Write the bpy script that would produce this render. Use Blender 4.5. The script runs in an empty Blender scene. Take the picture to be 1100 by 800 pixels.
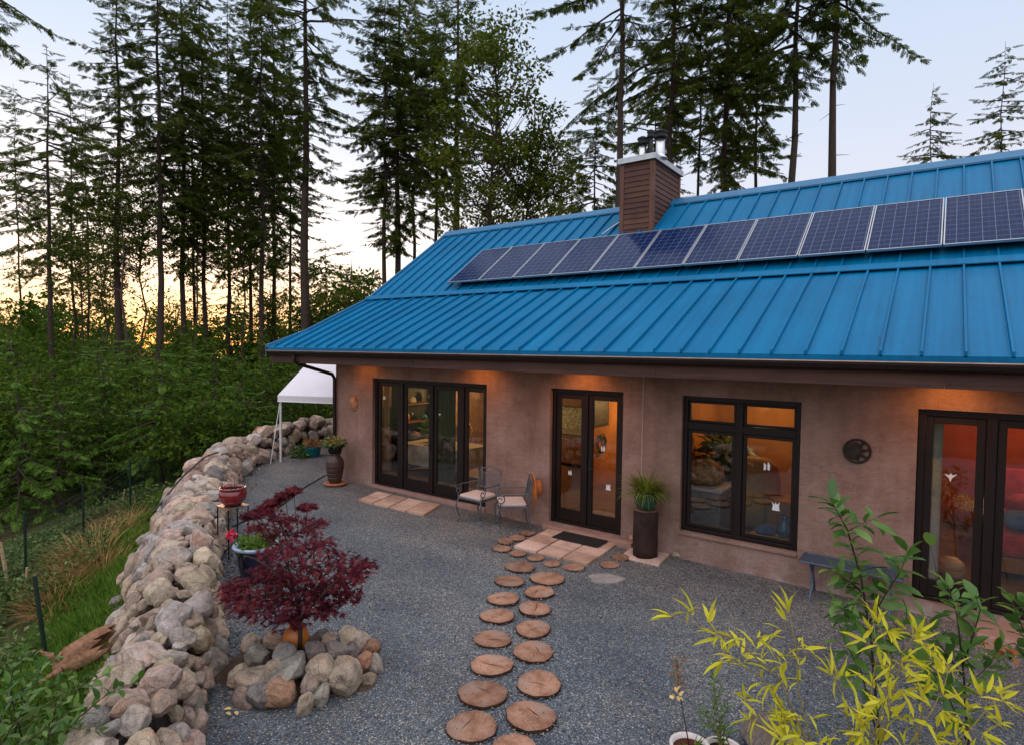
# Dusk at a stucco house with a blue standing-seam roof: gravel yard, dry stone wall, conifers.
import bpy, math, random
import numpy as np
from mathutils import Vector, Matrix, noise
rnd = random.Random(7)
R = math.radians
scene = bpy.context.scene
COL = scene.collection
# ------------------------------------------------------------------ camera
FPX = 637.35
CAM = np.array([0.0, -8.7836, 3.0])
yaw, pit, rol = R(35.970), R(2.1156), R(-0.7461)
_f = np.array([-math.sin(yaw)*math.cos(pit), math.cos(yaw)*math.cos(pit), -math.sin(pit)])
_r = np.array([math.cos(yaw), math.sin(yaw), 0.0])
_u = np.cross(_r, _f)
_c, _s = math.cos(rol), math.sin(rol)
_r, _u = _r*_c-_u*_s, _u*_c+_r*_s
cd = bpy.data.cameras.new('camera'); cam = bpy.data.objects.new('camera', cd); COL.objects.link(cam)
cd.sensor_width = 36; cd.lens = FPX/1100*36; cd.clip_start = .05; cd.clip_end = 3000
cam.matrix_world = Matrix(((_r[0], _u[0], -_f[0], CAM[0]), (_r[1], _u[1], -_f[1], CAM[1]), (_r[2], _u[2], -_f[2], CAM[2]), (0, 0, 0, 1)))
scene.camera = cam
# survey helpers: a measured photograph point to a world point on a known plane
def ray(x, y): return _f+_r*(x-550)/FPX-_u*(y-400)/FPX
def onz(x, y, z=-.12):
    d = ray(x, y); return CAM+d*(z-CAM[2])/d[2]
def ony(x, y, Y=0.):
    d = ray(x, y); return CAM+d*(Y-CAM[1])/d[1]
def dep(x, y, t): return CAM+ray(x, y)*t
def project(P):
    d = np.asarray(P, float)-CAM; z = d@_f
    return 550+FPX*(d@_r)/z, 400-FPX*(d@_u)/z, z
# ------------------------------------------------------------------ object helpers
def tag(o, label=None, cat=None, group=None, kind=None):
    if label: o['label'] = label
    if cat: o['category'] = cat
    if group: o['group'] = group
    if kind: o['kind'] = kind
    return o
ORG = {}
def thing(name, label, cat, loc=(0, 0, 0), rz=0., group=None):
    o = bpy.data.objects.new(name, None); COL.objects.link(o)
    o.location = loc; o.rotation_euler = (0, 0, rz); o.empty_display_size = .2
    ORG[o.name] = np.array(loc, float) if rz == 0 else np.zeros(3)
    return tag(o, label, cat, group)
def link(name, me, parent=None, m=None):
    o = bpy.data.objects.new(name, me); COL.objects.link(o)
    if m is not None and len(me.materials) == 0:
        for q in (m if isinstance(m, (list, tuple)) else [m]): me.materials.append(q)
    if parent is not None:
        o.parent = parent
    return o
def dup_tree(o, parent=None):
    c = o.copy(); COL.objects.link(c)
    if parent is not None:
        c.parent = parent; c.matrix_parent_inverse = o.matrix_parent_inverse.copy()
    for ch in list(o.children): dup_tree(ch, c)
    return c
class MB:
    """collects shapes into one mesh"""
    def __init__(s): s.v = []; s.f = []; s.m = []; s.mi = 0; s.sm = []; s.smooth = False
    def add(s, vs, fs):
        k = len(s.v); s.v += [tuple(map(float, p)) for p in vs]
        for f in fs: s.f.append(tuple(i+k for i in f)); s.m.append(s.mi); s.sm.append(s.smooth)
    def box(s, a, b):
        x0, y0, z0 = a; x1, y1, z1 = b
        if x0 > x1: x0, x1 = x1, x0
        if y0 > y1: y0, y1 = y1, y0
        if z0 > z1: z0, z1 = z1, z0
        s.add([(x0,y0,z0),(x1,y0,z0),(x1,y1,z0),(x0,y1,z0),(x0,y0,z1),(x1,y0,z1),(x1,y1,z1),(x0,y1,z1)],
              [(0,3,2,1),(4,5,6,7),(0,1,5,4),(1,2,6,5),(2,3,7,6),(3,0,4,7)])
    def hexa(s, p):
        s.add(p, [(0,3,2,1),(4,5,6,7),(0,1,5,4),(1,2,6,5),(2,3,7,6),(3,0,4,7)])
    def quad(s, *p): s.add(p, [tuple(range(len(p)))])
    def tube(s, pts, r, n=8, cap=True):
        pts = [np.array(p, float) for p in pts]; m = len(pts)
        rs = r if isinstance(r, (list, tuple, np.ndarray)) else [r]*m
        vs = []; up = None
        for i in range(m):
            t = pts[min(i+1, m-1)]-pts[max(i-1, 0)]; t = t/(np.linalg.norm(t)+1e-9)
            if up is None:
                up = np.array([0, 0, 1.]) if abs(t[2]) < .9 else np.array([1., 0, 0])
            a = np.cross(t, up); a /= np.linalg.norm(a)+1e-9; b = np.cross(a, t); up = b
            for k in range(n):
                w = 2*math.pi*k/n; vs.append(pts[i]+rs[i]*(a*math.cos(w)+b*math.sin(w)))
        fs = [(i*n+k, i*n+(k+1) % n, (i+1)*n+(k+1) % n, (i+1)*n+k) for i in range(m-1) for k in range(n)]
        if cap: fs += [tuple(range(n))[::-1], tuple((m-1)*n+k for k in range(n))]
        s.add(vs, fs)
    def lathe(s, prof, c=(0, 0, 0), n=28, capb=True, capt=False, wob=0.):
        vs = []
        for (r, z) in prof:
            for k in range(n):
                w = 2*math.pi*k/n; q = r*(1+wob*math.sin(3*w+1.3)+wob*.6*math.sin(5*w))
                vs.append((c[0]+q*math.cos(w), c[1]+q*math.sin(w), c[2]+z))
        m = len(prof)
        fs = [(i*n+k, i*n+(k+1) % n, (i+1)*n+(k+1) % n, (i+1)*n+k) for i in range(m-1) for k in range(n)]
        if capb: fs.append(tuple(range(n))[::-1])
        if capt: fs.append(tuple((m-1)*n+k for k in range(n)))
        s.add(vs, fs)
    def prism(s, poly, axis, a, b):
        """poly of 2D points extruded along an axis from a to b"""
        def P(u, v, w): return {'x': (w, u, v), 'y': (u, w, v), 'z': (u, v, w)}[axis]
        n = len(poly)
        vs = [P(u, v, a) for u, v in poly]+[P(u, v, b) for u, v in poly]
        s.add(vs, [tuple(range(n))[::-1], tuple(range(n, 2*n))]+[(k, (k+1) % n, n+(k+1) % n, n+k) for k in range(n)])
    def mesh(s, name, off=None):
        me = bpy.data.meshes.new(name)
        v = np.array(s.v, float).reshape(-1, 3)
        if off is not None: v = v-off
        me.from_pydata(v.tolist(), [], s.f)
        me.polygons.foreach_set('material_index', s.m); me.polygons.foreach_set('use_smooth', s.sm)
        me.update()
        return me
    def build(s, name, mat, parent=None, bevel=0., world=True, fix=True):
        off = None
        if parent is not None and world:
            off = np.zeros(3); p = parent
            while p is not None: off = off+ORG.get(p.name, np.zeros(3)); p = p.parent
        me = s.mesh(name, off)
        if fix:
            import bmesh
            bm = bmesh.new(); bm.from_mesh(me); bmesh.ops.recalc_face_normals(bm, faces=bm.faces); bm.to_mesh(me); bm.free()
        o = link(name, me, parent, mat)
        if bevel:
            b = o.modifiers.new('bevel', 'BEVEL'); b.width = bevel; b.segments = 2; b.limit_method = 'ANGLE'
        return o
def npmesh(name, V, tf, n, k):
    """n copies of a template with k verts and faces tf, V already placed (n*k,3)"""
    me = bpy.data.meshes.new(name)
    sizes = np.array([len(f) for f in tf]); flat = np.concatenate([np.array(f) for f in tf])
    loops = (flat[None, :]+(np.arange(n)*k)[:, None]).ravel()
    starts = np.concatenate([[0], np.cumsum(np.tile(sizes, n))[:-1]])
    me.vertices.add(len(V)); me.loops.add(len(loops)); me.polygons.add(n*len(tf))
    me.vertices.foreach_set('co', np.asarray(V, np.float32).ravel())
    me.loops.foreach_set('vertex_index', loops.astype(np.int32))
    me.polygons.foreach_set('loop_start', starts.astype(np.int32))
    try: me.polygons.foreach_set('loop_total', np.tile(sizes, n).astype(np.int32))
    except Exception: pass
    me.update(calc_edges=True); me.validate()
    return me
# leaf templates: (along, across, up)
T_DIAMOND = (np.array([(0,0,0),(.45,.5,.06),(1,0,-.05),(.45,-.5,.06)]), [(0,1,2,3)])
T_LANCE = (np.array([(0,0,0),(.28,.5,.05),(.65,.36,.02),(1,0,-.14),(.65,-.36,.02),(.28,-.5,.05),(.3,0,0),(.66,0,-.03)]),
           [(0,6,1),(1,6,7,2),(2,7,3),(0,5,6),(5,4,7,6),(4,3,7)])
T_OVAL = (np.array([(0,0,0),(.2,.36,.05),(.5,.5,.05),(.8,.3,-.02),(1,0,-.14),(.8,-.3,-.02),(.5,-.5,.05),(.2,-.36,.05),(.5,0,0)]),
          [(0,8,2,1),(8,4,3,2),(0,7,6,8),(8,6,5,4)])
def _star():
    v = [(0, 0, 0)]; 
    for i, (a, l) in enumerate(((-115,.55),(-62,.85),(-31,.95),(0,1.1),(31,.95),(62,.85),(115,.55))):
        v.append((math.cos(R(a-14))*.3, math.sin(R(a-14))*.3, .02)); v.append((math.cos(R(a))*l, math.sin(R(a))*l, -.12*l))
    v.append((math.cos(R(129))*.3, math.sin(R(129))*.3, .02))
    fs = [(0, 2*i+1, 2*i+2, 2*i+3) for i in range(7)]
    return np.array(v)*np.array([1, .9, 1]), fs
T_STAR = _star()
def _spray(m=4, w=.055, spread=.30):
    v = []; f = []
    def blade(x0, y0, x1, y1, wd, dz):
        k = len(v); dx, dy = x1-x0, y1-y0; l = math.hypot(dx, dy); nx, ny = -dy/l*wd, dx/l*wd
        v.extend([(x0-nx*.6, y0-ny*.6, 0), (x0*.45+x1*.55-nx*1.25, y0*.45+y1*.55-ny*1.25, dz*.4), (x1, y1, dz), (x0*.45+x1*.55+nx*1.25, y0*.45+y1*.55+ny*1.25, dz*.4)]); f.append((k, k+1, k+2, k+3))
    blade(0, 0, 1, 0, w, -.12)
    for i in range(m):
        a = .12+.72*i/m; l = .42*(1-.55*i/m)
        for sg in (-1, 1): blade(a, 0, a+l*.75, sg*l*.85*spread/.30, w, -.10)
    return np.array(v), f
T_SPRAY = _spray(4)
T_SPRAY_LO = _spray(2, .085)
def scatter(name, tpl, P, D, U, L, Wd):
    tv, tf = tpl; P = np.asarray(P, float); D = np.asarray(D, float); U = np.asarray(U, float)
    D = D/(np.linalg.norm(D, axis=1, keepdims=True)+1e-9)
    S = np.cross(D, U); S /= np.linalg.norm(S, axis=1, keepdims=True)+1e-9
    N = np.cross(S, D)
    L = np.broadcast_to(np.asarray(L, float), (len(P),))[:, None, None]; Wd = np.broadcast_to(np.asarray(Wd, float), (len(P),))[:, None, None]
    V = P[:, None]+L*tv[None, :, :1]*D[:, None]+Wd*tv[None, :, 1:2]*S[:, None]+L*tv[None, :, 2:]*N[:, None]
    return npmesh(name, V.reshape(-1, 3), tf, len(P), len(tv))
def join_np(name, meshes_mats):
    """merge meshes [(mesh, material)] into one mesh with several materials"""
    import bmesh
    bm = bmesh.new(); mats = []
    for me, m in meshes_mats:
        n0 = len(bm.faces)
        bm.from_mesh(me); bm.faces.ensure_lookup_table()
        if m not in mats: mats.append(m)
        k = mats.index(m)
        for i in range(n0, len(bm.faces)): bm.faces[i].material_index = k
        bpy.data.meshes.remove(me)
    out = bpy.data.meshes.new(name); bm.to_mesh(out); bm.free()
    for m in mats: out.materials.append(m)
    return out
# ------------------------------------------------------------------ materials
def newmat(name):
    m = bpy.data.materials.new(name); m.use_nodes = True; nt = m.node_tree
    for n in list(nt.nodes): nt.nodes.remove(n)
    out = nt.nodes.new('ShaderNodeOutputMaterial')
    return m, nt, out
def N(nt, t, **kw):
    n = nt.nodes.new('ShaderNode'+t)
    for k, v in kw.items():
        if k.startswith('i_'):
            k2 = k[2:]
            n.inputs[int(k2) if k2.isdigit() else k2.replace('_', ' ')].default_value = v
        else: setattr(n, k, v)
    return n
def ramp(nt, fac, stops, interp='LINEAR'):
    n = nt.nodes.new('ShaderNodeValToRGB'); cr = n.color_ramp; cr.interpolation = interp
    while len(cr.elements) < len(stops): cr.elements.new(.5)
    for e, (p, c) in zip(cr.elements, stops):
        e.position = p; e.color = (*c, 1) if len(c) == 3 else c
    nt.links.new(fac, n.inputs[0]); return n.outputs[0]
def mixc(nt, a, b, fac, mode='MIX'):
    n = nt.nodes.new('ShaderNodeMix'); n.data_type = 'RGBA'; n.blend_type = mode
    for s, v in ((n.inputs[0], fac), (n.inputs[6], a), (n.inputs[7], b)):
        if isinstance(v, bpy.types.NodeSocket): nt.links.new(v, s)
        elif isinstance(v, (int, float)): s.default_value = v
        else: s.default_value = (*v, 1)
    return n.outputs[2]
def math_(nt, op, a, b=0., c=None):
    n = nt.nodes.new('ShaderNodeMath'); n.operation = op
    for s, v in zip(n.inputs, (a, b, c)):
        if v is None: continue
        if isinstance(v, bpy.types.NodeSocket): nt.links.new(v, s)
        else: s.default_value = v
    return n.outputs[0]
def coord(nt, kind='Object', scale=(1, 1, 1)):
    t = nt.nodes.new('ShaderNodeTexCoord'); mp = nt.nodes.new('ShaderNodeMapping'); mp.inputs['Scale'].default_value = scale
    nt.links.new(t.outputs[kind], mp.inputs[0]); return mp.outputs[0]
def wpos(nt, scale=(1, 1, 1)):
    t = nt.nodes.new('ShaderNodeNewGeometry'); mp = nt.nodes.new('ShaderNodeMapping'); mp.inputs['Scale'].default_value = scale
    nt.links.new(t.outputs['Position'], mp.inputs[0]); return mp.outputs[0]
def nz(nt, vec, scale, detail=4., rough=.55, out=0):
    n = N(nt, 'TexNoise', i_Scale=scale, i_Detail=detail, i_Roughness=rough); nt.links.new(vec, n.inputs['Vector']); return n.outputs[out]
def bsdf(nt, out, col, rough=.6, metal=0., spec=.4, bump=None, bstr=.3, bdist=.02, coat=0.):
    p = nt.nodes.new('ShaderNodeBsdfPrincipled')
    for k, v in (('Base Color', col), ('Roughness', rough), ('Metallic', metal), ('Specular IOR Level', spec), ('Coat Weight', coat)):
        s = p.inputs[k]
        if isinstance(v, bpy.types.NodeSocket): nt.links.new(v, s)
        elif isinstance(v, (int, float)): s.default_value = v
        else: s.default_value = (*v, 1)
    if bump is not None:
        b = N(nt, 'Bump', i_Strength=bstr, i_Distance=bdist); nt.links.new(bump, b.inputs['Height']); nt.links.new(b.outputs[0], p.inputs['Normal'])
    nt.links.new(p.outputs[0], out.inputs[0]); return p
def simple(name, col, rough=.6, var=.25, scale=6., metal=0., spec=.4, bstr=.15, bdist=.01, bscale=None, stretch=(1, 1, 1), coat=0., world=False):
    m, nt, out = newmat(name); v = wpos(nt, stretch) if world else coord(nt, 'Object', stretch)
    n = nz(nt, v, scale, 6.)
    lo = tuple(c*(1-var) for c in col); hi = tuple(min(1, c*(1+var)) for c in col)
    c = ramp(nt, n, [(.3, lo), (.7, hi)])
    b = nz(nt, v, bscale or scale*4, 5.)
    bsdf(nt, out, c, rough, metal, spec, b, bstr, bdist, coat); return m
def foliage(name, cols, trans=.35, rough=.65, clump=1.2, spec=.08, isl=.55):
    """leaves: hue differs leaf by leaf and clump by clump, some light passes through"""
    m, nt, out = newmat(name)
    g = nt.nodes.new('ShaderNodeNewGeometry')
    n = nz(nt, coord(nt), clump, 3.)
    f = math_(nt, 'ADD', math_(nt, 'MULTIPLY', g.outputs['Random Per Island'], isl), math_(nt, 'MULTIPLY', n, 1.05-isl))
    k = len(cols)
    c = ramp(nt, f, [(.12+.78*i/(k-1), cols[i]) for i in range(k)])
    p = bsdf(nt, out, c, rough, 0., spec)
    t = nt.nodes.new('ShaderNodeBsdfTranslucent'); nt.links.new(c, t.inputs[0])
    x = nt.nodes.new('ShaderNodeMixShader'); x.inputs[0].default_value = trans
    nt.links.new(p.outputs[0], x.inputs[1]); nt.links.new(t.outputs[0], x.inputs[2]); nt.links.new(x.outputs[0], out.inputs[0])
    return m
def emis(name, col, s):
    m, nt, out = newmat(name); e = N(nt, 'Emission', i_Color=(*col, 1), i_Strength=s); nt.links.new(e.outputs[0], out.inputs[0]); return m
M = {}
# gravel: voronoi pebbles, each with its own grey
def _gravel():
    m, nt, out = newmat('gravel'); v = wpos(nt)
    vo = N(nt, 'TexVoronoi', i_Scale=102., i_Randomness=1.); nt.links.new(v, vo.inputs['Vector'])
    sp = nt.nodes.new('ShaderNodeSeparateColor'); nt.links.new(vo.outputs['Color'], sp.inputs[0])
    c = ramp(nt, sp.outputs[0], [(0, (.028, .036, .044)), (.40, (.068, .084, .10)), (.72, (.112, .132, .148)), (.92, (.175, .19, .20)), (.99, (.40, .38, .36))])
    vo2 = N(nt, 'TexVoronoi', i_Scale=34., i_Randomness=1.); nt.links.new(v, vo2.inputs['Vector'])
    sp2 = nt.nodes.new('ShaderNodeSeparateColor'); nt.links.new(vo2.outputs['Color'], sp2.inputs[0])
    c = mixc(nt, c, ramp(nt, sp2.outputs[1], [(0, (.55, .6, .7)), (.5, (1, 1, 1)), (1, (1.15, 1.05, .95))]), .6, 'MULTIPLY')
    big = nz(nt, v, .7, 5., .6)
    wear = nz(nt, wpos(nt, (.5, 1.1, 1)), 1.1, 4., .55)                          # trodden lighter lanes, raked darker ones
    c = mixc(nt, c, ramp(nt, wear, [(.32, (.74, .76, .80)), (.5, (1, 1, 1)), (.68, (1.22, 1.2, 1.17))]), 1., 'MULTIPLY')
    dirt_and_glow = ramp(nt, big, [(.42, (0, 0, 0)), (.72, (1, 1, 1))])
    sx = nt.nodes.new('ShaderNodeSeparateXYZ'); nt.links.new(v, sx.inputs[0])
    near = math_(nt, 'MULTIPLY_ADD', sx.outputs[1], .42, 1.05)                  # silt and warm lamp glow, both tinted in towards the house wall
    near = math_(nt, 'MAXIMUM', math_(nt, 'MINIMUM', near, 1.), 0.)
    dirt_and_glow = math_(nt, 'MINIMUM', math_(nt, 'ADD', math_(nt, 'MULTIPLY', dirt_and_glow, .3), math_(nt, 'MULTIPLY', near, .55)), .8)
    c = mixc(nt, c, mixc(nt, c, (1.95, 1.42, 1.12), 1., 'MULTIPLY'), dirt_and_glow)
    b = math_(nt, 'SUBTRACT', math_(nt, 'MULTIPLY', sp.outputs[1], .6), vo.outputs['Distance'])
    bsdf(nt, out, c, .8, 0., .25, b, .5, .008); return m
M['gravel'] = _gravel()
def _stucco():
    m, nt, out = newmat('stucco'); v = wpos(nt)
    n1 = nz(nt, v, 1.3, 8., .65); n2 = nz(nt, wpos(nt, (5, 5, .35)), 1.6, 5., .6); n3 = nz(nt, v, 55., 4., .6)
    f = math_(nt, 'ADD', math_(nt, 'MULTIPLY', n1, .8), math_(nt, 'MULTIPLY', n2, .2))
    c = ramp(nt, f, [(.34, (.19, .108, .086)), (.5, (.275, .166, .131)), (.66, (.36, .232, .195))])
    sx = nt.nodes.new('ShaderNodeSeparateXYZ'); nt.links.new(v, sx.inputs[0])
    low = math_(nt, 'MULTIPLY_ADD', sx.outputs[2], -2.2, .62)                    # lime bloom low on the wall
    low = math_(nt, 'MULTIPLY', math_(nt, 'MAXIMUM', math_(nt, 'MINIMUM', low, 1.), 0.), ramp(nt, nz(nt, v, 2.2, 6., .7), [(.45, (0, 0, 0)), (.68, (1, 1, 1))]))
    c = mixc(nt, c, (.42, .34, .32), low)
    vc = N(nt, 'TexVoronoi', i_Scale=.8); vc.feature = 'DISTANCE_TO_EDGE'
    wv = N(nt, 'VectorMath'); wv.operation = 'ADD'; nt.links.new(v, wv.inputs[0]); ns = N(nt, 'VectorMath'); ns.operation = 'SCALE'; ns.inputs['Scale'].default_value = .35; nt.links.new(nz(nt, v, 3., 4., .6, 1), ns.inputs[0]); nt.links.new(ns.outputs[0], wv.inputs[1]); nt.links.new(wv.outputs[0], vc.inputs['Vector'])
    crk = math_(nt, 'MULTIPLY', math_(nt, 'LESS_THAN', vc.outputs['Distance'], .0035), ramp(nt, nz(nt, v, .9, 3.), [(.5, (0, 0, 0)), (.6, (.5, .5, .5))]))   # hairline cracks
    c = mixc(nt, c, (.12, .07, .055), crk)
    tr = nz(nt, wpos(nt, (2.2, 2.2, 5.5)), 3.2, 6., .7)
    c = mixc(nt, c, ramp(nt, tr, [(.32, (.86, .85, .85)), (.5, (1, 1, 1)), (.7, (1.13, 1.12, 1.12))]), 1., 'MULTIPLY')
    c = mixc(nt, c, ramp(nt, n3, [(.3, (.80, .80, .80)), (.7, (1.14, 1.13, 1.12))]), 1., 'MULTIPLY')
    b = math_(nt, 'ADD', math_(nt, 'MULTIPLY', n3, .35), math_(nt, 'MULTIPLY', tr, 1.2))
    bsdf(nt, out, c, .85, 0., .2, b, .35, .03); return m
M['stucco'] = _stucco()
def _roof():
    m, nt, out = newmat('blue_roof_metal'); v = wpos(nt)
    w = N(nt, 'TexWave', i_Scale=21., i_Distortion=.0); w.wave_type = 'BANDS'; w.bands_direction = 'X'; nt.links.new(v, w.inputs['Vector'])
    n = nz(nt, v, .9, 5., .6); st = nz(nt, wpos(nt, (14, .5, .5)), 1., 4.)
    c = ramp(nt, math_(nt, 'ADD', math_(nt, 'MULTIPLY', n, .5), math_(nt, 'MULTIPLY', st, .5)), [(.30, (.001, .096, .212)), (.5, (.001, .128, .278)), (.70, (.0015, .160, .335))])
    rg = math_(nt, 'MULTIPLY_ADD', n, .16, .34)
    b = math_(nt, 'ADD', math_(nt, 'MULTIPLY', w.outputs[1], .4), math_(nt, 'MULTIPLY', nz(nt, wpos(nt, (1.6, .8, .8)), 2.2, 3.), 2.6))
    bsdf(nt, out, c, rg, 0., .10, b, .22, .012, 0.); return m
M['roof'] = _roof()
def _pebble():
    m, nt, out = newmat('loose_pebbles'); g = nt.nodes.new('ShaderNodeNewGeometry')
    c = ramp(nt, g.outputs['Random Per Island'], [(0, (.035, .042, .055)), (.45, (.09, .10, .12)), (.75, (.15, .15, .155)), (.9, (.26, .2, .16)), (1, (.42, .4, .37))])
    bsdf(nt, out, c, .8, 0., .25); return m
M['pebble'] = _pebble()
M['litter'] = foliage('fallen_needles_and_leaves', [(.08, .035, .015), (.16, .075, .03), (.30, .17, .07), (.42, .28, .14)], .15, .8, 3.)
M['rooftrim'] = simple('pale_blue_trim', (.01, .13, .27), .45, .1, 4, 0, .4, .03)
def wood(name, a, b, scale=3., axis=(1, 12, 12), rough=.7, boards=None, world=True):
    m, nt, out = newmat(name); v = wpos(nt, axis) if world else coord(nt, 'Object', axis)
    n = nz(nt, v, scale, 7., .62); n2 = nz(nt, wpos(nt) if world else coord(nt), 2.3, 4.)
    f = math_(nt, 'ADD', math_(nt, 'MULTIPLY', n, .75), math_(nt, 'MULTIPLY', n2, .3))
    c = ramp(nt, f, [(.32, a), (.72, b)])
    g = nt.nodes.new('ShaderNodeNewGeometry')
    c = mixc(nt, c, ramp(nt, g.outputs['Random Per Island'], [(0, (.72, .7, .7)), (1, (1.2, 1.15, 1.1))]), .8, 'MULTIPLY')
    bsdf(nt, out, c, rough, 0., .3, n, .35, .008); return m
M['fascia'] = wood('stained_fir_board', (.045, .021, .016), (.10, .05, .038), 2.5, (.6, 9, 9))
M['siding'] = wood('cedar_siding', (.060, .026, .019), (.145, .066, .046), 3., (1.2, 1.2, 16))
M['cedartrim'] = wood('cedar_trim', (.10, .044, .031), (.21, .10, .070), 3., (9, 9, .8))
M['doorwood'] = wood('dark_door_wood', (.006, .003, .0025), (.016, .007, .0055), 4., (9, 9, .7), .5)
M['soffit'] = wood('soffit_board', (.14, .07, .04), (.26, .14, .08), 3., (.6, 12, 12))
M['gutter'] = simple('bronze_gutter', (.022, .013, .011), .38, .2, 5, .5, .5, .05)
M['gutlip'] = simple('worn_gutter_lip', (.34, .22, .18), .3, .2, 5, .8, .5, .05)  # the lip's highlight is put into this paler metal colour
M['sheet'] = simple('galvanised_sheet', (.42, .44, .46), .38, .12, 6, .85, .5, .08)
M['flue'] = simple('stainless_flue', (.55, .55, .55), .25, .08, 8, 1., .5, .03)
M['black'] = simple('black_iron', (.012, .012, .013), .5, .3, 8, .2)
M['iron'] = simple('grey_wrought_iron', (.10, .115, .135), .5, .3, 14, .4, .5)
M['frame_al'] = simple('aluminium_frame', (.42, .44, .47), .32, .06, 6, .8, .5, .02)
def _cells():
    m, nt, out = newmat('solar_cells'); v = coord(nt)
    sx = nt.nodes.new('ShaderNodeSeparateXYZ'); nt.links.new(v, sx.inputs[0])
    def line(sock, per, w, off=0.):
        a = math_(nt, 'FRACT', math_(nt, 'ADD', math_(nt, 'DIVIDE', sock, per), off))
        return math_(nt, 'LESS_THAN', math_(nt, 'ABSOLUTE', math_(nt, 'SUBTRACT', a, .5)), w)
    cu, cv = .1483, .1555
    gu, gv = line(sx.outputs[0], cu, .02, .5), line(sx.outputs[1], cv, .018, .5)
    b1 = line(sx.outputs[0], cu/2, .014, .5); 
    g = math_(nt, 'MAXIMUM', gu, gv)
    n = N(nt, 'TexVoronoi', i_Scale=26.); nt.links.new(v, n.inputs['Vector'])
    sp = nt.nodes.new('ShaderNodeSeparateColor'); nt.links.new(n.outputs['Color'], sp.inputs[0])
    base = ramp(nt, sp.outputs[0], [(0, (.0025, .010, .045)), (1, (.005, .020, .085))])
    fl = N(nt, 'CombineXYZ'); 
    c = mixc(nt, base, (.12, .15, .24), math_(nt, 'MULTIPLY', b1, .4))
    c = mixc(nt, c, (.22, .26, .36), math_(nt, 'MULTIPLY', g, .6))
    p = bsdf(nt, out, c, .12, 0., .06, None)
    return m
M['cells'] = _cells()
def _glass():
    m, nt, out = newmat('window_glass')
    fr = N(nt, 'LayerWeight', i_Blend=.5)
    k = math_(nt, 'MULTIPLY_ADD', math_(nt, 'POWER', fr.outputs['Facing'], 4.), .9, .075)
    t = N(nt, 'BsdfTransparent', i_Color=(.86, .88, .87, 1)); g = N(nt, 'BsdfGlossy', i_Color=(.95, .95, .95, 1), i_Roughness=.015)
    x = nt.nodes.new('ShaderNodeMixShader'); nt.links.new(k, x.inputs[0]); nt.links.new(t.outputs[0], x.inputs[1]); nt.links.new(g.outputs[0], x.inputs[2])
    nt.links.new(x.outputs[0], out.inputs[0]); return m
M['glass'] = _glass()
def _rock():
    m, nt, out = newmat('fieldstone'); v = coord(nt)
    oi = nt.nodes.new('ShaderNodeObjectInfo')
    off = N(nt, 'VectorMath'); off.operation = 'ADD'; nt.links.new(v, off.inputs[0])
    cmb = N(nt, 'CombineXYZ'); r7 = math_(nt, 'MULTIPLY', oi.outputs['Random'], 37.)
    nt.links.new(r7, cmb.inputs[0]); nt.links.new(r7, cmb.inputs[2]); nt.links.new(cmb.outputs[0], off.inputs[1]); v = off.outputs[0]
    n = nz(nt, v, 1.6, 8., .65); sp = nz(nt, v, 26., 4., .7); pat = nz(nt, v, .9, 4.)
    c = mixc(nt, oi.outputs['Color'], ramp(nt, n, [(.3, (.50, .48, .46)), (.5, (1, 1, 1)), (.72, (1.35, 1.32, 1.28))]), 1., 'MULTIPLY')
    c = mixc(nt, c, ramp(nt, sp, [(.34, (.38, .37, .36)), (.5, (1, 1, 1)), (.66, (1.5, 1.46, 1.42))]), .75, 'MULTIPLY')
    vk = N(nt, 'TexVoronoi', i_Scale=1.1); vk.feature = 'DISTANCE_TO_EDGE'; nt.links.new(mixc(nt, v, nz(nt, v, 2., 4., .6, 1), .25), vk.inputs['Vector'])
    ck = ramp(nt, vk.outputs['Distance'], [(.0, (.45, .42, .4)), (.022, (1, 1, 1))])   # fracture lines
    c = mixc(nt, c, ck, .45, 'MULTIPLY')
    c = mixc(nt, c, mixc(nt, c, (1.10, .90, .78), 1., 'MULTIPLY'), ramp(nt, pat, [(.52, (0, 0, 0)), (.7, (.8, .8, .8))]))
    c = mixc(nt, c, (.30, .31, .27), ramp(nt, nz(nt, v, 4.3, 6., .7), [(.62, (0, 0, 0)), (.74, (.55, .55, .55))]))
    b = math_(nt, 'ADD', math_(nt, 'ADD', n, math_(nt, 'MULTIPLY', sp, .3)), math_(nt, 'MULTIPLY', ck, .35))
    bsdf(nt, out, c, .85, 0., .2, b, .8, .07); return m
M['rock'] = _rock()
M['soil'] = simple('bare_soil', (.085, .055, .04), .95, .4, 9, 0, .1, .9, .03, 40, world=True)
M['rubble'] = simple('rubble_fill', (.075, .062, .054), .95, .5, 7, 0, .1, 1., .05, 20, world=True)
def _hill():
    m, nt, out = newmat('hillside_soil'); v = wpos(nt)
    n = nz(nt, v, .8, 6., .6); n2 = nz(nt, v, 9., 5., .7)
    c = ramp(nt, n, [(.3, (.022, .035, .010)), (.5, (.05, .06, .02)), (.66, (.10, .075, .035))])
    c = mixc(nt, c, ramp(nt, n2, [(.3, (.5, .5, .5)), (.7, (1.3, 1.3, 1.3))]), 1., 'MULTIPLY')
    bsdf(nt, out, c, .95, 0., .1, n2, 1., .06); return m
M['hill'] = _hill()
M['bark'] = wood('conifer_bark', (.022, .015, .011), (.085, .062, .05), 4., (9, 9, 1.2), .95)
M['bark2'] = wood('young_bark', (.05, .035, .025), (.14, .10, .075), 5., (9, 9, 2.), .9)
M['fir'] = foliage('fir_needles', [(.014, .032, .005), (.036, .068, .009), (.080, .115, .013), (.16, .16, .018)], .5, .6, .35)
M['fir2'] = foliage('young_fir_needles', [(.026, .070, .009), (.055, .125, .015), (.10, .185, .024), (.17, .24, .034)], .35, .6, .7)
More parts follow.
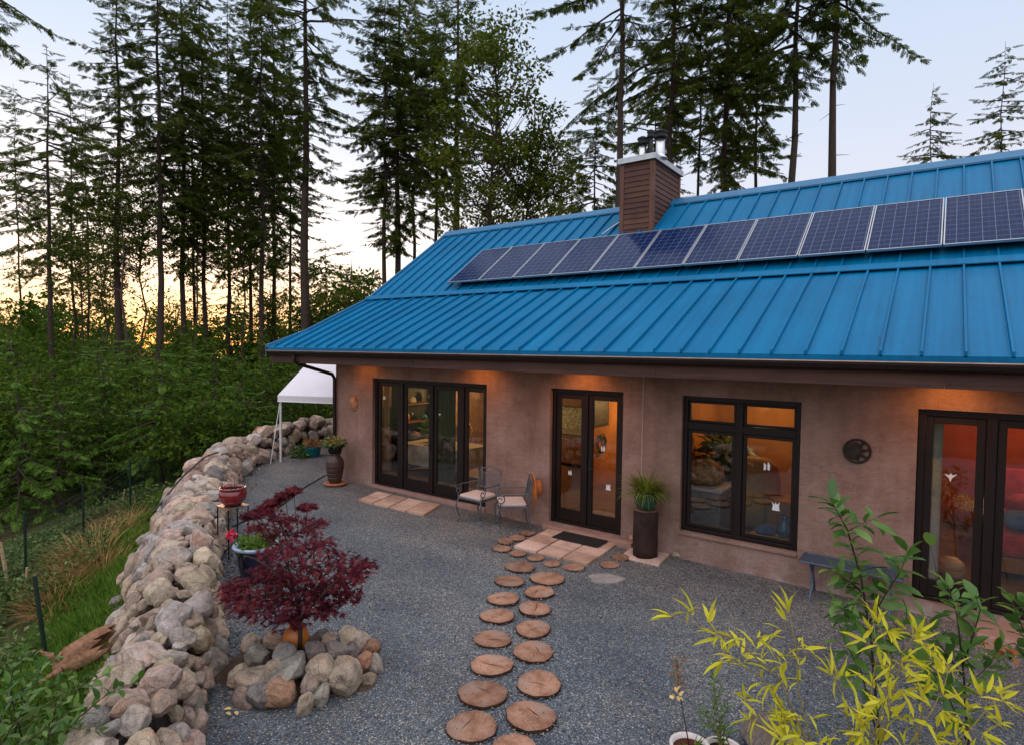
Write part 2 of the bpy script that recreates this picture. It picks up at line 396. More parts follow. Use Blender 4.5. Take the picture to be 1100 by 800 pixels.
M['leafdec'] = foliage('alder_leaves', [(.024, .048, .006), (.056, .095, .010), (.12, .15, .016), (.24, .23, .03)], .5, .5, .5)
M['under'] = foliage('understory_leaves', [(.012, .030, .004), (.036, .080, .009), (.085, .145, .014), (.19, .21, .026)], .42, .65, .14, .06, .42)
M['maple'] = foliage('maple_leaves', [(.045, .008, .019), (.095, .015, .030), (.175, .030, .042), (.34, .065, .055)], .45, .5, 3.)
M['bamboo'] = foliage('bamboo_leaves', [(.34, .34, .015), (.55, .52, .03), (.70, .62, .045), (.6, .6, .08)], .35, .45, 4.)
M['shrub'] = foliage('shrub_leaves', [(.030, .085, .014), (.06, .15, .022), (.11, .22, .034), (.20, .32, .06)], .35, .4, 4., .45)
M['grass'] = foliage('green_grass', [(.042, .095, .010), (.072, .15, .016), (.12, .21, .028), (.22, .26, .055)], .35, .6, 1.2)
M['weeds'] = foliage('weed_leaves', [(.025, .055, .014), (.055, .10, .022), (.10, .155, .04), (.24, .27, .12)], .35, .55, 1.5)
M['drygrass'] = foliage('dry_grass', [(.16, .08, .03), (.30, .16, .06), (.42, .27, .11), (.5, .35, .16)], .3, .7, 2.)
M['reed'] = foliage('ornamental_grass', [(.05, .09, .012), (.12, .17, .02), (.24, .27, .035), (.36, .34, .06)], .3, .5, 6.)
M['rust'] = foliage('rust_leaves', [(.25, .06, .02), (.40, .12, .04), (.45, .22, .07), (.3, .25, .05)], .3, .5, 5.)
M['flower'] = foliage('mixed_petals', [(.42, .13, .16), (.55, .30, .12), (.6, .5, .2), (.25, .3, .06)], .3, .5, 9.)
M['redpetal'] = simple('red_petal', (.62, .015, .06), .5, .1)
M['palepetal'] = simple('faded_petal', (.6, .42, .17), .6, .25)
M['twig'] = simple('twig_bark', (.05, .028, .02), .8, .3, 14)
M['culm'] = simple('bamboo_culm', (.22, .17, .05), .5, .25, 9)
M['redglaze'] = simple('oxblood_glaze', (.16, .008, .012), .14, .35, 5, 0, .6, .05, coat=.6)
M['blueglaze'] = simple('cobalt_glaze', (.006, .010, .032), .18, .4, 6, 0, .6, .05, coat=.5)
M['paleblue'] = simple('pale_blue_rim', (.30, .38, .50), .25, .15, 6, 0, .5, .04)
M['greenglaze'] = simple('bottle_green_glaze', (.006, .05, .028), .13, .35, 6, 0, .6, .05, coat=.6)
M['urn'] = simple('brown_stoneware', (.055, .026, .017), .42, .35, 7, 0, .5, .25, .006, stretch=(6, 6, .6))
M['orange'] = simple('amber_glazed_ceramic', (.55, .17, .02), .35, .3, 6, 0, .5, .1)
M['teal'] = simple('teal_glaze', (.01, .20, .25), .25, .2)
M['terracotta'] = simple('terracotta', (.36, .13, .06), .75, .2, 9)
M['whitepot'] = simple('chalky_white_pot', (.62, .55, .52), .6, .2, 9)
M['potsoil'] = simple('potting_soil', (.03, .018, .012), .95, .4, 30, 0, .1, .9, .02)
M['mulch'] = simple('red_brown_mulch', (.10, .03, .022), .95, .5, 40, 0, .1, .9, .02)
M['cushion'] = simple('cream_cushion_cloth', (.56, .44, .39), .9, .12, 30, 0, .1, .2, .004)
M['hat'] = simple('orange_straw', (.52, .16, .035), .7, .3, 40, 0, .2, .4, .004)
def _paver():
    m, nt, out = newmat('concrete_paver'); v = wpos(nt)
    oi = nt.nodes.new('ShaderNodeObjectInfo')
    n = nz(nt, v, 4., 7., .65); sp = nz(nt, v, 70., 3.)
    c = ramp(nt, n, [(.3, (.40, .27, .22)), (.5, (.55, .385, .315)), (.7, (.64, .48, .41))])
    c = mixc(nt, c, ramp(nt, oi.outputs['Random'], [(0, (.68, .60, .52)), (.5, (.98, .92, .86)), (1, (1.1, 1.08, 1.08))]), 1., 'MULTIPLY')
    bsdf(nt, out, c, .85, 0., .2, math_(nt, 'ADD', n, math_(nt, 'MULTIPLY', sp, .3)), .35, .012); return m
M['paver'] = _paver()
def _logend():
    m, nt, out = newmat('sawn_log_end'); v = coord(nt)
    oi = nt.nodes.new('ShaderNodeObjectInfo')
    sx = nt.nodes.new('ShaderNodeSeparateXYZ'); nt.links.new(v, sx.inputs[0])
    rr = math_(nt, 'SQRT', math_(nt, 'ADD', math_(nt, 'MULTIPLY', sx.outputs[0], sx.outputs[0]), math_(nt, 'MULTIPLY', sx.outputs[1], sx.outputs[1])))
    wob = nz(nt, v, 7., 4.)
    ring = math_(nt, 'SINE', math_(nt, 'MULTIPLY', math_(nt, 'ADD', rr, math_(nt, 'MULTIPLY', wob, .05)), 330.))
    saw = nz(nt, coord(nt, 'Object', (4, 60, 4)), 1.5, 4.)
    n = nz(nt, v, 9., 6., .65)
    f = math_(nt, 'ADD', math_(nt, 'ADD', math_(nt, 'MULTIPLY', ring, .045), math_(nt, 'MULTIPLY', saw, .35)), math_(nt, 'MULTIPLY', n, .6))
    c = ramp(nt, f, [(.30, (.12, .055, .034)), (.45, (.30, .155, .10)), (.64, (.44, .26, .18))])
    c = mixc(nt, c, ramp(nt, oi.outputs['Random'], [(0, (.66, .64, .64)), (.5, (.95, .9, .86)), (1, (1.15, 1.12, 1.10))]), 1., 'MULTIPLY')
    c = mixc(nt, c, (.27, .235, .205), ramp(nt, nz(nt, v, 3.1, 5., .6), [(.48, (0, 0, 0)), (.72, (.55, .55, .55))]))
    edge = ramp(nt, math_(nt, 'ADD', rr, math_(nt, 'MULTIPLY', n, .05)), [(.17, (1, 1, 1)), (.235, (.55, .5, .48))])
    bsdf(nt, out, mixc(nt, c, edge, 0.4, 'MULTIPLY'), .8, 0., .2, math_(nt, 'ADD', saw, n), .5, .008); return m
M['logend'] = _logend()
M['logbark'] = simple('log_bark', (.05, .026, .018), .95, .5, 9, 0, .1, .9, .02, 22, stretch=(1, 1, .4))
M['stumpbark'] = simple('peeling_stump_bark', (.028, .013, .010), .75, .6, 6, 0, .35, 1., .03, 12, stretch=(1, 1, .6))
M['drift'] = wood('weathered_driftwood', (.10, .04, .02), (.36, .20, .12), 4., (2, 8, 8), .9)
M['stake'] = wood('pale_stake_wood', (.25, .16, .09), (.5, .36, .22), 4., (8, 8, .6), .85)
M['greenpost'] = simple('green_fence_post', (.005, .02, .012), .5, .3)
M['wire'] = simple('green_coated_wire', (.012, .03, .022), .5, .2)
M['hose'] = simple('black_hose', (.01, .01, .011), .45, .2)
M['canvas'] = simple('white_canopy_cloth', (.70, .66, .70), .75, .05, 2, 0, .2, .1, .02)
M['whitemetal'] = simple('white_painted_steel', (.75, .72, .72), .4, .05)
M['mat'] = simple('charcoal_door_mat', (.03, .026, .026), .95, .5, 60, 0, .1, .8, .01)
M['bronze'] = simple('dark_bronze', (.035, .024, .018), .5, .4, 12, .6)
M['suncast'] = simple('terracotta_gilt', (.38, .17, .08), .6, .5, 16)
M['mesh_bench'] = simple('blue_grey_steel_mesh', (.085, .11, .16), .5, .25, 30, .4)
M['ledge'] = simple('pink_concrete_step', (.34, .20, .16), .85, .15, 5, 0, .2, .3, .01)
# interior
M['plaster_o'] = simple('orange_clay_plaster', (.40, .17, .045), .85, .2, 2, 0, .2, .2, .02)
M['plaster_t'] = simple('tan_clay_plaster', (.24, .12, .05), .85, .3, 2, 0, .2, .2, .02)
M['plaster_r'] = simple('red_clay_plaster', (.42, .05, .018), .85, .25, 2, 0, .2, .2, .02)
M['infloor'] = simple('tile_floor', (.20, .12, .075), .45, .3, 3)
M['inceil'] = simple('white_ceiling', (.55, .46, .36), .9, .1)
M['curtain'] = simple('cream_curtain', (.55, .42, .24), .9, .1)
M['curtaingrn'] = simple('olive_curtain', (.07, .075, .04), .9, .2)
M['curtaingrey'] = simple('grey_linen_curtain', (.62, .56, .52), .9, .1)
M['cabinet'] = simple('honey_cabinet_wood', (.30, .13, .04), .45, .25, 6, stretch=(4, 4, .6))
M['tilesplash'] = simple('patterned_tile_splash', (.45, .46, .36), .3, .75, 22)
M['cloth'] = simple('pale_table_cloth', (.50, .46, .40), .9, .1)
M['wicker'] = simple('wicker', (.38, .19, .07), .7, .5, 60, 0, .3, .8, .01)
M['sofa'] = simple('grey_upholstery', (.16, .15, .14), .95, .25, 9)
M['yellowcloth'] = simple('ochre_throw', (.50, .30, .08), .95, .2, 9, stretch=(6, 6, 1))
M['redcloth'] = simple('red_bed_cover', (.36, .02, .02), .9, .3, 5)
M['bluecloth'] = simple('blue_cushion_cloth', (.05, .10, .25), .9, .3, 8)
M['basket'] = simple('tan_fluffy_wool', (.45, .28, .12), .95, .5, 12, 0, .1, 1., .04, 22)
M['bluevase'] = simple('blue_vase_glaze', (.02, .10, .18), .2, .4, 8, coat=.5)
M['decal'] = simple('white_bird_decal', (.75, .74, .72), .8, .02)
M['photo'] = simple('framed_picture', (.05, .045, .035), .5, .7, 14)
M['lampglow'] = emis('lamp_glow', (1., .55, .18), 9.)
M['globe'] = simple('banded_stone_globe', (.50, .30, .17), .45, .6, 5, 0, .4, .1, .01, stretch=(.6, .6, 5))
M['soffitglow'] = emis('soffit_lamp_glow', (1., .42, .10), 12.)
# ------------------------------------------------------------------ sky, sun, view
SUN_AZ = math.atan2(-.90, .43)          # low behind the trees at the left
SUN_EL = R(3.0)
def build_world():
    w = bpy.data.worlds.new('World'); scene.world = w; w.use_nodes = True
    nt = w.node_tree; bg = nt.nodes['Background']
    sky = nt.nodes.new('ShaderNodeTexSky'); sky.sky_type = 'NISHITA'; sky.sun_disc = False
    sky.sun_elevation = SUN_EL; sky.sun_rotation = SUN_AZ % (2*math.pi)
    sky.altitude = 0; sky.air_density = 1.; sky.dust_density = .6; sky.ozone_density = 2.
    # thin high dusk veil: evens the clear sky out towards lavender
    tc = nt.nodes.new('ShaderNodeTexCoord'); sx = nt.nodes.new('ShaderNodeSeparateXYZ'); nt.links.new(tc.outputs['Generated'], sx.inputs[0])
    d = N(nt, 'VectorMath'); d.operation = 'DOT_PRODUCT'; nt.links.new(tc.outputs['Generated'], d.inputs[0]); d.inputs[1].default_value = (math.sin(SUN_AZ), math.cos(SUN_AZ), 0)
    el = ramp(nt, sx.outputs[2], [(0., (7.8, 6.6, 6.2)), (.10, (7.9, 7.1, 7.2)), (.3, (6.3, 6.7, 7.9)), (.60, (4.8, 6.0, 7.8)), (1., (4.2, 5.4, 7.2))])
    glow = ramp(nt, math_(nt, 'MULTIPLY', math_(nt, 'POWER', math_(nt, 'MAXIMUM', d.outputs['Value'], 0.), 9.), 1.), [(0, (0, 0, 0)), (1, (1, 1, 1))])
    low = ramp(nt, sx.outputs[2], [(0., (1, 1, 1)), (.14, (.9, .9, .9)), (.36, (.4, .4, .4)), (.62, (0, 0, 0))])
    gl = mixc(nt, glow, low, 1., 'MULTIPLY')
    gcol = ramp(nt, sx.outputs[2], [(0., (15, 6.2, 1.9)), (.05, (16.5, 9.6, 5.0)), (.16, (13.5, 11.4, 10.)), (.4, (8.2, 8.8, 9.6))])
    veil = mixc(nt, el, gcol, gl)
    d2 = N(nt, 'VectorMath'); d2.operation = 'DOT_PRODUCT'; nt.links.new(tc.outputs['Generated'], d2.inputs[0]); d2.inputs[1].default_value = (.10, -.26, .96)
    back = ramp(nt, d2.outputs['Value'], [(.35, (0, 0, 0)), (.9, (1, 1, 1))])   # brighter unseen sky high overhead, added as fill light
    veil = mixc(nt, veil, (16., 15.6, 16.6), back)
    c = mixc(nt, sky.outputs[0], veil, .74)
    nt.links.new(c, bg.inputs[0]); bg.inputs[1].default_value = .105
    sd = bpy.data.lights.new('sun', 'SUN'); so = bpy.data.objects.new('sun', sd); COL.objects.link(so)
    sd.energy = .8; sd.angle = R(12); sd.color = (1., .66, .42)
    dv = Vector((math.sin(SUN_AZ)*math.cos(R(14)), math.cos(SUN_AZ)*math.cos(R(14)), math.sin(R(14))))
    so.rotation_euler = dv.to_track_quat('Z', 'Y').to_euler(); so.location = (-60, 30, 40)
build_world()
vs = scene.view_settings
scene.display_settings.display_device = 'sRGB'
vs.view_transform = 'Standard'; vs.look = 'None'; vs.gamma = 1; vs.use_curve_mapping = False; vs.exposure = 0.55
cy = scene.cycles
cy.max_bounces = 7; cy.diffuse_bounces = 3; cy.glossy_bounces = 3; cy.transmission_bounces = 3; cy.transparent_max_bounces = 12
cy.caustics_reflective = False; cy.caustics_refractive = False; cy.sample_clamp_indirect = 4.
try:
    cy.use_denoising = True; cy.denoiser = 'OPENIMAGEDENOISE'; cy.denoising_input_passes = 'RGB_ALBEDO_NORMAL'
except Exception: pass
# ------------------------------------------------------------------ terrain
INNER = [(-4.36,-6.72),(-4.68,-6.51),(-5.24,-6.13),(-6.01,-5.62),(-6.66,-5.32),(-7.3,-4.95),(-8.52,-4.3),(-10.28,-3.26),(-12.4,-1.95),(-14.1,-.5),(-14.95,.85),(-15.4,1.99),(-15.6,3.)]
PATH = [(-1.9,-15.),(-2.2,-10.),(-2.9,-8.3),(-3.6,-7.35)]+INNER+[(-16.,6.),(-16.,12.),(-12.,16.),(0.,18.5),(20.,19.),(60.,19.)]
_pa = np.array(PATH); _pb = _pa[1:]; _pa = _pa[:-1]; _pd = _pb-_pa; _pl = np.linalg.norm(_pd, axis=1)
def sdist(P):
    """signed distance outward (positive) from the wall's inner edge"""
    P = np.atleast_2d(P)[:, :2]
    ap = P[:, None]-_pa[None]; t = np.clip((ap*_pd).sum(2)/(_pl**2), 0, 1)
    q = ap-t[..., None]*_pd; dd = np.linalg.norm(q, axis=2); i = dd.argmin(1); k = np.arange(len(P))
    dd = dd[k, i]; tt = t[k, i]
    cr = _pd[i, 0]*ap[k, i, 1]-_pd[i, 1]*ap[k, i, 0]
    return np.where(cr > 0, dd, -dd)
def gz(x): return -.05-.012*min(max(x+10, 0), 10)
def tz_arr(P):
    s = sdist(P); x = np.atleast_2d(P)[:, 0]; y = np.atleast_2d(P)[:, 1]
    g = -.05-.012*np.clip(x+10, 0, 10)-.05
    o = np.maximum(s-.35, 0)
    dz = 3.0*(1-np.exp(-.40*o/3.0))+.022*np.maximum(o-12, 0)
    wob = .16*np.sin(x*.9+1)*np.sin(y*.8+.4)+.07*np.sin(x*2.7)*np.cos(y*2.3+1)
    return g-dz+wob*np.clip(o/1.5, 0, 1)
def tz(x, y): return float(tz_arr(np.array([[x, y]]))[0])
def ground(px, py):
    z = -.12
    for _ in range(4): P = onz(px, py, z); z = gz(P[0])
    return np.array([P[0], P[1], z])
def onterr(px, py):
    """walk along the view ray until it meets the hillside"""
    d = ray(px, py); t = 2.
    while t < 200:
        P = CAM+d*t
        if P[2] < tz(P[0], P[1]): return P
        t += .05
    return P
def axis(lo, hi, st, far):
    a = list(np.arange(lo, hi+1e-6, st)); v = st
    while a[-1] < far: v *= 1.35; a.append(a[-1]+v)
    v = st
    while a[0] > -far: v *= 1.35; a.insert(0, a[0]-v)
    return np.array(a)
gx, gy = axis(-30, 10, .3, 900), axis(-14, 20, .3, 900)
XX, YY = np.meshgrid(gx, gy, indexing='ij'); TP = np.stack([XX.ravel(), YY.ravel()], 1)
TZ = np.concatenate([tz_arr(TP[i:i+4000]) for i in range(0, len(TP), 4000)])
ny_ = len(gy); vs_ = np.column_stack([TP, TZ])
fs_ = [(i*ny_+j, (i+1)*ny_+j, (i+1)*ny_+j+1, i*ny_+j+1) for i in range(len(gx)-1) for j in range(ny_-1)]
me = bpy.data.meshes.new('hillside'); me.from_pydata(vs_.tolist(), [], fs_); me.polygons.foreach_set('use_smooth', [True]*len(fs_)); me.update()
tag(link('hillside', me, None, M['hill']), kind='structure')
# gravel yard, 5 cm over the terrain, its edge lost under the wall
st = .2; xs_ = np.arange(-17.5, 12, st); ys_ = np.arange(-14, 13, st)
XX, YY = np.meshgrid(xs_, ys_, indexing='ij'); gp = np.stack([XX.ravel(), YY.ravel()], 1); gs = sdist(gp)
zz = np.array([gz(x) for x in gp[:, 0]])+.006*np.sin(gp[:, 0]*2.1+.5)*np.sin(gp[:, 1]*1.7)+.004*np.sin(gp[:, 0]*5.3+gp[:, 1]*4.1)
n_ = len(ys_); fs_ = []
for i in range(len(xs_)-1):
    for j in range(n_-1):
        q = (i*n_+j, (i+1)*n_+j, (i+1)*n_+j+1, i*n_+j+1)
        if gs[list(q)].max() < .62: fs_.append(q)
me = bpy.data.meshes.new('gravel_yard'); me.from_pydata(np.column_stack([gp, zz]).tolist(), [], fs_); me.polygons.foreach_set('use_smooth', [True]*len(fs_)); me.update()
import bmesh
def strip_loose(me):
    bm = bmesh.new(); bm.from_mesh(me)
    bmesh.ops.delete(bm, geom=[v for v in bm.verts if not v.link_faces], context='VERTS'); bm.to_mesh(me); bm.free()
strip_loose(me)
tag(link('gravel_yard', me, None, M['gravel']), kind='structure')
# ------------------------------------------------------------------ the house
X0, X1 = -11.45, 6.6
DZ = 2.356
D1 = (-10.174, -6.957); D2 = (-5.537, -4.148); WN = (-3.179, -1.527, .292, DZ); D3 = (-.224, 3.3)
house = thing('house', 'pink brown stucco house with a blue standing seam metal roof', 'house', (-3., 4.5, -.12))
b = MB()
def wall_holes(b, x0, x1, z0, z1, ya, yb, holes):
    xs = sorted({x0, x1, *[h[0] for h in holes], *[h[1] for h in holes]}); zs = sorted({z0, z1, *[h[2] for h in holes], *[h[3] for h in holes]})
    zs = sorted(set(zs)); 
    inh = lambda x, z: any(h[0] < x < h[1] and h[2] < z < h[3] for h in holes)
    for i in range(len(xs)-1):
        for j in range(len(zs)-1):
            xa, xb, za, zb = xs[i], xs[i+1], zs[j], zs[j+1]
            if inh((xa+xb)/2, (za+zb)/2): continue
            b.quad((xa, ya, za), (xb, ya, za), (xb, ya, zb), (xa, ya, zb)); b.quad((xa, yb, za), (xa, yb, zb), (xb, yb, zb), (xb, yb, za))
    for h in holes:
        xa, xb, za, zb = h
        b.quad((xa, ya, za), (xa, ya, zb), (xa, yb, zb), (xa, yb, za)); b.quad((xb, ya, za), (xb, yb, za), (xb, yb, zb), (xb, ya, zb))
        b.quad((xa, ya, zb), (xb, ya, zb), (xb, yb, zb), (xa, yb, zb)); b.quad((xa, ya, za), (xa, yb, za), (xb, yb, za), (xb, ya, za))
    for x in (x0, x1): b.quad((x, ya, z0), (x, yb, z0), (x, yb, z1), (x, ya, z1))
    b.quad((x0, ya, z1), (x1, ya, z1), (x1, yb, z1), (x0, yb, z1))
WT = .30
wall_holes(b, X0, X1, -.5, 2.86, 0., WT, [(*D1, 0., DZ), (*D2, 0., DZ), WN, (*D3, 0., DZ)])
b.build('wall', M['stucco'], house, fix=False)
# gable ends and rear wall
YB = 9.1
prof = [(WT+.002, -.5), (YB, -.5), (YB, 3.42), (7.55, 4.16), (4.55, 6.28), (1.55, 4.16), (WT+.002, 3.42)]
b = MB(); b.prism(prof, 'x', X0, X0+.3); b.build('gable_wall', M['stucco'], house)
b = MB(); b.prism(prof, 'x', X1-.3, X1); b.build('gable_wall', M['stucco'], house)
b = MB(); b.box((X0+.302, YB-.3, -.5), (X1-.302, YB, 3.3)); b.build('rear_wall', M['stucco'], house)
# sill strips under the doors and the sloped cill of the window
b = MB(); b.box((D1[0]+.002, -.03, -.11), (D1[1]-.002, .1, -.004)); b.box((D2[0]-.05, -.14, -.16), (D2[1]+.25, -.002, -.022)); b.build('threshold', M['ledge'], house, .012)
b = MB(); b.hexa([(WN[0]+.003, -.03, WN[2]-.05), (WN[1]-.003, -.03, WN[2]-.05), (WN[1]-.003, .05, WN[2]-.05), (WN[0]+.003, .05, WN[2]-.05), (WN[0]+.003, -.03, WN[2]-.012), (WN[1]-.003, -.03, WN[2]-.012), (WN[1]-.003, .05, WN[2]+.004), (WN[0]+.003, .05, WN[2]+.004)])
b.build('window_sill', M['stucco'], house, .006)
b = MB(); b.box((-3.82, -.006, 1.02), (-3.80, .004, 2.74)); b.box((-3.815, -.006, -.2), (-3.805, .004, 1.02)); b.build('control_joint', simple('joint_bead', (.36, .25, .21), .8), house)
# joinery
def rect_frame(b, x0, x1, z0, z1, y0, y1, l, r_, t, bo):
    b.box((x0, y0, z0), (x0+l, y1, z1)); b.box((x1-r_, y0, z0), (x1, y1, z1))
    b.box((x0+l, y0, z1-t), (x1-r_, y1, z1)); b.box((x0+l, y0, z0), (x1-r_, y1, z0+bo))
def decal(parent, x, z, y, s, kind):
    b = MB()
    if kind == 0:   # a bird with spread wings
        ps = [[(0,-.5),(.12,-.1),(.55,.35),(.16,.22),(.02,.42),(-.1,.2),(-.5,.28),(-.12,-.12)]]
    elif kind == 1:
        ps = [[(-.35,-.5),(-.12,-.48),(-.08,.1),(-.35,.35)], [(.05,-.45),(.3,-.5),(.34,.1),(.12,.5),(.05,.1)]]
    else:
        ps = [[(-.4,-.5),(.4,-.5),(.3,.0),(.38,.48),(.1,.15),(-.05,.45),(-.15,.1),(-.42,.4),(-.3,.0)]]
    for p in ps: b.prism([(x+u*s, z+v*s) for u, v in p], 'y', y-.003, y)
    b.build('bird_decal', M['decal'], parent)
def glazed(fr, x0, x1, z0, z1, y, name, l=.085, t=.085, bo=.20, handle=None, yth=.05):
    """a sash or door leaf with its pane"""
    b = MB(); rect_frame(b, x0, x1, z0, z1, y, y+yth, l, l, t, bo)
    b.build(name, M['doorwood'], fr, .006)
    b = MB(); b.box((x0+l-.004, y+.02, z0+bo-.004), (x1-l+.004, y+.03, z1-t+.004)); b.build('pane', M['glass'], fr)
    if handle is not None:
        b = MB(); hx = handle
        b.box((hx-.02, y-.012, .88), (hx+.02, y-.001, 1.14)); s = -1 if hx > (x0+x1)/2 else 1
        b.tube([(hx, y-.012, 1.03), (hx, y-.055, 1.03), (hx+s*.11, y-.06, 1.03)], .011, 8)
        b.build('handle', M['black'], fr)
FY = .07
def french(x0, x1, posts, handles, label, out=.075):
    """posts: x of the upright mullions; leaves fill the bays"""
    b = MB(); rect_frame(b, x0+.003, x1-.003, .003, DZ-.003, FY, FY+.13, .07, .07, .075, .045)
    for p, w in posts: b.box((p-w/2, FY+.005, .048), (p+w/2, FY+.125, DZ-.078))
    fr = b.build('french_door', M['doorwood'], house, .006); fr['label'] = label
    edges = [x0+.075]+[e for p, w in posts for e in (p-w/2-.003, p+w/2+.003)]+[x1-.075]
    bays = [(edges[i], edges[i+1]) for i in range(0, len(edges), 2)]
    for k, (a, c) in enumerate(bays):
        glazed(fr, a, c, .051, DZ-.081, FY+.03, 'door_leaf' if handles[k] is not None else 'side_light', .085, .09, .21, None if handles[k] in (None, 0) else (a+.045 if handles[k] < 0 else c-.045))
    return fr
px1 = [ony(x, 480)[0] for x in (428., 461., 493.)]
f1 = french(*D1, [(px1[0], .10), (px1[1], .05), (px1[2], .10)], [None, 1, 0, None], 'four-bay dark wood french door and side lights left of the chairs')
for (x, y, s, k) in ((413, 426.5, .13, 1), (443.5, 444, .08, 0), (472.5, 445, .10, 0)):
    P = ony(x, y, FY+.05); decal(f1, P[0], P[2], FY+.048, s*.7, k)
f2 = french(*D2, [((D2[0]+D2[1])/2-.015, .05)], [0, -1], 'two-leaf dark wood french door behind the paver patio')
for (x, y, s, k) in ((612.5, 507, .12, 1), (648, 481, .14, 1), (653.5, 522.5, .15, 2)):
    P = ony(x, y, FY+.05); decal(f2, P[0], P[2], FY+.048, s*.75, k)
px3 = ony(1065, 500)[0]
f3 = french(*D3, [(px3, .10), (px3+1.15, .05), (px3+2.3, .1)], [None, 1, 0, None], 'dark wood french door of the red room at the right')
P = ony(1021, 512, FY+.05); decal(f3, P[0], P[2], FY+.048, .12, 0)
# the four-light window
b = MB(); x0, x1, z0, z1 = WN; xm = (x0+x1)/2; zt_ = z1-.075-.02-.36
rect_frame(b, x0+.003, x1-.003, z0+.003, z1-.003, FY, FY+.13, .065, .065, .07, .06)
b.box((xm-.05, FY+.004, z0+.063), (xm+.05, FY+.126, z1-.073)); b.box((x0+.068, FY+.005, zt_-.055), (xm-.05, FY+.125, zt_+.055)); b.box((xm+.05, FY+.005, zt_-.055), (x1-.068, FY+.125, zt_+.055))
fw = b.build('window', M['doorwood'], house, .006)
for (a, c) in ((x0+.07, xm-.052), (xm+.052, x1-.07)):
    glazed(fw, a, c, z0+.065, zt_-.057, FY+.03, 'sash', .05, .05, .055)
    glazed(fw, a, c, zt_+.057, z1-.075, FY+.03, 'sash', .035, .035, .035)
for (x, y, s, k) in ((824, 500, .17, 1), (833.5, 543, .18, 2)):
    P = ony(x, y, FY+.05); decal(fw, P[0], P[2], FY+.048, s*.72, k)
b = MB(); b.hexa([(px3-.1, -.62, -.6), (D3[1]+.3, -.62, -.6), (D3[1]+.3, -.004, -.6), (px3-.1, -.004, -.6), (px3-.1, -.55, -.04), (D3[1]+.3, -.55, -.04), (D3[1]+.3, -.004, -.02), (px3-.1, -.004, -.02)])
b.build('step', M['ledge'], house, .02)
# roof: lower pitch, upper pitch, mirrored at the back; ribs, cap and flashing
YE, ZE, YK, ZK, YR, ZR = -1.1, 3.0, 1.55, 4.27, 4.55, 6.44
XL, XR_, XC = -12.15, 7.3, -12.53
SP = .3756; XS0 = -.186
def zlow(y): return ZE+(y-YE)*(ZK-ZE)/(YK-YE)
def zup(y): return ZK+(y-YK)*(ZR-ZK)/(YR-YK)
YD = -.28
def mir(y): return 2*YR-y
b = MB(); T = .09
for mm in (lambda y: y, mir):
    lo = [(XL, mm(YK), ZK), (XL, mm(YD), zlow(YD)), (XC, mm(YE), ZE), (XR_, mm(YE), ZE), (XR_, mm(YK), ZK)]
    b.add(lo+[(x, y, z-T) for x, y, z in lo], [(0,1,2,3,4), (9,8,7,6,5)]+[(k, (k+1) % 5, 5+(k+1) % 5, 5+k) for k in range(5)])
    up = [(XL, mm(YK), ZK+.012), (XR_, mm(YK), ZK+.012), (XR_, mm(YR), ZR), (XL, mm(YR), ZR)]
    b.add(up+[(x, y, z-T) for x, y, z in up], [(0,1,2,3), (7,6,5,4)]+[(k, (k+1) % 4, 4+(k+1) % 4, 4+k) for k in range(4)])
k0 = math.ceil((XC+.03-XS0)/SP); k1 = int((XR_-XS0)/SP)
rw, rh = .016, .05
for k in range(k0, k1+1):
    x = XS0+SP*k
    for mm in (lambda y: y, mir):
        ye = YE+.0
        yt = YK-.02 if x > XL else YE+(x-XC)/(XL-XC)*(YD-YE)
        def rib(ya, za, yb, zb):
            b.hexa([(x-rw, mm(ya), za-.01), (x+rw, mm(ya), za-.01), (x+rw, mm(yb), zb-.01), (x-rw, mm(yb), zb-.01), (x-rw*.7, mm(ya), za+rh), (x+rw*.7, mm(ya), za+rh), (x+rw*.7, mm(yb), zb+rh), (x-rw*.7, mm(yb), zb+rh)])
        if yt-ye > .05: rib(ye, zlow(ye), yt, zlow(yt))
        if x > XL+.05: rib(YK+.02, zup(YK+.02)+.01, YR-.05, zup(YR-.05)+.008)
roof = b.build('roof', M['roof'], house)
b = MB()
b.prism([(YR-.19, zup(YR-.19)+.03), (YR-.19, zup(YR-.19)+.065), (YR, ZR+.085), (YR+.19, zup(YR-.19)+.065), (YR+.19, zup(YR-.19)+.03), (YR, ZR+.045)], 'x', XL-.04, XR_); b.build('ridge_cap', M['rooftrim'], roof)
b = MB(); b.prism([(YK-.14, zlow(YK-.14)+.045), (YK-.14, zlow(YK-.14)+.06), (YK, ZK+.085), (YK+.10, zup(YK+.10)+.035), (YK+.10, zup(YK+.1)+.02), (YK, ZK+.05)], 'x', XL-.01, XR_); b.build('pitch_flashing', M['roof'], roof)
b = MB()
for (p, q) in (((XL, YD, zlow(YD)), (XL, YK, ZK)), ((XL, YK, ZK+.01), (XL, YR, ZR)), ((XC, YE, ZE), (XL, YD, zlow(YD)))):
    b.hexa([(p[0]-.03, p[1], p[2]-.16), (p[0]+.05, p[1], p[2]-.16), (q[0]+.05, q[1], q[2]-.16), (q[0]-.03, q[1], q[2]-.16), (p[0]-.03, p[1], p[2]+.05), (p[0]+.05, p[1], p[2]+.05), (q[0]+.05, q[1], q[2]+.05), (q[0]-.03, q[1], q[2]+.05)])
b.build('rake_trim', M['rooftrim'], roof)
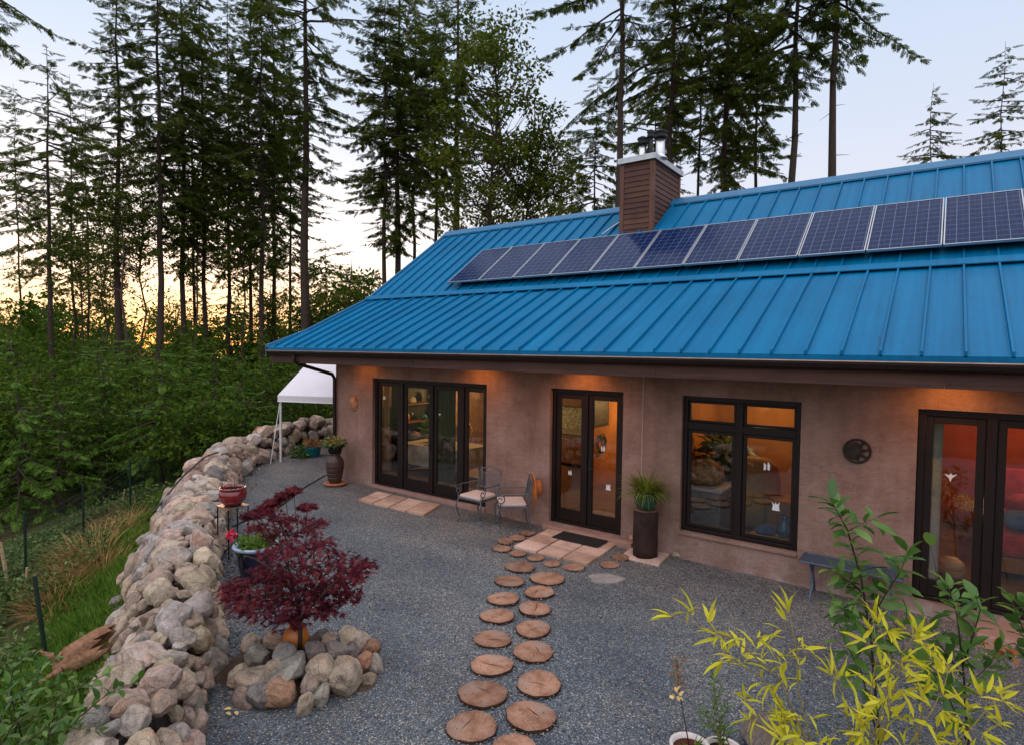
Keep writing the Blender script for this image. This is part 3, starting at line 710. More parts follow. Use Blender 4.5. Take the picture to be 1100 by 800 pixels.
# eaves: fascia, gutter, soffit, downspout
b = MB(); xx = XC+.02; i = 0
for xa, xb in ((XC+.02, -7.9), (-7.898, -3.2), (-3.198, .02), (.022, 4.2), (4.202, XR_)):
    b.box((xa, -1.0, 2.655), (xb, -.955, 2.905))
fa = b.build('fascia', M['fascia'], house, .004)
b = MB()
gp_ = [(-1.004, 2.955), (-1.004, 2.83), (-1.07, 2.825), (-1.115, 2.85), (-1.13, 2.895), (-1.13, 2.925), (-1.118, 2.925), (-1.118, 2.895), (-1.10, 2.86), (-1.016, 2.85), (-1.016, 2.955)]
b.prism(gp_, 'x', XC+.03, XR_-.02)
gu = b.build('gutter', M['gutter'], house)
b = MB(); b.tube([(XC+.03, -1.135, 2.925), (XR_-.02, -1.135, 2.925)], .011, 8); b.build('gutter_lip', M['gutlip'], gu)
b = MB(); b.box((XC+.02, -.953, 2.81), (XR_, -.002, 2.835)); b.box((XL+.03, 0.0, 2.70), (X0-.002, 9.1, 2.725)); sf = b.build('soffit', M['soffit'], house)
b = MB(); b.box((XC+.03, -.95, 2.73), (XL-.01, -.90, 2.93)); b.build('end_board', M['fascia'], house)
b = MB(); xd = X0+.035
b.tube([(-11.5, -1.07, 2.84), (-11.5, -1.07, 2.70), (-11.47, -.98, 2.64), (-11.43, -.12, 2.40), (-11.43, -.055, 2.30), (-11.43, -.055, .02), (-11.45, -.2, -.03)], .04, 10)
b.build('downspout', M['gutter'], house)
# soffit downlights (lit in the photograph: warm pools over the doors)
for (x, e) in ((ony(392, 408)[0]+.1, 5), (ony(519, 412)[0], 8), (ony(630, 418)[0], 9), (ony(1021, 440)[0], 9), (2.4, 7)):
    b = MB(); b.lathe([(.001, 2.80), (.05, 2.80), (.055, 2.807), (.001, 2.807)], (x, -.44, 0), 16); b.build('soffit_light', M['soffitglow'], sf)
    l = bpy.data.lights.new('soffit_lamp', 'SPOT'); l.energy = e*3.0; l.color = (1., .36, .07); l.spot_size = R(155); l.spot_blend = 1.; l.shadow_soft_size = .05
    o = bpy.data.objects.new('soffit_lamp', l); COL.objects.link(o); o.location = (x, -.44, 2.79); o.rotation_euler = (R(16), 0, 0)
# chimney
CX0, CX1, CY0, CY1, CZ = -5.92, -5.17, 3.42, 4.98, 7.14
b = MB(); zb = zup(CY0)-.5; z = zb
while z < CZ-.001:
    z2 = min(z+.115, CZ); e = .004
    b.hexa([(CX0-.014, CY0-.014, z), (CX1+.014, CY0-.014, z), (CX1+.014, CY1+.014, z), (CX0-.014, CY1+.014, z), (CX0, CY0, z2-.004), (CX1, CY0, z2-.004), (CX1, CY1, z2-.004), (CX0, CY1, z2-.004)]); z = z2
ch = b.build('chimney', M['siding'], house)
for (x, y) in ((CX0, CY0), (CX1, CY0), (CX0, CY1), (CX1, CY1)):
    b = MB()
    sx_ = -1 if x == CX0 else 1; sy_ = -1 if y == CY0 else 1
    b.box((x-sx_*.075, y-sy_*.075, zb), (x+sx_*.022, y+sy_*.022, CZ))
    b.build('corner_trim', M['cedartrim'], ch, .004)
b = MB(); b.box((CX0-.07, CY0-.07, CZ+.001), (CX1+.07, CY1+.07, CZ+.125)); b.hexa([(CX0-.06, CY0-.06, CZ+.125), (CX1+.06, CY0-.06, CZ+.125), (CX1+.06, CY1+.06, CZ+.125), (CX0-.06, CY1+.06, CZ+.125), (CX0+.3, CY0+.5, CZ+.16), (CX1-.3, CY0+.5, CZ+.16), (CX1-.3, CY1-.5, CZ+.16), (CX0+.3, CY1-.5, CZ+.16)])
b.build('chimney_cap', M['sheet'], ch, .006)
def flue(px, pyt, Y, rad, caps):
    top = ony(px, pyt, Y); z0 = CZ+.10
    b = MB(); c = (top[0], Y, 0)
    b.lathe([(rad*1.6, z0), (rad*1.5, z0+.03), (rad*1.02, z0+.09), (rad, z0+.1), (rad, top[2])], c, 20, True, True)
    o = b.build('flue_pipe', M['flue'] if caps != 2 else M['black'], ch)
    for p in o.data.polygons: p.use_smooth = True
    b = MB(); zt = top[2]
    b.lathe([(rad*1.25, zt-.10), (rad*1.42, zt-.09), (rad*1.42, zt-.05), (rad*1.15, zt-.045), (rad*1.15, zt+.0), (rad*1.4, zt+.005), (rad*1.4, zt+.04), (rad*.7, zt+.075)], c, 20, True, True)
    b.build('flue_cap', M['black'], ch)
flue(690.3, 151, CY0+.55, .085, 1); flue(699, 143.5, CY0+.62, .06, 2); flue(709.5, 144, CY0+.38, .105, 1)
b = MB()
q = [(-6.35, 3.38), (-6.22, 3.5), (-6.05, 3.62), (-5.93, 3.66)]
b.tube([(x, y, zup(y)+.06+.05*k) for k, (x, y) in enumerate(q)], .014, 6); b.build('conduit', M['sheet'], house)
# solar array: every panel is a thing on its feet
ca = math.atan2(ZR-ZK, YR-YK); NV = np.array([0, -math.sin(ca), math.cos(ca)]); UV_ = np.array([0, math.cos(ca), math.sin(ca)])
OFF = .16; PW, PL = .93, 1.60
base = np.array([0, YK, ZK])+NV*OFF
yb0 = 1.685                                # y of the lower edge at that offset
o0 = base+UV_*((yb0-base[1])/UV_[1])
rowlab = ['leftmost', 'second', 'third', 'fourth', 'fifth', 'sixth', 'seventh', 'eighth', 'ninth', 'tenth', 'eleventh', 'rightmost']
def make_panel():
    t = thing('solar_panel', 'solar panel', 'solar panel', (0, 0, 0), 0, 'solar panels in a row on the blue roof')
    b = MB(); rect_frame_xy = lambda x0, y0, x1, y1: b.box((x0, y0, -.02), (x1, y1, .02))
    e = .017
    rect_frame_xy(0, 0, PW, e); rect_frame_xy(0, PL-e, PW, PL); rect_frame_xy(0, e, e, PL-e); rect_frame_xy(PW-e, e, PW, PL-e)
    b.build('frame', M['frame_al'], t, .002, world=False)
    b = MB(); b.box((e-.002, e-.002, -.014), (PW-e+.002, PL-e+.002, .010)); b.build('cell_sheet', M['cells'], t, world=False)
    b = MB()
    for x in (.12, PW-.16):
        for y in (.28, PL-.32): b.box((x, y, -OFF-.0), (x+.04, y+.05, -.02))
    b.build('mounting_foot', M['frame_al'], t, world=False)
    return t
pan = make_panel()
for k in range(12):
    o = pan if k == 0 else dup_tree(pan)
    o.location = o0+np.array([-9.50+.945*k, 0, 0]); o.rotation_euler = (ca, 0, 0)
    if k in (0, 11): o['label'] = f'{rowlab[k]} dark blue solar panel of the row on the roof'
    elif k == 4: o['label'] = 'fifth solar panel from the left, its upper edge before the chimney'
    else: o['label'] = f'dark blue solar panel, {rowlab[k]} from the left end of the row'
# ------------------------------------------------------------------ rooms behind the glass
b = MB(); b.box((X0+.302, WT+.002, -.08), (X1-.302, 6.0, -.002)); b.build('interior_floor', M['infloor'], house)
b = MB(); b.box((X0+.302, WT+.002, 2.60), (X1-.302, 6.0, 2.66)); b.build('interior_ceiling', M['inceil'], house)
b = MB(); b.box((X0+.304, 5.2, 0), (-3.9, 5.3, 2.598)); b.build('interior_wall', M['plaster_t'], house)
b = MB(); b.box((-3.898, 3.9, 0), (-1.002, 4.0, 2.598)); b.build('interior_wall', M['plaster_o'], house)
b = MB(); b.box((-.998, 4.6, 0), (X1-.304, 4.7, 2.598)); b.build('interior_wall', M['plaster_r'], house)
b = MB(); b.box((-3.9, WT+.004, 0), (-3.8, 5.19, 2.598)); b.build('interior_wall', M['plaster_o'], house)
b = MB(); b.box((-1.1, WT+.004, 0), (-1.0, 4.59, 2.598)); b.build('interior_wall', M['plaster_r'], house)
b = MB(); b.box((-6.35, 2.6, 0), (-6.22, 5.19, 2.598)); b.build('interior_wall', M['plaster_o'], house)
def plamp(x, y, z, e, col=(1., .58, .22), r=.12):
    l = bpy.data.lights.new('room_light', 'POINT'); l.energy = e; l.color = col; l.shadow_soft_size = r
    o = bpy.data.objects.new('room_light', l); COL.objects.link(o); o.location = (x, y, z)
def pendant(x, y, z, label, e):
    t = thing('pendant_lamp', label, 'lamp', (x, y, 2.598))
    b = MB(); b.tube([(x, y, 2.597), (x, y, z+.12)], .006, 6); b.lathe([(.05, 2.575), (.05, 2.597)], (x, y, 0), 12, True, True); b.build('cord', M['black'], t)
    b = MB(); b.lathe([(.04, z+.12), (.15, z+.02), (.16, z-.03), (.15, z-.03), (.035, z+.105)], (x, y, 0), 20, False); b.build('lamp_shade', M['orange'], t)
    b = MB(); b.lathe([(.005, z-.06), (.04, z-.03), (.045, z+.02), (.02, z+.07)], (x, y, 0), 12, True, True); b.build('bulb', M['lampglow'], t)
    plamp(x, y, z-.16, e)
pendant(-10.2, 3.6, 1.95, 'small orange pendant lamp glowing inside the four-bay french door', 60)
pendant(-5.2, 4.2, 2.0, 'orange pendant lamp over the kitchen counter behind the patio door', 60)
pendant(-2.7, 2.9, 2.2, 'orange pendant lamp in the ochre room behind the window', 26)
pendant(1.2, 3.2, 2.15, 'orange pendant lamp in the red bedroom at the right', 30)
plamp(-10.2, 1.2, 2.3, 16)
plamp(-8.2, 1.9, 2.3, 12)
# kitchen: counter, wall cupboards, tiled splash
t = thing('kitchen_counter', 'honey wood kitchen counter seen through the patio door', 'counter', (-7.8, 4.85, 0))
b = MB(); b.box((-9.4, 4.55, .09), (-6.4, 5.19, .86)); b.build('base_cabinet', M['cabinet'], t, .01)
b = MB(); b.box((-9.42, 4.5, .862), (-6.38, 5.19, .9)); b.build('worktop', M['cloth'], t, .006)
b = MB(); b.box((-9.4, 4.6, 0), (-6.4, 5.15, .088)); b.build('plinth', M['black'], t)
t = thing('backsplash', 'patterned green and cream tile panel above the kitchen counter', 'tile panel', (-7.8, 5.19, 1.2))
b = MB(); b.box((-9.4, 5.17, .905), (-6.4, 5.198, 1.5)); b.build('tile_panel', M['tilesplash'], t)
b = MB(); b.box((-9.4, 5.1, 1.502), (-6.4, 5.198, 1.53)); b.build('shelf', M['cabinet'], t)
t = thing('wall_cupboard', 'honey wood wall cupboards above the tiled splash', 'cupboard', (-7.8, 5.0, 1.55))
b = MB(); b.box((-9.4, 4.85, 1.55), (-6.4, 5.198, 2.4)); b.build('cupboard_body', M['cabinet'], t, .006)
for k in range(5):
    b = MB(); b.box((-9.38+.6*k, 4.82, 1.57), (-8.82+.6*k, 4.848, 2.38)); b.build('cupboard_door', M['cabinet'], t, .006)
t = thing('side_cabinet', 'bright honey cabinet with a lit tiled niche behind the left patio door leaf', 'cabinet', (-6.2, 4.6, 0))
b = MB(); b.box((-6.21, 4.5, 0), (-4.0, 5.198, .9)); b.build('base_cabinet', M['cabinet'], t, .01)
b = MB(); b.box((-6.21, 5.15, .905), (-4.0, 5.198, 1.45)); b.build('tile_panel', M['tilesplash'], t)
b = MB(); b.box((-6.21, 4.85, 1.46), (-4.0, 5.198, 2.35)); b.build('upper_cabinet', M['cabinet'], t, .01)
b = MB(); b.box((-6.21, 4.48, .902), (-4.0, 5.148, .94)); b.build('worktop', M['cloth'], t, .01)
for k, (x, r_, h) in enumerate(((-5.9, .05, .22), (-5.5, .06, .14), (-5.1, .045, .26), (-4.6, .07, .16))):
    b = MB(); b.smooth = True; b.lathe([(r_*.8, .942), (r_, .97), (r_, .942+h*.6), (r_*.4, .942+h*.8), (r_*.45, .942+h)], (x, 4.75, 0), 14, True, True)
    tag(b.build('jar', [M['teal'], M['whitepot'], M['greenglaze'], M['orange']][k]), f"{['teal', 'chalky white', 'bottle green', 'amber'][k]} jar on the kitchen worktop behind the patio door", 'jar', 'jars on the kitchen worktop')
t = thing('wall_picture', 'dark framed picture on the tan wall behind the right patio door leaf', 'picture', (-4.6, 3.0, 1.4))
b = MB(); rect_frame(b, -3.94, -3.90, 1.35, 2.05, 1.6, 2.1, .001, .001, .04, .04); b.build('picture_frame', M['black'], t)
b = MB(); b.box((-3.935, 1.6, 1.39), (-3.902, 2.1, 2.01)); b.build('picture', M['photo'], t)
# dining table, wicker chair, sofa
t = thing('dining_table', 'dining table under a pale cloth inside the four-bay door', 'table', (-9.6, 1.7, 0))
b = MB(); b.box((-10.5, 1.2, .70), (-8.7, 2.2, .74)); b.build('tabletop', M['cabinet'], t, .01)
b = MB(); b.box((-10.53, 1.17, .742), (-8.67, 2.23, .75))
for (x0_, y0_, x1_, y1_) in ((-10.53, 1.165, -8.67, 1.17), (-10.53, 2.23, -8.67, 2.235), (-10.535, 1.17, -10.53, 2.23), (-8.67, 1.17, -8.665, 2.23)): b.box((x0_, y0_, .28), (x1_, y1_, .75))
b.build('tablecloth', M['cloth'], t)
for x in (-10.4, -8.8):
    for y in (1.3, 2.1):
        b = MB(); b.tube([(x, y, 0), (x, y, .70)], [.03, .04], 8); b.build('leg', M['cabinet'], t)
t = thing('wicker_chair', 'round backed wicker chair behind the dining table', 'chair', (-10.1, 2.7, 0))
b = MB(); b.smooth = True
b.lathe([(.16, .02), (.22, .02), (.28, .36), (.31, .42), (.28, .44), (.1, .45)], (-10.1, 2.75, 0), 20, True, True); b.build('seat', M['wicker'], t)
b = MB(); vs = []; n = 18
for j in range(2):
    for i in range(n+1):
        a = math.pi*(i/n); rr = .33+.03*j; vs += [(-10.1+rr*math.cos(a), 2.75+rr*math.sin(a)*.9, .44), (-10.1+(rr+.05)*math.cos(a), 2.75+(rr+.05)*math.sin(a)*.9, .68+.42*math.sin(a))]
k2 = 2*(n+1); fs = []
for i in range(n):
    a = 2*i; fs += [(a, a+2, a+3, a+1), (k2+a, k2+a+1, k2+a+3, k2+a+2), (a+1, a+3, k2+a+3, k2+a+1)]
b.add(vs, fs); b.build('backrest', M['wicker'], t)
def bush(cx, cy, cz, r_, n, L, W, mat, name, parent=None, tpl=T_OVAL, squash=.8, seed=1):
    g = np.random.default_rng(seed); d = g.normal(size=(n, 3)); d /= np.linalg.norm(d, axis=1, keepdims=True)
    P = np.array([cx, cy, cz])+d*(g.random((n, 1))**.5)*r_*np.array([1, 1, squash]); D = d+g.normal(size=(n, 3))*.5
    off = np.zeros(3); p = parent
    while p is not None: off = off+ORG.get(p.name, np.zeros(3)); p = p.parent
    return link(name, scatter(name, tpl, P-off, D, g.normal(size=(n, 3))+np.array([0, 0, 1.2]), L*(.6+.8*g.random(n)), W*(.6+.8*g.random(n))), parent, mat)
t = thing('house_plant', 'leafy house plant on the pale tablecloth inside the four-bay door', 'plant', (-10.0, 1.7, .752))
b = MB(); b.smooth = True; b.lathe([(.07, .752), (.10, .88), (.09, .88), (.06, .77)], (-10.0, 1.7, 0), 16); b.build('pot', M['whitepot'], t)
bush(-10.0, 1.7, 1.08, .22, 120, .16, .06, M['shrub'], 'foliage', t, seed=4)
def curtain(x0, x1, y, z0, z1, mat, label, axis='x'):
    b = MB(); b.smooth = True; n = max(8, int((x1-x0)*60)); vs = []
    for i in range(n+1):
        u = x0+(x1-x0)*i/n; dd = .035*math.sin(i*1.05)+.012*math.sin(i*2.3+1); vs += [(u, y+dd, z0), (u, y+dd*.7, z1)]
    vs += [(x, y_+.012, z) for x, y_, z in vs]; m = 2*(n+1)
    fs = [(2*i, 2*i+2, 2*i+3, 2*i+1) for i in range(n)]+[(m+2*i, m+2*i+1, m+2*i+3, m+2*i+2) for i in range(n)]
    b.add(vs, fs); tag(b.build('curtain', mat, fix=False), label, 'curtain', 'curtains inside the glass')
curtain(-10.5, -10.3, .62, .03, 2.5, M['curtain'], 'lit cream curtain inside the left side light')
curtain(-8.85, -8.3, .62, .03, 2.5, M['curtaingrn'], 'dark olive curtain inside the right half of the four-bay door')
curtain(-3.42, -3.28, .60, .03, 2.5, M['curtaingrey'], 'pale curtain at the left edge of the window')
curtain(ony(993, 550, .6)[0], ony(1010, 550, .6)[0], .60, .03, 2.25, M['curtaingrey'], 'long grey linen curtain inside the red room door')
t = thing('sofa', 'grey sofa inside the right side light', 'sofa', (-8.6, 3.0, 0))
b = MB(); b.box((-9.2, 2.6, .12), (-8.2, 3.9, .45)); b.build('seat', M['sofa'], t, .06)
b = MB(); b.box((-8.42, 2.6, .452), (-8.2, 3.9, .9)); b.build('backrest', M['sofa'], t, .06)
def onx(px, py, X):
    d = ray(px, py); return CAM+d*(X-CAM[0])/d[0]
for (xa, ya, xb, yb, lb) in ((637, 430, 653, 456, 'dark framed picture high on the orange wall behind the right patio door leaf'),):
    A0, A1 = onx(xa, ya, -6.21), onx(xb, yb, -6.21); t = thing('wall_picture', lb, 'picture', (-6.218, A0[1], A1[2]))
    ya_, yb_ = sorted((A0[1], A1[1])); za_, zb_ = sorted((A0[2], A1[2]))
    b = MB(); b.box((-6.217, ya_, za_), (-6.19, yb_, zb_)); b.build('picture_frame', M['black'], t)
    b = MB(); b.box((-6.188, ya_+.06, za_+.06), (-6.186, yb_-.06, zb_-.06)); b.build('picture', M['photo'], t)
A0 = onx(645, 476, -6.2); t = thing('twig_wreath', 'dark twig wreath on the orange wall behind the right patio door leaf', 'wreath', A0)
gw = np.random.default_rng(2); b = MB()
for k in range(26): a = gw.uniform(0, 6.28); r_ = gw.uniform(.13, .24); b.tube([(A0[0]+gw.uniform(.01, .05), A0[1]+r_*math.cos(a+u), A0[2]+r_*math.sin(a+u)) for u in np.linspace(0, 1.6, 6)], .009, 4)
b.build('twigs', M['black'], t)
t = thing('display_cabinet', 'tall dark wood display cabinet at the end wall inside the four-bay door', 'cabinet', (-10.95, 2.2, 0))
b = MB(); b.box((-11.14, 1.45, 0), (-10.78, 1.5, 2.15)); b.box((-11.14, 3.0, 0), (-10.78, 3.05, 2.15)); b.box((-11.14, 1.502, 2.1), (-10.78, 2.998, 2.15)); b.box((-11.14, 1.502, 0), (-10.78, 2.998, .75)); b.box((-11.14, 1.502, .752), (-11.12, 2.998, 2.098)); b.build('cabinet_body', M['doorwood'], t)
for z in (1.15, 1.6):
    b = MB(); b.box((-11.118, 1.503, z), (-10.8, 2.997, z+.025)); b.build('shelf', M['cabinet'], t)
for k, (y, z, r_, h, m, nm) in enumerate(((1.7, .752, .09, .2, 'whitepot', 'chalky white jug'), (2.1, .752, .11, .14, 'terracotta', 'wide terracotta bowl'), (2.6, .752, .07, .26, 'bluevase', 'slim blue vase'), (1.8, 1.177, .08, .22, 'orange', 'amber vase'), (2.4, 1.177, .1, .15, 'teal', 'teal bowl'), (2.8, 1.177, .07, .24, 'urn', 'brown stoneware vase'), (2.0, 1.627, .1, .16, 'whitepot', 'white bowl on the top shelf'), (2.6, 1.627, .08, .24, 'greenglaze', 'bottle green vase'))):
    b = MB(); b.smooth = True; b.lathe([(r_*.6, 0), (r_, h*.35), (r_*.75, h*.7), (r_*.45, h*.9), (r_*.55, h)], (-10.95, y, z), 14); tag(b.build('vase', M[m]), f'{nm} in the dark display cabinet inside the four-bay door', 'vase', 'pots in the display cabinet')
for k, (xa, ya, xb, yb, lb) in enumerate(((408, 438, 420, 462, 'dark framed picture on the end wall behind the left side light'),)):
    A0, A1 = onx(xa, ya, -11.14), onx(xb, yb, -11.14); ya_, yb_ = sorted((A0[1], A1[1])); za_, zb_ = sorted((A0[2], A1[2]))
    if ya_ > .4:
        t = thing('wall_picture', lb, 'picture', (-11.14, ya_, za_)); b = MB(); b.box((-11.147, ya_, za_), (-11.12, yb_, zb_)); b.build('picture_frame', M['black'], t); b = MB(); b.box((-11.118, ya_+.05, za_+.05), (-11.116, yb_-.05, zb_-.05)); b.build('picture', M['photo'], t)
# study behind the window
t = thing('bench_seat', 'dark upholstered bench under the woolly cushion in the window', 'bench', (-3.2, 1.2, 0))
b = MB(); b.box((-3.6, .95, 0), (-2.85, 1.7, .72)); b.build('seat', M['sofa'], t, .03)
b = MB(); b.box((-3.62, .93, .722), (-2.83, 1.72, .78)); b.build('cover', M['curtaingrey'], t, .02)
b = MB(); b.smooth = True; b.lathe([(.04, .79), (.24, .80), (.31, .92), (.28, 1.06), (.17, 1.17), (.02, 1.2)], (-3.24, 1.32, 0), 26, True, False, .05); tag(b.build('wool_cushion', M['basket']), 'tan woolly cushion on the dark bench in the window', 'cushion')
t = thing('armchair', 'armchair draped in an ochre throw behind the right window sash', 'armchair', (-2.58, 2.05, 0))
b = MB(); b.smooth = True; b.lathe([(.30, .05), (.36, .4), (.37, .8), (.33, 1.05), (.22, 1.18), (.02, 1.22)], (-2.58, 2.05, 0), 26, True, False, .06); b.build('throw', M['yellowcloth'], t)
b = MB(); b.box((-2.85, 1.75, 0), (-2.3, 2.35, .06)); b.build('base', M['black'], t)
bush(-3.2, 2.35, 1.22, .34, 150, .26, .09, M['shrub'], 'foliage', thing('house_plant', 'dark leafy house plant between the cushion and the ochre armchair', 'plant', (-3.2, 2.35, 0)), seed=9)
b = MB(); b.smooth = True; b.lathe([(.14, 0), (.18, .5), (.2, .95), (.17, .95), (.15, .6)], (-3.2, 2.35, 0), 18); b.build('pot', M['urn'], bpy.data.objects['house_plant.001'])
t = thing('wooden_chest', 'orange wooden chest under the right window sash', 'chest', (-1.95, 1.7, 0))
b = MB(); b.box((-2.25, 1.45, 0), (-1.65, 1.95, .58)); b.build('box', M['cabinet'], t, .01)
b = MB(); b.box((-2.27, 1.43, .582), (-1.63, 1.97, .63)); b.build('lid', M['cabinet'], t, .01)
b = MB(); b.box((-2.3, .55, .22), (-1.12, .95, .27)); b.box((-2.25, .6, 0), (-2.2, .9, .22)); b.box((-1.2, .6, 0), (-1.15, .9, .22)); tag(b.build('low_shelf', M['cabinet'], None, .006), 'low shelf along the foot of the window holding a blue vase', 'shelf')
b = MB(); b.smooth = True; b.lathe([(.06, .272), (.115, .33), (.12, .42), (.06, .50), (.045, .56), (.06, .60), (.05, .60)], (ony(843, 575, .72)[0], .72, 0), 22); tag(b.build('vase', M['bluevase']), 'blue vase standing on the low shelf at the right of the window', 'vase')
b = MB(); b.smooth = True; b.lathe([(.02, .272), (.12, .28), (.16, .33), (.08, .40), (.01, .41)], (ony(822, 580, .74)[0], .74, 0), 18, True, False, .1); tag(b.build('folded_cloth', M['bluecloth']), 'crumpled dark blue cloth on the low shelf in the window', 'cloth')
# red bedroom
t = thing('bed', 'bed with a red cover inside the right hand french door', 'bed', (1.3, 2.5, 0))
b = MB(); b.box((.55, 1.55, .1), (2.6, 3.6, .3)); b.build('bed_base', M['cabinet'], t, .01)
b = MB(); b.box((.53, 1.53, .302), (2.62, 3.62, .62)); b.build('mattress', M['redcloth'], t, .08)
b = MB(); b.box((.6, 3.7, .1), (2.6, 3.78, 1.2)); b.build('headboard', M['redcloth'], t, .02)
b = MB(); b.smooth = True; b.lathe([(.02, .63), (.26, .66), (.32, .74), (.22, .84), (.02, .87)], (1.0, 1.95, 0), 20, True, False, .12); tag(b.build('cushion', M['bluecloth']), 'blue cushion on the red bed', 'cushion')
b = MB(); b.smooth = True; b.lathe([(.02, .63), (.3, .66), (.36, .78), (.24, .93), (.02, .97)], (1.15, 2.8, 0), 20, True, False, .12); tag(b.build('cushion', M['redcloth']), 'large crumpled red cushion at the head of the bed', 'cushion')
t = thing('stool', 'small dark stool under the round orange globe', 'stool', (.42, 1.0, 0))
P = ony(1022, 605, 1.0); zl = P[2]
b = MB(); b.lathe([(.02, zl-.26), (.2, zl-.26), (.2, zl-.225), (.02, zl-.225)], (P[0], 1.0, 0), 16, True, True); b.build('seat', M['black'], t)
b = MB()
for k in range(3): a = k*2.1; b.tube([(P[0]+.13*math.cos(a), 1+.13*math.sin(a), zl-.26), (P[0]+.19*math.cos(a), 1+.19*math.sin(a), 0)], .014, 6)
b.build('legs_frame', M['black'], t)
b = MB(); b.smooth = True; b.lathe([(.07, zl-.222), (.135, zl-.16), (.16, zl-.06), (.135, zl+.03), (.07, zl+.085), (.01, zl+.095)], (P[0], 1.0, 0), 26); tag(b.build('globe_ornament', M['globe']), 'round pale orange banded globe inside the red room beside the curtain', 'ornament')
plamp(P[0]+.12, 1.35, zl+.75, 4.)  # unseen lamp added to light the globe, no fixture
# ------------------------------------------------------------------ things in the yard
def px_m(P): return FPX/project(P)[2]
# paver patios
def pavers(c0, c1, c2, nx, ny, skip, labelf, group, h=.035):
    """c0 near-left, c1 near-right, c2 far-left corners on the ground"""
    a = np.array(c0); ux = (np.array(c1)-a)/nx; uy = (np.array(c2)-a)/ny; ux[2] = uy[2] = 0; out = []
    for i in range(nx):
        for j in range(ny):
            if (i, j) in skip: continue
            g = .014; jx, jy = rnd.uniform(-.004, .004), rnd.uniform(-.004, .004); lu, lv = np.linalg.norm(ux), np.linalg.norm(uy)
            q = [a+ux*(i+g/lu+jx)+uy*(j+g/lv+jy), a+ux*(i+1-g/lu+jx)+uy*(j+g/lv+jy), a+ux*(i+1-g/lu+jx)+uy*(j+1-g/lv+jy), a+ux*(i+g/lu+jx)+uy*(j+1-g/lv+jy)]
            b = MB(); zt = h+rnd.uniform(-.006, .006); c = sum(q)/4
            b.hexa([(p[0]-c[0], p[1]-c[1], gz(p[0])-c[2]-.02) for p in q]+[(p[0]-c[0], p[1]-c[1], gz(p[0])-c[2]+zt) for p in q])
            o = b.build('paver', M['paver'], None, .005); o.location = c; tag(o, labelf(i, j), 'paver', group); out.append(o)
    return out
row2 = ['row farthest from the house', 'middle row', 'row against the door']; colw = ['left', 'middle', 'right']
pavers(ground(550.8, 588), ground(631, 608.5), ground(590.5, 567.8), 3, 3, (), lambda i, j: f'square paver of the door mat patio, {colw[i]} one, {row2[j]}', 'square pavers of the door mat patio')
colv = ['leftmost', 'second', 'third', 'rightmost']
pavers(ground(383.75, 538), ground(455, 554.5), ground(405.5, 528.7), 4, 2, (), lambda i, j: f'square concrete paver before the four-bay door, {colv[i]} in its {["front", "rear"][j]} row', 'square pavers before the four-bay door')
A, B_ = ground(611, 577.5), ground(660, 586)
b = MB(); c = ground(635, 579.5); ux = np.array([1., 0, 0]); 
b.box((-.44, -.24, 0), (.44, .24, .014)); o = b.build('door_mat', M['mat'], None, .004); o.location = (-4.72, -.32, gz(-4.7)+.0435)
tag(o, 'charcoal door mat lying on the pavers at the patio door', 'door mat')
o.rotation_euler = (0, 0, R(1)); o.scale = (.95, .85, 1)
# round log slices
LOGS = [(558.6,609,105),(547.5,624.5,105),(540.6,643.4,112),(534,662,120),(529,687,130),(528,715,150),(518.5,746,172),(507,781.5,176)]
LOGR = [(588,621.5,120),(579.4,636.2,108),(574,654,115),(572.7,676,125),(573,700.5,145),(579,735,160),(570,770,176)]
LOGX = [(553,806,165)]
LOGS_S = [(567,572,58,'third round from the mat along the chair side'),(555.7,577.4,60,''),(543,581,58,''),(539,589,66,''),(556.5,594,64,''),(575.5,599,64,''),(593,605.3,62,''),(616.5,609.2,74,''),(655,606.5,70,''),(666.7,598.4,66,'')]
logvar = []
def make_log(i, h=.036):
    g = random.Random(i*13+5); n = 40; ph = [g.uniform(0, 6.28) for _ in range(5)]
    rad = [1+.035*math.sin(2*w+ph[0])+.025*math.sin(3*w+ph[1])+.014*math.sin(7*w+ph[2])+.012*math.sin(11*w+ph[3]) for w in (2*math.pi*k/n for k in range(n))]
    r0 = .2; top = [(r0*rad[k]*math.cos(2*math.pi*k/n), r0*rad[k]*math.sin(2*math.pi*k/n)) for k in range(n)]
    b = MB(); b.add([(x*1.03, y*1.03, -.05) for x, y in top]+[(x*1.035, y*1.035, h*.45) for x, y in top]+[(x*1.02, y*1.02, h-.008) for x, y in top], [(j*n+k, j*n+(k+1) % n, (j+1)*n+(k+1) % n, (j+1)*n+k) for j in range(2) for k in range(n)])
    bark = b.mesh('bark')
    b = MB(); b.add([(x*1.02, y*1.02, h-.008) for x, y in top]+[(x*.97, y*.97, h) for x, y in top], [(k, (k+1) % n, n+(k+1) % n, n+k) for k in range(n)])
    # a drying crack, laid on as a flat dark sliver
    ca_ = g.uniform(0, 3.1); cx_, cy_ = math.cos(ca_), math.sin(ca_)
    b.add([(x*.97, y*.97, h) for x, y in top], [tuple(range(n))])
    sawn = b.mesh('sawn')
    b = MB(); l = r0*g.uniform(.5, .85); w = g.uniform(.003, .007)
    oy = g.uniform(-.05, .05)
    pts = [(-l*cx_-oy*cy_, -l*cy_+oy*cx_), (w*-cy_-oy*cy_, w*cx_+oy*cx_), (l*.8*cx_-oy*cy_+.02*cy_, l*.8*cy_+oy*cx_), (w*cy_-oy*cy_, -w*cx_+oy*cx_)]
    b.add([(x, y, h+.0008) for x, y in pts], [(0, 1, 2, 3)])
    crack = b.mesh('crack')
    return bark, sawn, crack
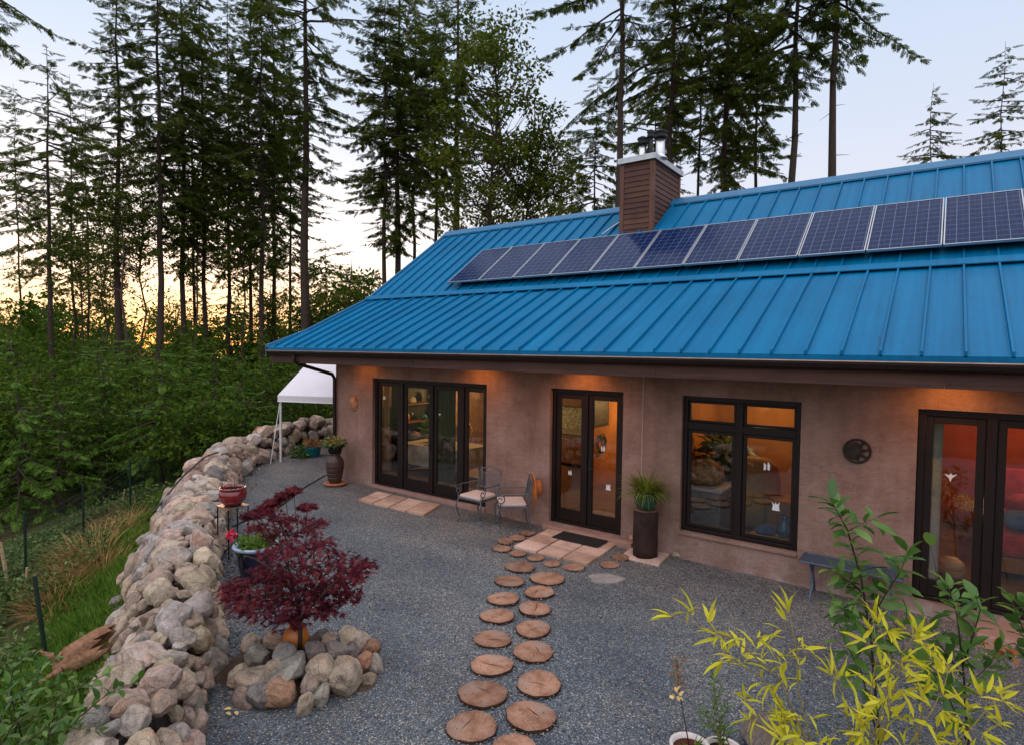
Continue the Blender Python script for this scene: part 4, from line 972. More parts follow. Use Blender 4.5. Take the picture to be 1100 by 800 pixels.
def log_round(px, py, wz, label, group, i, big=True):
    P = ground(px, py+1.0); d = wz/3.333/px_m(P)
    t = thing('log_slice', label, 'log slice', P, 0, group)
    bark, sawn, crack = logvar[i % len(logvar)]
    for nm, me, m in (('bark', bark, M['logbark']), ('sawn_face', sawn, M['logend'])):
        o = link(nm, me, t, m)
    if big:
        for p in (crack,):
            o = link('crack', p, t, M['potsoil'])
    s = d/.41; t.scale = (s, s, min(1, .75+.25*s) if big else .75); t.rotation_euler = (R(rnd.uniform(-1.2, 1.2)), R(rnd.uniform(-1.2, 1.2)), rnd.uniform(0, 6.2))
logvar = [make_log(i) for i in range(7)]
nth = ['nearest the patio', 'second from the patio', 'third from the patio', 'fourth from the patio', 'fifth from the patio', 'sixth from the patio', 'seventh from the patio', 'eighth and last, at the photo bottom']
for k, (x, y, w) in enumerate(LOGS): log_round(x, y, w, f'large log slice, left row of the path, {nth[k]}', 'large log slices of the path', k)
nth[6] = 'seventh and last, at the photo bottom'
for k, (x, y, w) in enumerate(LOGR): log_round(x, y, w, f'large log slice, right row of the path, {nth[k]}', 'large log slices of the path', k+3)
log_round(*LOGX[0], 'log slice cut off by the bottom edge between the two path rows', 'large log slices of the path', 2)
sl = ['nearest the house wall by the chairs', 'second from the house by the chairs', 'third from the house by the chairs', 'at the outer left turn', 'just right of the left turn', 'touching the top of the left path row', 'below the middle of the patio front', 'at the front corner of the patio', 'outer one of the pair right of the patio', 'inner one of the pair by the bark stump']
for k, (x, y, w, _) in enumerate(LOGS_S): log_round(x, y, w, f'small log slice bordering the patio, {sl[k]}', 'small log slices around the patio', k+1, False)
P = ground(650.5, 622)
b = MB(); n = 24; b.add([(.24*(1+.12*math.sin(3*w_+1)+.06*math.sin(5*w_))*math.cos(w_), .17*(1+.1*math.sin(2*w_))*math.sin(w_), z) for z in (-.02, .022) for w_ in (2*math.pi*k/n for k in range(n))], [(k, (k+1) % n, n+(k+1) % n, n+k) for k in range(n)]+[tuple(range(n, 2*n))])
o = b.build('stepping_stone', simple('flat_grey_stone', (.27, .24, .22), .85, .2, 9, 0, .2, .4), None, .006); o.location = P; o.rotation_euler = (0, 0, .5)
tag(o, 'flat pale grey stepping stone lying alone right of the path', 'stepping stone')
# iron chairs
def iron_chair(label):
    t = thing('iron_chair', label, 'chair', (0, 0, 0), 0, 'wrought iron chairs by the wall'); W_, Dp, SH = .26, .24, .43      # faces -Y
    b = MB(); b.tube([(-W_, -Dp, SH), (W_, -Dp, SH), (W_, Dp, SH), (-W_, Dp, SH), (-W_, -Dp, SH)], .012, 6)
    for k in range(5): x = -W_+W_*2*(k+.5)/5; b.tube([(x, -Dp, SH), (x, Dp, SH)], .006, 5)
    b.build('seat_frame', M['iron'], t, world=False)
    b = MB(); b.box((-W_+.01, -Dp-.01, SH+.013), (W_-.01, Dp-.02, SH+.075)); b.build('seat_cushion', M['cushion'], t, .024, world=False)
    for sx in (-1, 1):
        b = MB(); b.tube([(sx*W_, -Dp, SH), (sx*(W_+.03), -Dp-.045, SH-.1), (sx*(W_+.012), -Dp-.03, SH-.24), (sx*(W_-.005), -Dp+.012, .1), (sx*(W_+.012), -Dp-.02, 0)], .014, 7); b.build('leg', M['iron'], t, world=False)
        b = MB(); b.tube([(sx*W_, Dp, SH), (sx*W_, Dp+.03, .2), (sx*(W_+.01), Dp+.07, 0)], .012, 7); b.build('leg', M['iron'], t, world=False)
        b = MB(); sp = [(sx*W_, Dp+.02, .66), (sx*(W_+.02), .05, .66), (sx*(W_+.03), -.12, .67), (sx*(W_+.03), -.22, .65)]
        for k in range(14):
            a = math.pi*.45-k*.62; r_ = .085*(1-k/17); sp.append((sx*(W_+.03), -.20-.03+r_*math.cos(a+.2)*1., .575+r_*math.sin(a+.2)))
        b.tube(sp, .011, 6); b.tube([(sx*(W_+.03), -.23, .50), (sx*(W_+.01), -Dp, SH)], .011, 6); b.build('arm', M['iron'], t, world=False)
    b = MB(); H_ = .92
    b.tube([(-W_, Dp, SH), (-W_+.01, Dp+.05, .7), (-W_+.015, Dp+.09, H_-.03), (-.12, Dp+.10, H_-.01), (0, Dp+.105, H_+.035), (.12, Dp+.10, H_-.01), (W_-.015, Dp+.09, H_-.03), (W_-.01, Dp+.05, .7), (W_, Dp, SH)], .012, 7)
    b.tube([(-W_+.01, Dp+.03, .56), (W_-.01, Dp+.03, .56)], .009, 6); b.tube([(-W_+.02, Dp+.085, H_-.08), (0, Dp+.09, H_-.13), (W_-.02, Dp+.085, H_-.08)], .009, 6)
    b.build('back_frame', M['iron'], t, world=False)
    b = MB()
    for k in range(-5, 14):
        x0_ = -W_+.02+k*.06
        for s_ in (1, -1):
            p0 = [x0_, .56]; p1 = [x0_+.27, .83]
            lo, hi = -W_+.015, W_-.015
            u0 = max(0, (lo-p0[0])/.27); u1 = min(1, (hi-p0[0])/.27)
            if u1 <= u0: continue
            q = [(s_*(p0[0]+.27*u), Dp+.03+.055*u, .56+.27*u) for u in (u0, u1)]
            b.tube(q, .0035, 4)
    b.build('back_lattice', M['iron'], t, world=False)
    return t
c1 = iron_chair('grey wrought iron chair with cream cushion, the one facing away from the wall'); zc = gz(-6.7)
c1.location = (-6.72, -.50, zc); c1.rotation_euler = (0, 0, R(-2))
c2 = dup_tree(c1); c2['label'] = 'grey wrought iron chair with cream cushion and an orange hat on its back'
c2.location = (-6.0, -.46, gz(-6)); c2.rotation_euler = (0, 0, R(-48))
t = thing('straw_hat', 'orange straw hat hanging on the back of the right iron chair', 'hat', (0, 0, 0))
b = MB(); b.smooth = True; b.lathe([(.02, .085), (.075, .08), (.095, .05), (.10, .0), (.19, -.012), (.20, -.02), (.19, -.026), (.10, -.014), (.08, .04)], (0, 0, 0), 26, False, False, .02); b.build('brim', M['hat'], t, world=False)
b = MB(); b.smooth = True; b.lathe([(.1015, .004), (.1, .028), (.097, .03), (.098, .004)], (0, 0, 0), 24, False, False, .02); b.build('hat_band', M['terracotta'], t, world=False)
dirb = np.array([math.sin(R(48)), math.cos(R(48))]); hb = np.array([-6.0, -.46])+dirb*.385
t.scale = (1.35, 1.35, 1.3)
t.location = (hb[0]+.07, hb[1]-.07, gz(-6)+.74); dv = Vector((dirb[0], dirb[1], .10)); t.rotation_euler = dv.to_track_quat('Z', 'Y').to_euler()
# stump pedestal, slab, green pot
zb = gz(-3.6); SX, SY = -3.60, -.30
b = MB(); b.box((-.30, -.27, -.02), (.30, .27, .03)); o = b.build('paving_slab', M['paver'], None, .005); o.location = (SX+.0, SY-.0, zb); o.rotation_euler = (0, 0, .1)
tag(o, 'square paving slab under the bark covered stump', 'slab')
t = thing('stump_pedestal', 'tall dark bark covered log standing upright by the patio door', 'stump', (SX, SY, zb+.032))
b = MB(); n = 26; vs = []; prf = [0, .12, .3, .5, .66, .70]
for j, z in enumerate(prf):
    for k in range(n):
        w_ = 2*math.pi*k/n; r_ = .185*(1+.04*math.sin(3*w_+j*.4)+.03*math.sin(7*w_+j)+.015*math.sin(13*w_+2*j)); vs.append((SX+r_*math.cos(w_), SY+r_*math.sin(w_), zb+.032+z))
b.smooth = True; b.add(vs, [(j*n+k, j*n+(k+1) % n, (j+1)*n+(k+1) % n, (j+1)*n+k) for j in range(5) for k in range(n)]+[tuple(range(n))[::-1]]); b.build('bark', M['stumpbark'], t)
b = MB(); b.add([(x, y, zb+.032+.702) for x, y, z in vs[-n:]], [tuple(range(n))]); b.build('sawn_top', M['logend'], t)
b = MB(); b.smooth = True; b.lathe([(.0, .0), (.05, .01), (.045, .035), (0, .05)], (0, 0, 0), 10, False); o = b.build('knot', M['logend'], t, world=False); o.location = (-.155, -.12, .26); o.rotation_euler = (R(90), 0, R(-45))
zp = zb+.738
t = thing('green_pot', 'glossy bottle green pot of spiky grass on the bark stump', 'plant pot', (SX, SY, zp))
b = MB(); b.smooth = True; b.lathe([(.10, 0), (.13, .02), (.172, .10), (.178, .17), (.16, .235), (.165, .26), (.15, .262), (.14, .235), (.14, .21)], (SX, SY, zp), 30); b.build('pot', M['greenglaze'], t)
b = MB(); b.lathe([(.001, .22), (.145, .222)], (SX, SY, zp), 20, False); b.build('potting_soil', M['potsoil'], t)
def blades(cx, cy, cz, n, L, W, mat, name, parent, spread=1., seed=3, segs=4, rad=.05, droop=1.):
    g = np.random.default_rng(seed); vs = []; fs = []
    off = np.zeros(3); p = parent
    while p is not None: off = off+ORG.get(p.name, np.zeros(3)); p = p.parent
    for i in range(n):
        a = g.uniform(0, 6.283); l = L*g.uniform(.55, 1.1); el = g.uniform(.25, 1.45); dx, dy = math.cos(a), math.sin(a); r0 = rad*math.sqrt(g.random()); k = len(vs)
        x, y, z = cx+dx*r0, cy+dy*r0, cz; e = el
        for s in range(segs+1):
            w = W*(1-(s/segs)**1.6)*.5+.0004
            vs += [(x-dy*w-off[0], y+dx*w-off[1], z-off[2]), (x+dy*w-off[0], y-dx*w-off[1], z-off[2])]
            x += dx*math.cos(e)*l/segs*spread; y += dy*math.cos(e)*l/segs*spread; z += math.sin(e)*l/segs; e -= droop*.5*g.uniform(.5, 1.3)
        for s in range(segs): fs.append((k+2*s, k+2*s+1, k+2*s+3, k+2*s+2))
    me = bpy.data.meshes.new(name); me.from_pydata(vs, [], fs); me.update(); return link(name, me, parent, mat)
blades(SX, SY, zp+.22, 340, .52, .016, M['reed'], 'grass_blades', t, 1., 5, rad=.10, droop=.75)
b = MB(); b.smooth = True; b.lathe([(.0, 0), (.07, .005), (.10, .05), (.07, .10), (0, .115)], (0, 0, 0), 14, False, False, .06); o = b.build('river_stone', M['rock']); o.location = (*ground(727, 597)[:2], gz(-3.2)-.012); o.scale = (1.1, .8, .85); o.color = (.36, .29, .23, 1)
tag(o, 'small pale rounded stone lying alone between the stump and the window', 'stone')
# tall urn by the corner
U = ground(364.5, 519.5); ux_, uy_ = U[0], U[1]-.12; uz = gz(ux_)
b = MB(); b.lathe([(.21, 0), (.255, .03), (.26, .05), (.20, .055), (.02, .05)], (0, 0, 0), 26); o = b.build('saucer', M['terracotta'], None, .004); o.location = (ux_, uy_, uz+.002); tag(o, 'terracotta saucer under the tall brown urn', 'saucer')
t = thing('tall_urn', 'tall dark brown ribbed urn at the corner of the house', 'urn', (ux_, uy_, uz+.056))
b = MB(); b.smooth = True; b.lathe([(.12, 0), (.135, .02), (.165, .16), (.195, .34), (.20, .44), (.175, .54), (.12, .60), (.115, .63), (.145, .655), (.13, .66), (.10, .63)], (ux_, uy_, uz+.056), 32); b.build('body', M['urn'], t)
b = MB()
for k in range(5): z = .12+.09*k; r_ = np.interp(z, [0, .16, .34, .44, .54], [.137, .167, .197, .202, .177]); b.lathe([(r_, z-.008), (r_+.007, z), (r_, z+.008)], (ux_, uy_, uz+.056), 32, False)
b.build('ribs', M['urn'], t)
zf = uz+.056+.664
t = thing('flower_bowl', 'black bowl of small orange and pink flowers on the tall urn', 'plant pot', (ux_, uy_, zf))
b = MB(); b.smooth = True; b.lathe([(.115, 0), (.15, .03), (.165, .15), (.215, .155), (.215, .18), (.16, .18), (.15, .15)], (ux_, uy_, zf), 26); b.build('bowl', M['black'], t)
bush(ux_, uy_, zf+.22, .25, 240, .075, .03, M['shrub'], 'foliage', t, T_OVAL, .42, 21); bush(ux_, uy_, zf+.27, .26, 170, .045, .045, M['flower'], 'flowers', t, T_STAR, .45, 22)
# suns on the wall
P = ony(379, 433, -.03)
t = thing('sun_plaque', 'small oval terracotta sun face plaque at the left corner of the wall', 'wall plaque', (P[0], -.002, P[2]))
b = MB(); b.smooth = True; n = 20
pts = [(0, 0)]
for k in range(n*2): r_ = .15 if k % 2 else .115; pts.append((r_*math.cos(math.pi*k/n), 1.25*r_*math.sin(math.pi*k/n)))
b.smooth = False; b.prism([(u, v) for u, v in pts[1:]], 'y', -.02, -.002); b.build('rays', M['suncast'], t, world=False)
b = MB(); b.smooth = True; b.lathe([(.105, .0), (.10, .02), (.07, .04), (0, .05)], (0, 0, 0), 22, False); o = b.build('face', M['suncast'], t, world=False); o.location = (0, -.018, 0); o.rotation_euler = (R(90), 0, 0); o.scale = (.9, 1.2, 1)
b = MB()
for sx in (-1, 1): b.box((sx*.038-.018, -.062, .02), (sx*.038+.018, -.05, .03))
b.box((-.03, -.064, -.05), (.03, -.05, -.04)); b.hexa([(-.012, -.062, -.02), (.012, -.062, -.02), (.012, -.05, -.02), (-.012, -.05, -.02), (-.006, -.072, .02), (.006, -.072, .02), (.006, -.05, .025), (-.006, -.05, .025)])
b.build('features', M['terracotta'], t, world=False)
P = ony(920.5, 484, -.03); rr = .148
t = thing('sun_wall_ornament', 'round dark bronze sun ornament on the wall right of the window', 'wall ornament', (P[0], -.002, P[2]))
b = MB(); b.tube([(rr*math.cos(a), -.022, rr*math.sin(a)) for a in np.linspace(0, 2*math.pi, 37)], .014, 8, False); b.build('ring', M['bronze'], t, world=False)
b = MB(); b.prism([(-.02+.085*math.cos(a)*(1 if math.cos(a) < 0 else .75), .0+.115*math.sin(a)) for a in np.linspace(0, 2*math.pi, 25)[:-1]], 'y', -.03, -.008); b.prism([(-rr*.97*math.cos(a), rr*.97*math.sin(a)) for a in np.linspace(-1.15, 1.15, 16)]+[(-.06, .14), (-.03, 0), (-.06, -.14)], 'y', -.024, -.006); b.build('disc', M['bronze'], t, world=False)
for k in range(7):
    a = R(-72+24*k); b = MB(); q = []
    for s in range(6): u = s/5; rad_ = .05+.105*u; aa = a+.32*math.sin(u*3.1)*(1 if k % 2 else -1)*.6; q.append((rad_*math.cos(aa), -.02, rad_*math.sin(aa)))
    b.tube(q, [.017, .018, .015, .012, .010, .007], 6); b.build('ray', M['bronze'], t, world=False)
# mesh bench
BX, BY, BH = -1.42, -.47, .50; bz = gz(-1); BL = 1.12
t = thing('mesh_bench', 'low blue grey steel mesh bench under the wall sun', 'bench', (BX+BL/2, BY+.2, bz))
b = MB(); rect_frame_ = [(BX, BY, bz+BH), (BX+BL, BY, bz+BH), (BX+BL, BY+.4, bz+BH), (BX, BY+.4, bz+BH), (BX, BY, bz+BH)]
b.tube(rect_frame_, .014, 8); b.build('seat_frame', M['mesh_bench'], t)
b = MB()
for k in range(1, 56): x = BX+BL*k/56; b.box((x-.0055, BY, bz+BH-.004), (x+.0055, BY+.4, bz+BH))
for k in range(1, 20): y = BY+.4*k/20; b.box((BX, y-.0055, bz+BH+.001), (BX+BL, y+.0055, bz+BH+.005))
b.build('seat_mesh', M['mesh_bench'], t)
for x in (BX+.13, BX+BL-.13):
    for (y0_, y1_) in ((BY+.03, BY+.16), (BY+.37, BY+.24)):
        b = MB(); b.tube([(x, y0_+.02, bz+BH-.012), (x, y1_, bz+.34), (x+.012, y1_-.02*(1 if y0_ < BY+.2 else -1), bz+.2), (x, y0_-(.05 if y0_ < BY+.2 else -.05), bz+.0)], .014, 7); b.build('leg', M['mesh_bench'], t)
    b = MB(); b.tube([(x, BY+.14, bz+.3), (x, BY+.26, bz+.3)], .01, 6); b.build('brace', M['mesh_bench'], t)
# canopy
C0 = ground(301.5, 496); e1 = np.array([.93, .36, 0]); e2 = np.array([-.36, .93, 0]); zc = gz(-14); EV, PK = 1.78, 2.80
t = thing('canopy_tent', 'white party canopy on thin poles beyond the house corner', 'canopy', (C0[0], C0[1], zc))
LC, WC = 2.35, 3.2
for a in (0, LC):
    for c_ in (0, WC):
        p = np.array([C0[0], C0[1], zc])+e1*a+e2*c_; b = MB(); b.tube([p, p+np.array([0, 0, EV])], .03, 8); b.build('pole', M['whitemetal'], t)
O = np.array([C0[0], C0[1], zc]); b = MB()
rid = [O+e2*WC/2+np.array([0, 0, PK])-e1*.05, O+e1*(LC+.05)+e2*WC/2+np.array([0, 0, PK])]
A_ = [O-e1*.05-e2*.05+np.array([0, 0, EV]), O+e1*(LC+.05)-e2*.05+np.array([0, 0, EV]), O+e1*(LC+.05)+e2*(WC+.05)+np.array([0, 0, EV]), O-e1*.05+e2*(WC+.05)+np.array([0, 0, EV])]
up = np.array([0, 0, .012])
for q in ([A_[0], A_[1], rid[1], rid[0]], [A_[2], A_[3], rid[0], rid[1]]): b.hexa([p for p in q]+[p+up for p in q])
b.build('roof_cloth', M['canvas'], t)
dn = np.array([0, 0, -.15])
for (p, q) in ((0, 1), (2, 3)):
    b = MB(); m_ = (e2 if p == 2 else -e2)*.006; b.hexa([A_[p]+dn, A_[q]+dn, A_[q]+dn+m_, A_[p]+dn+m_, A_[p], A_[q], A_[q]+m_, A_[p]+m_]); b.build('valance', M['canvas'], t)
b = MB()
for q in ((A_[0], rid[0]), (rid[0], A_[3]), (A_[1], rid[1]), (rid[1], A_[2]), (rid[0], rid[1])): b.tube([q[0]-up*2, q[1]-up*2], .018, 6)
b.tube([A_[0]+dn-e2*.01, A_[1]+dn-e2*.01], .012, 6); b.build('roof_frame', M['whitemetal'], t)
g_ = ground(290.5, 498); b = MB(); b.tube([O+np.array([0, 0, EV-.05]), g_], .012, 5); b.build('guy_rope', M['whitemetal'], t)
# pots at the stone wall
P1, P2 = ground(246, 600), ground(263, 589); top = dep(250.5, 547, project((P1+P2)/2)[2])
px_, py_ = (P1[0]+P2[0])/2-.02, (P1[1]+P2[1])/2-.05; zg = gz(px_); SHt = .74
t = thing('plant_stand', 'thin black metal plant stand under the red pot', 'plant stand', (px_, py_, zg))
b = MB(); b.box((px_-.17, py_-.17, zg+SHt-.02), (px_+.17, py_+.17, zg+SHt)); b.build('stand_top', M['gutlip'], t, .004)
for sx in (-1, 1):
    for sy in (-1, 1): b = MB(); b.tube([(px_+sx*.15, py_+sy*.15, zg), (px_+sx*.15, py_+sy*.15, zg+SHt-.02)], .011, 6); b.build('leg', M['black'], t)
b = MB(); q = [(px_+sx*.15, py_+sy*.15, zg+.18) for sx, sy in ((-1, -1), (1, -1), (1, 1), (-1, 1), (-1, -1))]; b.tube(q, .008, 5); b.build('rail', M['black'], t)
zr = zg+SHt+.001
t = thing('red_pot', 'glossy oxblood red pot with bare stems on the thin stand', 'plant pot', (px_, py_, zr))
b = MB(); b.smooth = True; b.lathe([(.10, 0), (.12, .008), (.175, .08), (.195, .15), (.18, .215), (.165, .235), (.195, .25), (.195, .268), (.165, .268), (.155, .235), (.16, .2)], (px_, py_, zr), 34); b.build('pot', M['redglaze'], t)
b = MB(); b.lathe([(.001, .22), (.16, .222)], (px_, py_, zr), 20, False); b.build('potting_soil', M['potsoil'], t)
b = MB()
for k in range(6): a = k*1.1; b.tube([(px_+.03*math.cos(a), py_+.03*math.sin(a), zr+.22), (px_+.06*math.cos(a), py_+.06*math.sin(a), zr+.33), (px_+.1*math.cos(a+.4), py_+.1*math.sin(a+.4), zr+.40)], [.004, .003, .001], 4)
b.build('stems', M['twig'], t)
Pb = dep(275, 598, 7.9); bx, by = Pb[0], Pb[1]; zg = gz(bx)
t = thing('blue_bowl', 'deep cobalt blue planter with a pale rim and low green plants', 'plant pot', (bx, by, zg))
b = MB(); b.smooth = True; b.lathe([(.15, 0), (.18, .02), (.215, .2), (.25, .40), (.262, .44), (.23, .44), (.22, .40)], (bx, by, zg), 34); b.build('pot', M['blueglaze'], t)
b = MB(); b.smooth = True; b.lathe([(.255, .43), (.29, .44), (.295, .465), (.275, .48), (.235, .47), (.232, .44)], (bx, by, zg), 34, False); b.build('rim', M['paleblue'], t)
b = MB(); b.lathe([(.001, .43), (.23, .425)], (bx, by, zg), 20, False); b.build('potting_soil', M['potsoil'], t)
bush(bx, by, zg+.48, .27, 420, .06, .03, M['grass'], 'foliage', t, T_OVAL, .42, 31)
b = MB(); q0 = np.array([bx-.2, by-.05, zg+.44]); q1 = dep(248.5, 574.5, project(q0)[2]); b.tube([q0, (q0+q1)/2+np.array([-.03, 0, .05]), q1], .004, 5); b.build('flower_stem', M['twig'], t)
bush(*q1, .05, 26, .05, .05, M['redpetal'], 'red_flower', t, T_OVAL, 1., 33)
P = ground(335, 489.5); P[2] = gz(P[0])
t = thing('teal_pot', 'small teal pot of low plants at the foot of the far stone wall', 'plant pot', P)
b = MB(); b.smooth = True; b.lathe([(.19, 0), (.21, .02), (.25, .25), (.27, .27), (.24, .27), (.22, .22)], P, 24); b.build('pot', M['teal'], t)
bush(P[0], P[1], P[2]+.33, .26, 160, .10, .04, M['rust'], 'foliage', t, T_OVAL, .6, 41)
Pq = ground(323, 491); t = thing('low_plant', 'low dark green plant left of the teal pot', 'plant', (Pq[0], Pq[1], gz(Pq[0]))); bush(Pq[0], Pq[1], gz(Pq[0])+.14, .27, 240, .11, .05, M['shrub'], 'foliage', t, T_OVAL, .6, 43)
# hoses
def hose(pts, label, r_=.011, cat='hose'):
    b = MB(); b.smooth = True; P = [np.array(p, float) for p in pts]; out = []
    for i in range(len(P)-1):
        p0, p1, p2, p3 = P[max(i-1, 0)], P[i], P[i+1], P[min(i+2, len(P)-1)]
        for s in range(6): u = s/6; out.append(.5*((2*p1)+(-p0+p2)*u+(2*p0-5*p1+4*p2-p3)*u*u+(-p0+3*p1-3*p2+p3)*u**3))
    out.append(P[-1]); b.tube(out, r_, 7); tag(b.build('garden_hose', M['hose']), label, cat); return out
gh = lambda x, y: ground(x, y)+np.array([0, 0, .012])
hose([gh(352, 509), gh(339, 516.5), (gh(325, 525)), gh(305, 541), gh(285, 552), gh(262, 560), gh(250, 566)], 'black garden hose snaking over the gravel from the urn', .012)
# ------------------------------------------------------------------ boulders
def rock_mesh(i, sub=5):
    g = np.random.default_rng(100+i); bm = bmesh.new(); bmesh.ops.create_icosphere(bm, subdivisions=sub, radius=1)
    V = np.array([v.co[:] for v in bm.verts]); o = Vector(g.uniform(-50, 50, 3))
    nn = np.array([noise.noise(Vector(v)*.9+o) for v in V]); V = V*(1+.22*nn[:, None])
    for k in range(g.integers(8, 14)):
        n = g.normal(size=3); n /= np.linalg.norm(n); d = g.uniform(.57, .86); e = np.maximum(V@n-d, 0); V = V-e[:, None]*n*g.uniform(.88, 1.)
    n2 = np.array([noise.fractal(Vector(v)*2.3+o, .8, 2.1, 4) for v in V]); V = V*(1+.06*n2[:, None]-.05*np.abs(np.array([noise.noise(Vector(v)*4.2+o) for v in V]))[:, None])
    V = V/np.abs(V).max(0)
    for v, c in zip(bm.verts, V): v.co = c
    for f in bm.faces: f.smooth = True
    me = bpy.data.meshes.new('boulder'); bm.to_mesh(me); bm.free(); me.materials.append(M['rock']); return me
ROCKS = [rock_mesh(i) for i in range(18)]; ROCKS_LO = [rock_mesh(i, 3) for i in range(18)]
PAL = [('pinkish', (.43, .325, .262)), ('tan', (.42, .335, .25)), ('pale grey', (.35, .31, .275)), ('mid grey', (.24, .215, .195)), ('slate grey', (.125, .125, .13)), ('whitish', (.50, .435, .385)), ('rusty', (.36, .20, .13))]
PW_ = [.40, .29, .18, .05, .012, .07, .01]
def rock_obj(P, size, nrm, g, tang=None, ci=None):
    """size = half lengths (a, b, c) with c along nrm"""
    n = Vector(nrm).normalized(); q = n.to_track_quat('Z', 'X').to_matrix()
    q = q @ Matrix.Rotation(g.uniform(0, 6.28), 3, 'Z') @ Matrix.Rotation(g.normal(0, .22), 3, 'X') @ Matrix.Rotation(g.normal(0, .22), 3, 'Y')
    o = bpy.data.objects.new('boulder', ROCKS[g.integers(len(ROCKS))]); COL.objects.link(o)
    o.matrix_world = Matrix.Translation(Vector(P)) @ q.to_4x4() @ Matrix.Diagonal((*size, 1))
    ci = ci if ci is not None else int(g.choice(len(PAL), p=np.array(PW_)/sum(PW_)))
    c = np.array(PAL[ci][1])*1.12*g.uniform(.82, 1.18)*np.array([g.uniform(.94, 1.06), 1, g.uniform(.94, 1.06)]); o.color = (*c, 1); return o, PAL[ci][0]
# wall centre line and its cross section (offset outward from the gravel edge, height)
WP = np.array([(-3.15,-7.95), (-3.6,-7.35)]+INNER+[(-15.75,4.2)]); seg = np.linalg.norm(np.diff(WP, axis=0), axis=1); cum = np.concatenate([[0], np.cumsum(seg)]); LT = cum[-1]
def along(s):
    i = min(np.searchsorted(cum, s, 'right')-1, len(seg)-1); u = (s-cum[i])/seg[i]; p = WP[i]*(1-u)+WP[i+1]*u
    a = WP[max(i-1, 0)]; b_ = WP[min(i+2, len(WP)-1)]; t = (b_-a); t /= np.linalg.norm(t); return p, t, np.array([-t[1], t[0]])
def hwall(s): return .60+.14*min(1, max(0, (s-9)/8))+.05*math.sin(s*1.3)
SEC = [(-.02, -.02), (.10, .5), (.26, .93), (.52, 1.0), (.82, .86), (1.12, .42), (1.45, -.25), (1.75, -.75)]
def sec(t):
    """t 0..1 round the section -> offset, height factor, outward normal in (o, z)"""
    k = t*(len(SEC)-1); i = min(int(k), len(SEC)-2); u = k-i; a, c = SEC[i], SEC[i+1]
    dx, dz = c[0]-a[0], (c[1]-a[1])*.7; l = math.hypot(dx, dz); return a[0]+dx*u, a[1]+(c[1]-a[1])*u, (-dz/l, dx/l)
def wallpt(s, t):
    p, tg, nr = along(s); o, hf, n = sec(t); z0 = gz(p[0])
    o *= .66+.16*min(1, max(0, (s-4.)/5)); P = np.array([p[0]+nr[0]*o, p[1]+nr[1]*o, z0+hf*hwall(s)]); nn = np.array([nr[0]*n[0], nr[1]*n[0], n[1]])
    return P, nn
# dark rubble heart under the boulders
ns, nt_ = 150, 15; vs = []
for i in range(ns+1):
    for j in range(nt_+1):
        P, nn = wallpt(LT*i/ns, j/nt_); P = P-nn*(.17+.05*noise.noise(Vector(P)*2.2)); vs.append(tuple(P))
me = bpy.data.meshes.new('rubble_core'); me.from_pydata(vs, [], [(i*(nt_+1)+j, (i+1)*(nt_+1)+j, (i+1)*(nt_+1)+j+1, i*(nt_+1)+j+1) for i in range(ns) for j in range(nt_)]); me.update()
tag(link('rubble_core', me, None, M['rubble']), 'dark earth and small rubble filling the heart of the stone wall', 'rubble', kind='stuff')
g = np.random.default_rng(11); placed = []; cand = []
LAND = [(0, 'at the near end'), (2.9, 'by the driftwood stump'), (5.1, 'across from the maple ring'), (7.2, 'beside the blue bowl'), (9.4, 'beside the red pot'), (12.2, 'before the far bend'), (15.2, 'at the far bend'), (17.6, 'by the canopy pole'), (19.6, 'beside the house corner')]
tries = 0
pos = np.zeros((0, 3)); rad = np.zeros(0)
for stage, (lo, hi, nmax) in enumerate(((.18, .25, 110), (.125, .18, 520), (.08, .12, 700))):
    for _ in range({0: 300, 1: 3600, 2: 5200}[stage]):
        s = g.uniform(.2, LT-.1); t = g.uniform(0.03, .97); far = min(1, s/LT); r_ = g.uniform(lo, hi)*(.69+.60*far)
        if t > .80 and s > 8: continue
        P, nn = wallpt(s, t)
        if len(pos):
            dd = np.linalg.norm(pos-P, axis=1)
            if (dd < .80*(rad+r_)).any(): continue
        x, y, z_ = project(P)
        if z_ < 1.5 or y > 860 or x < -40: continue
        pos = np.vstack([pos, P]); rad = np.append(rad, r_); placed.append((s, t, r_, P, nn, x, y, z_))
# how large each shows; those turned away from the camera count little
def showsize(q):
    s, t, r_, P, nn, x, y, z_ = q; v = CAM-P; v /= np.linalg.norm(v); return r_/z_*FPX*max(.05, .45+v@nn)
placed.sort(key=showsize, reverse=True)
NB = 292
rl = []
for k, (s, t, r_, P, nn, x, y, z_) in enumerate(placed[:NB]):
    a, b_, c = r_*g.uniform(1.0, 1.38), r_*g.uniform(.8, 1.02), r_*g.uniform(.66, .88)
    o, cn = rock_obj(P+nn*(-.02*g.random()), (a, b_, c), nn+g.normal(0, .12, 3), g)
    land = [n for d, n in LAND if d <= s][-1]; crs = 'low yard side' if t < .2 else ('high yard side' if t < .36 else ('wall top' if t < .6 else 'grass side'))
    szn = 'large' if r_ > .17 else ('medium' if r_ > .12 else 'small'); shp = 'long' if a/b_ > 1.45 else ('flat' if c/r_ < .72 else 'rounded')
    tag(o, None, 'boulder', 'boulders of the dry stone wall'); rl.append((o, f'{szn} {shp} {cn} boulder, {crs}, {land}', x))
def number_labels(rl, name='boulder'):
    by = {}
    for o, l, x in rl: by.setdefault(l, []).append((x, o))
    for l, q in by.items():
        q.sort(key=lambda e: e[0])
        for i, (x, o) in enumerate(q):
            o['label'] = l if len(q) == 1 else ('left' if i == 0 else 'right')+'-hand '+l if len(q) == 2 else ['leftmost', 'second-from-left', 'third-from-left', 'fourth-from-left', 'fifth-from-left', 'sixth-from-left'][min(i, 5)]+' '+l if i < len(q)-1 else 'rightmost '+l
number_labels(rl)
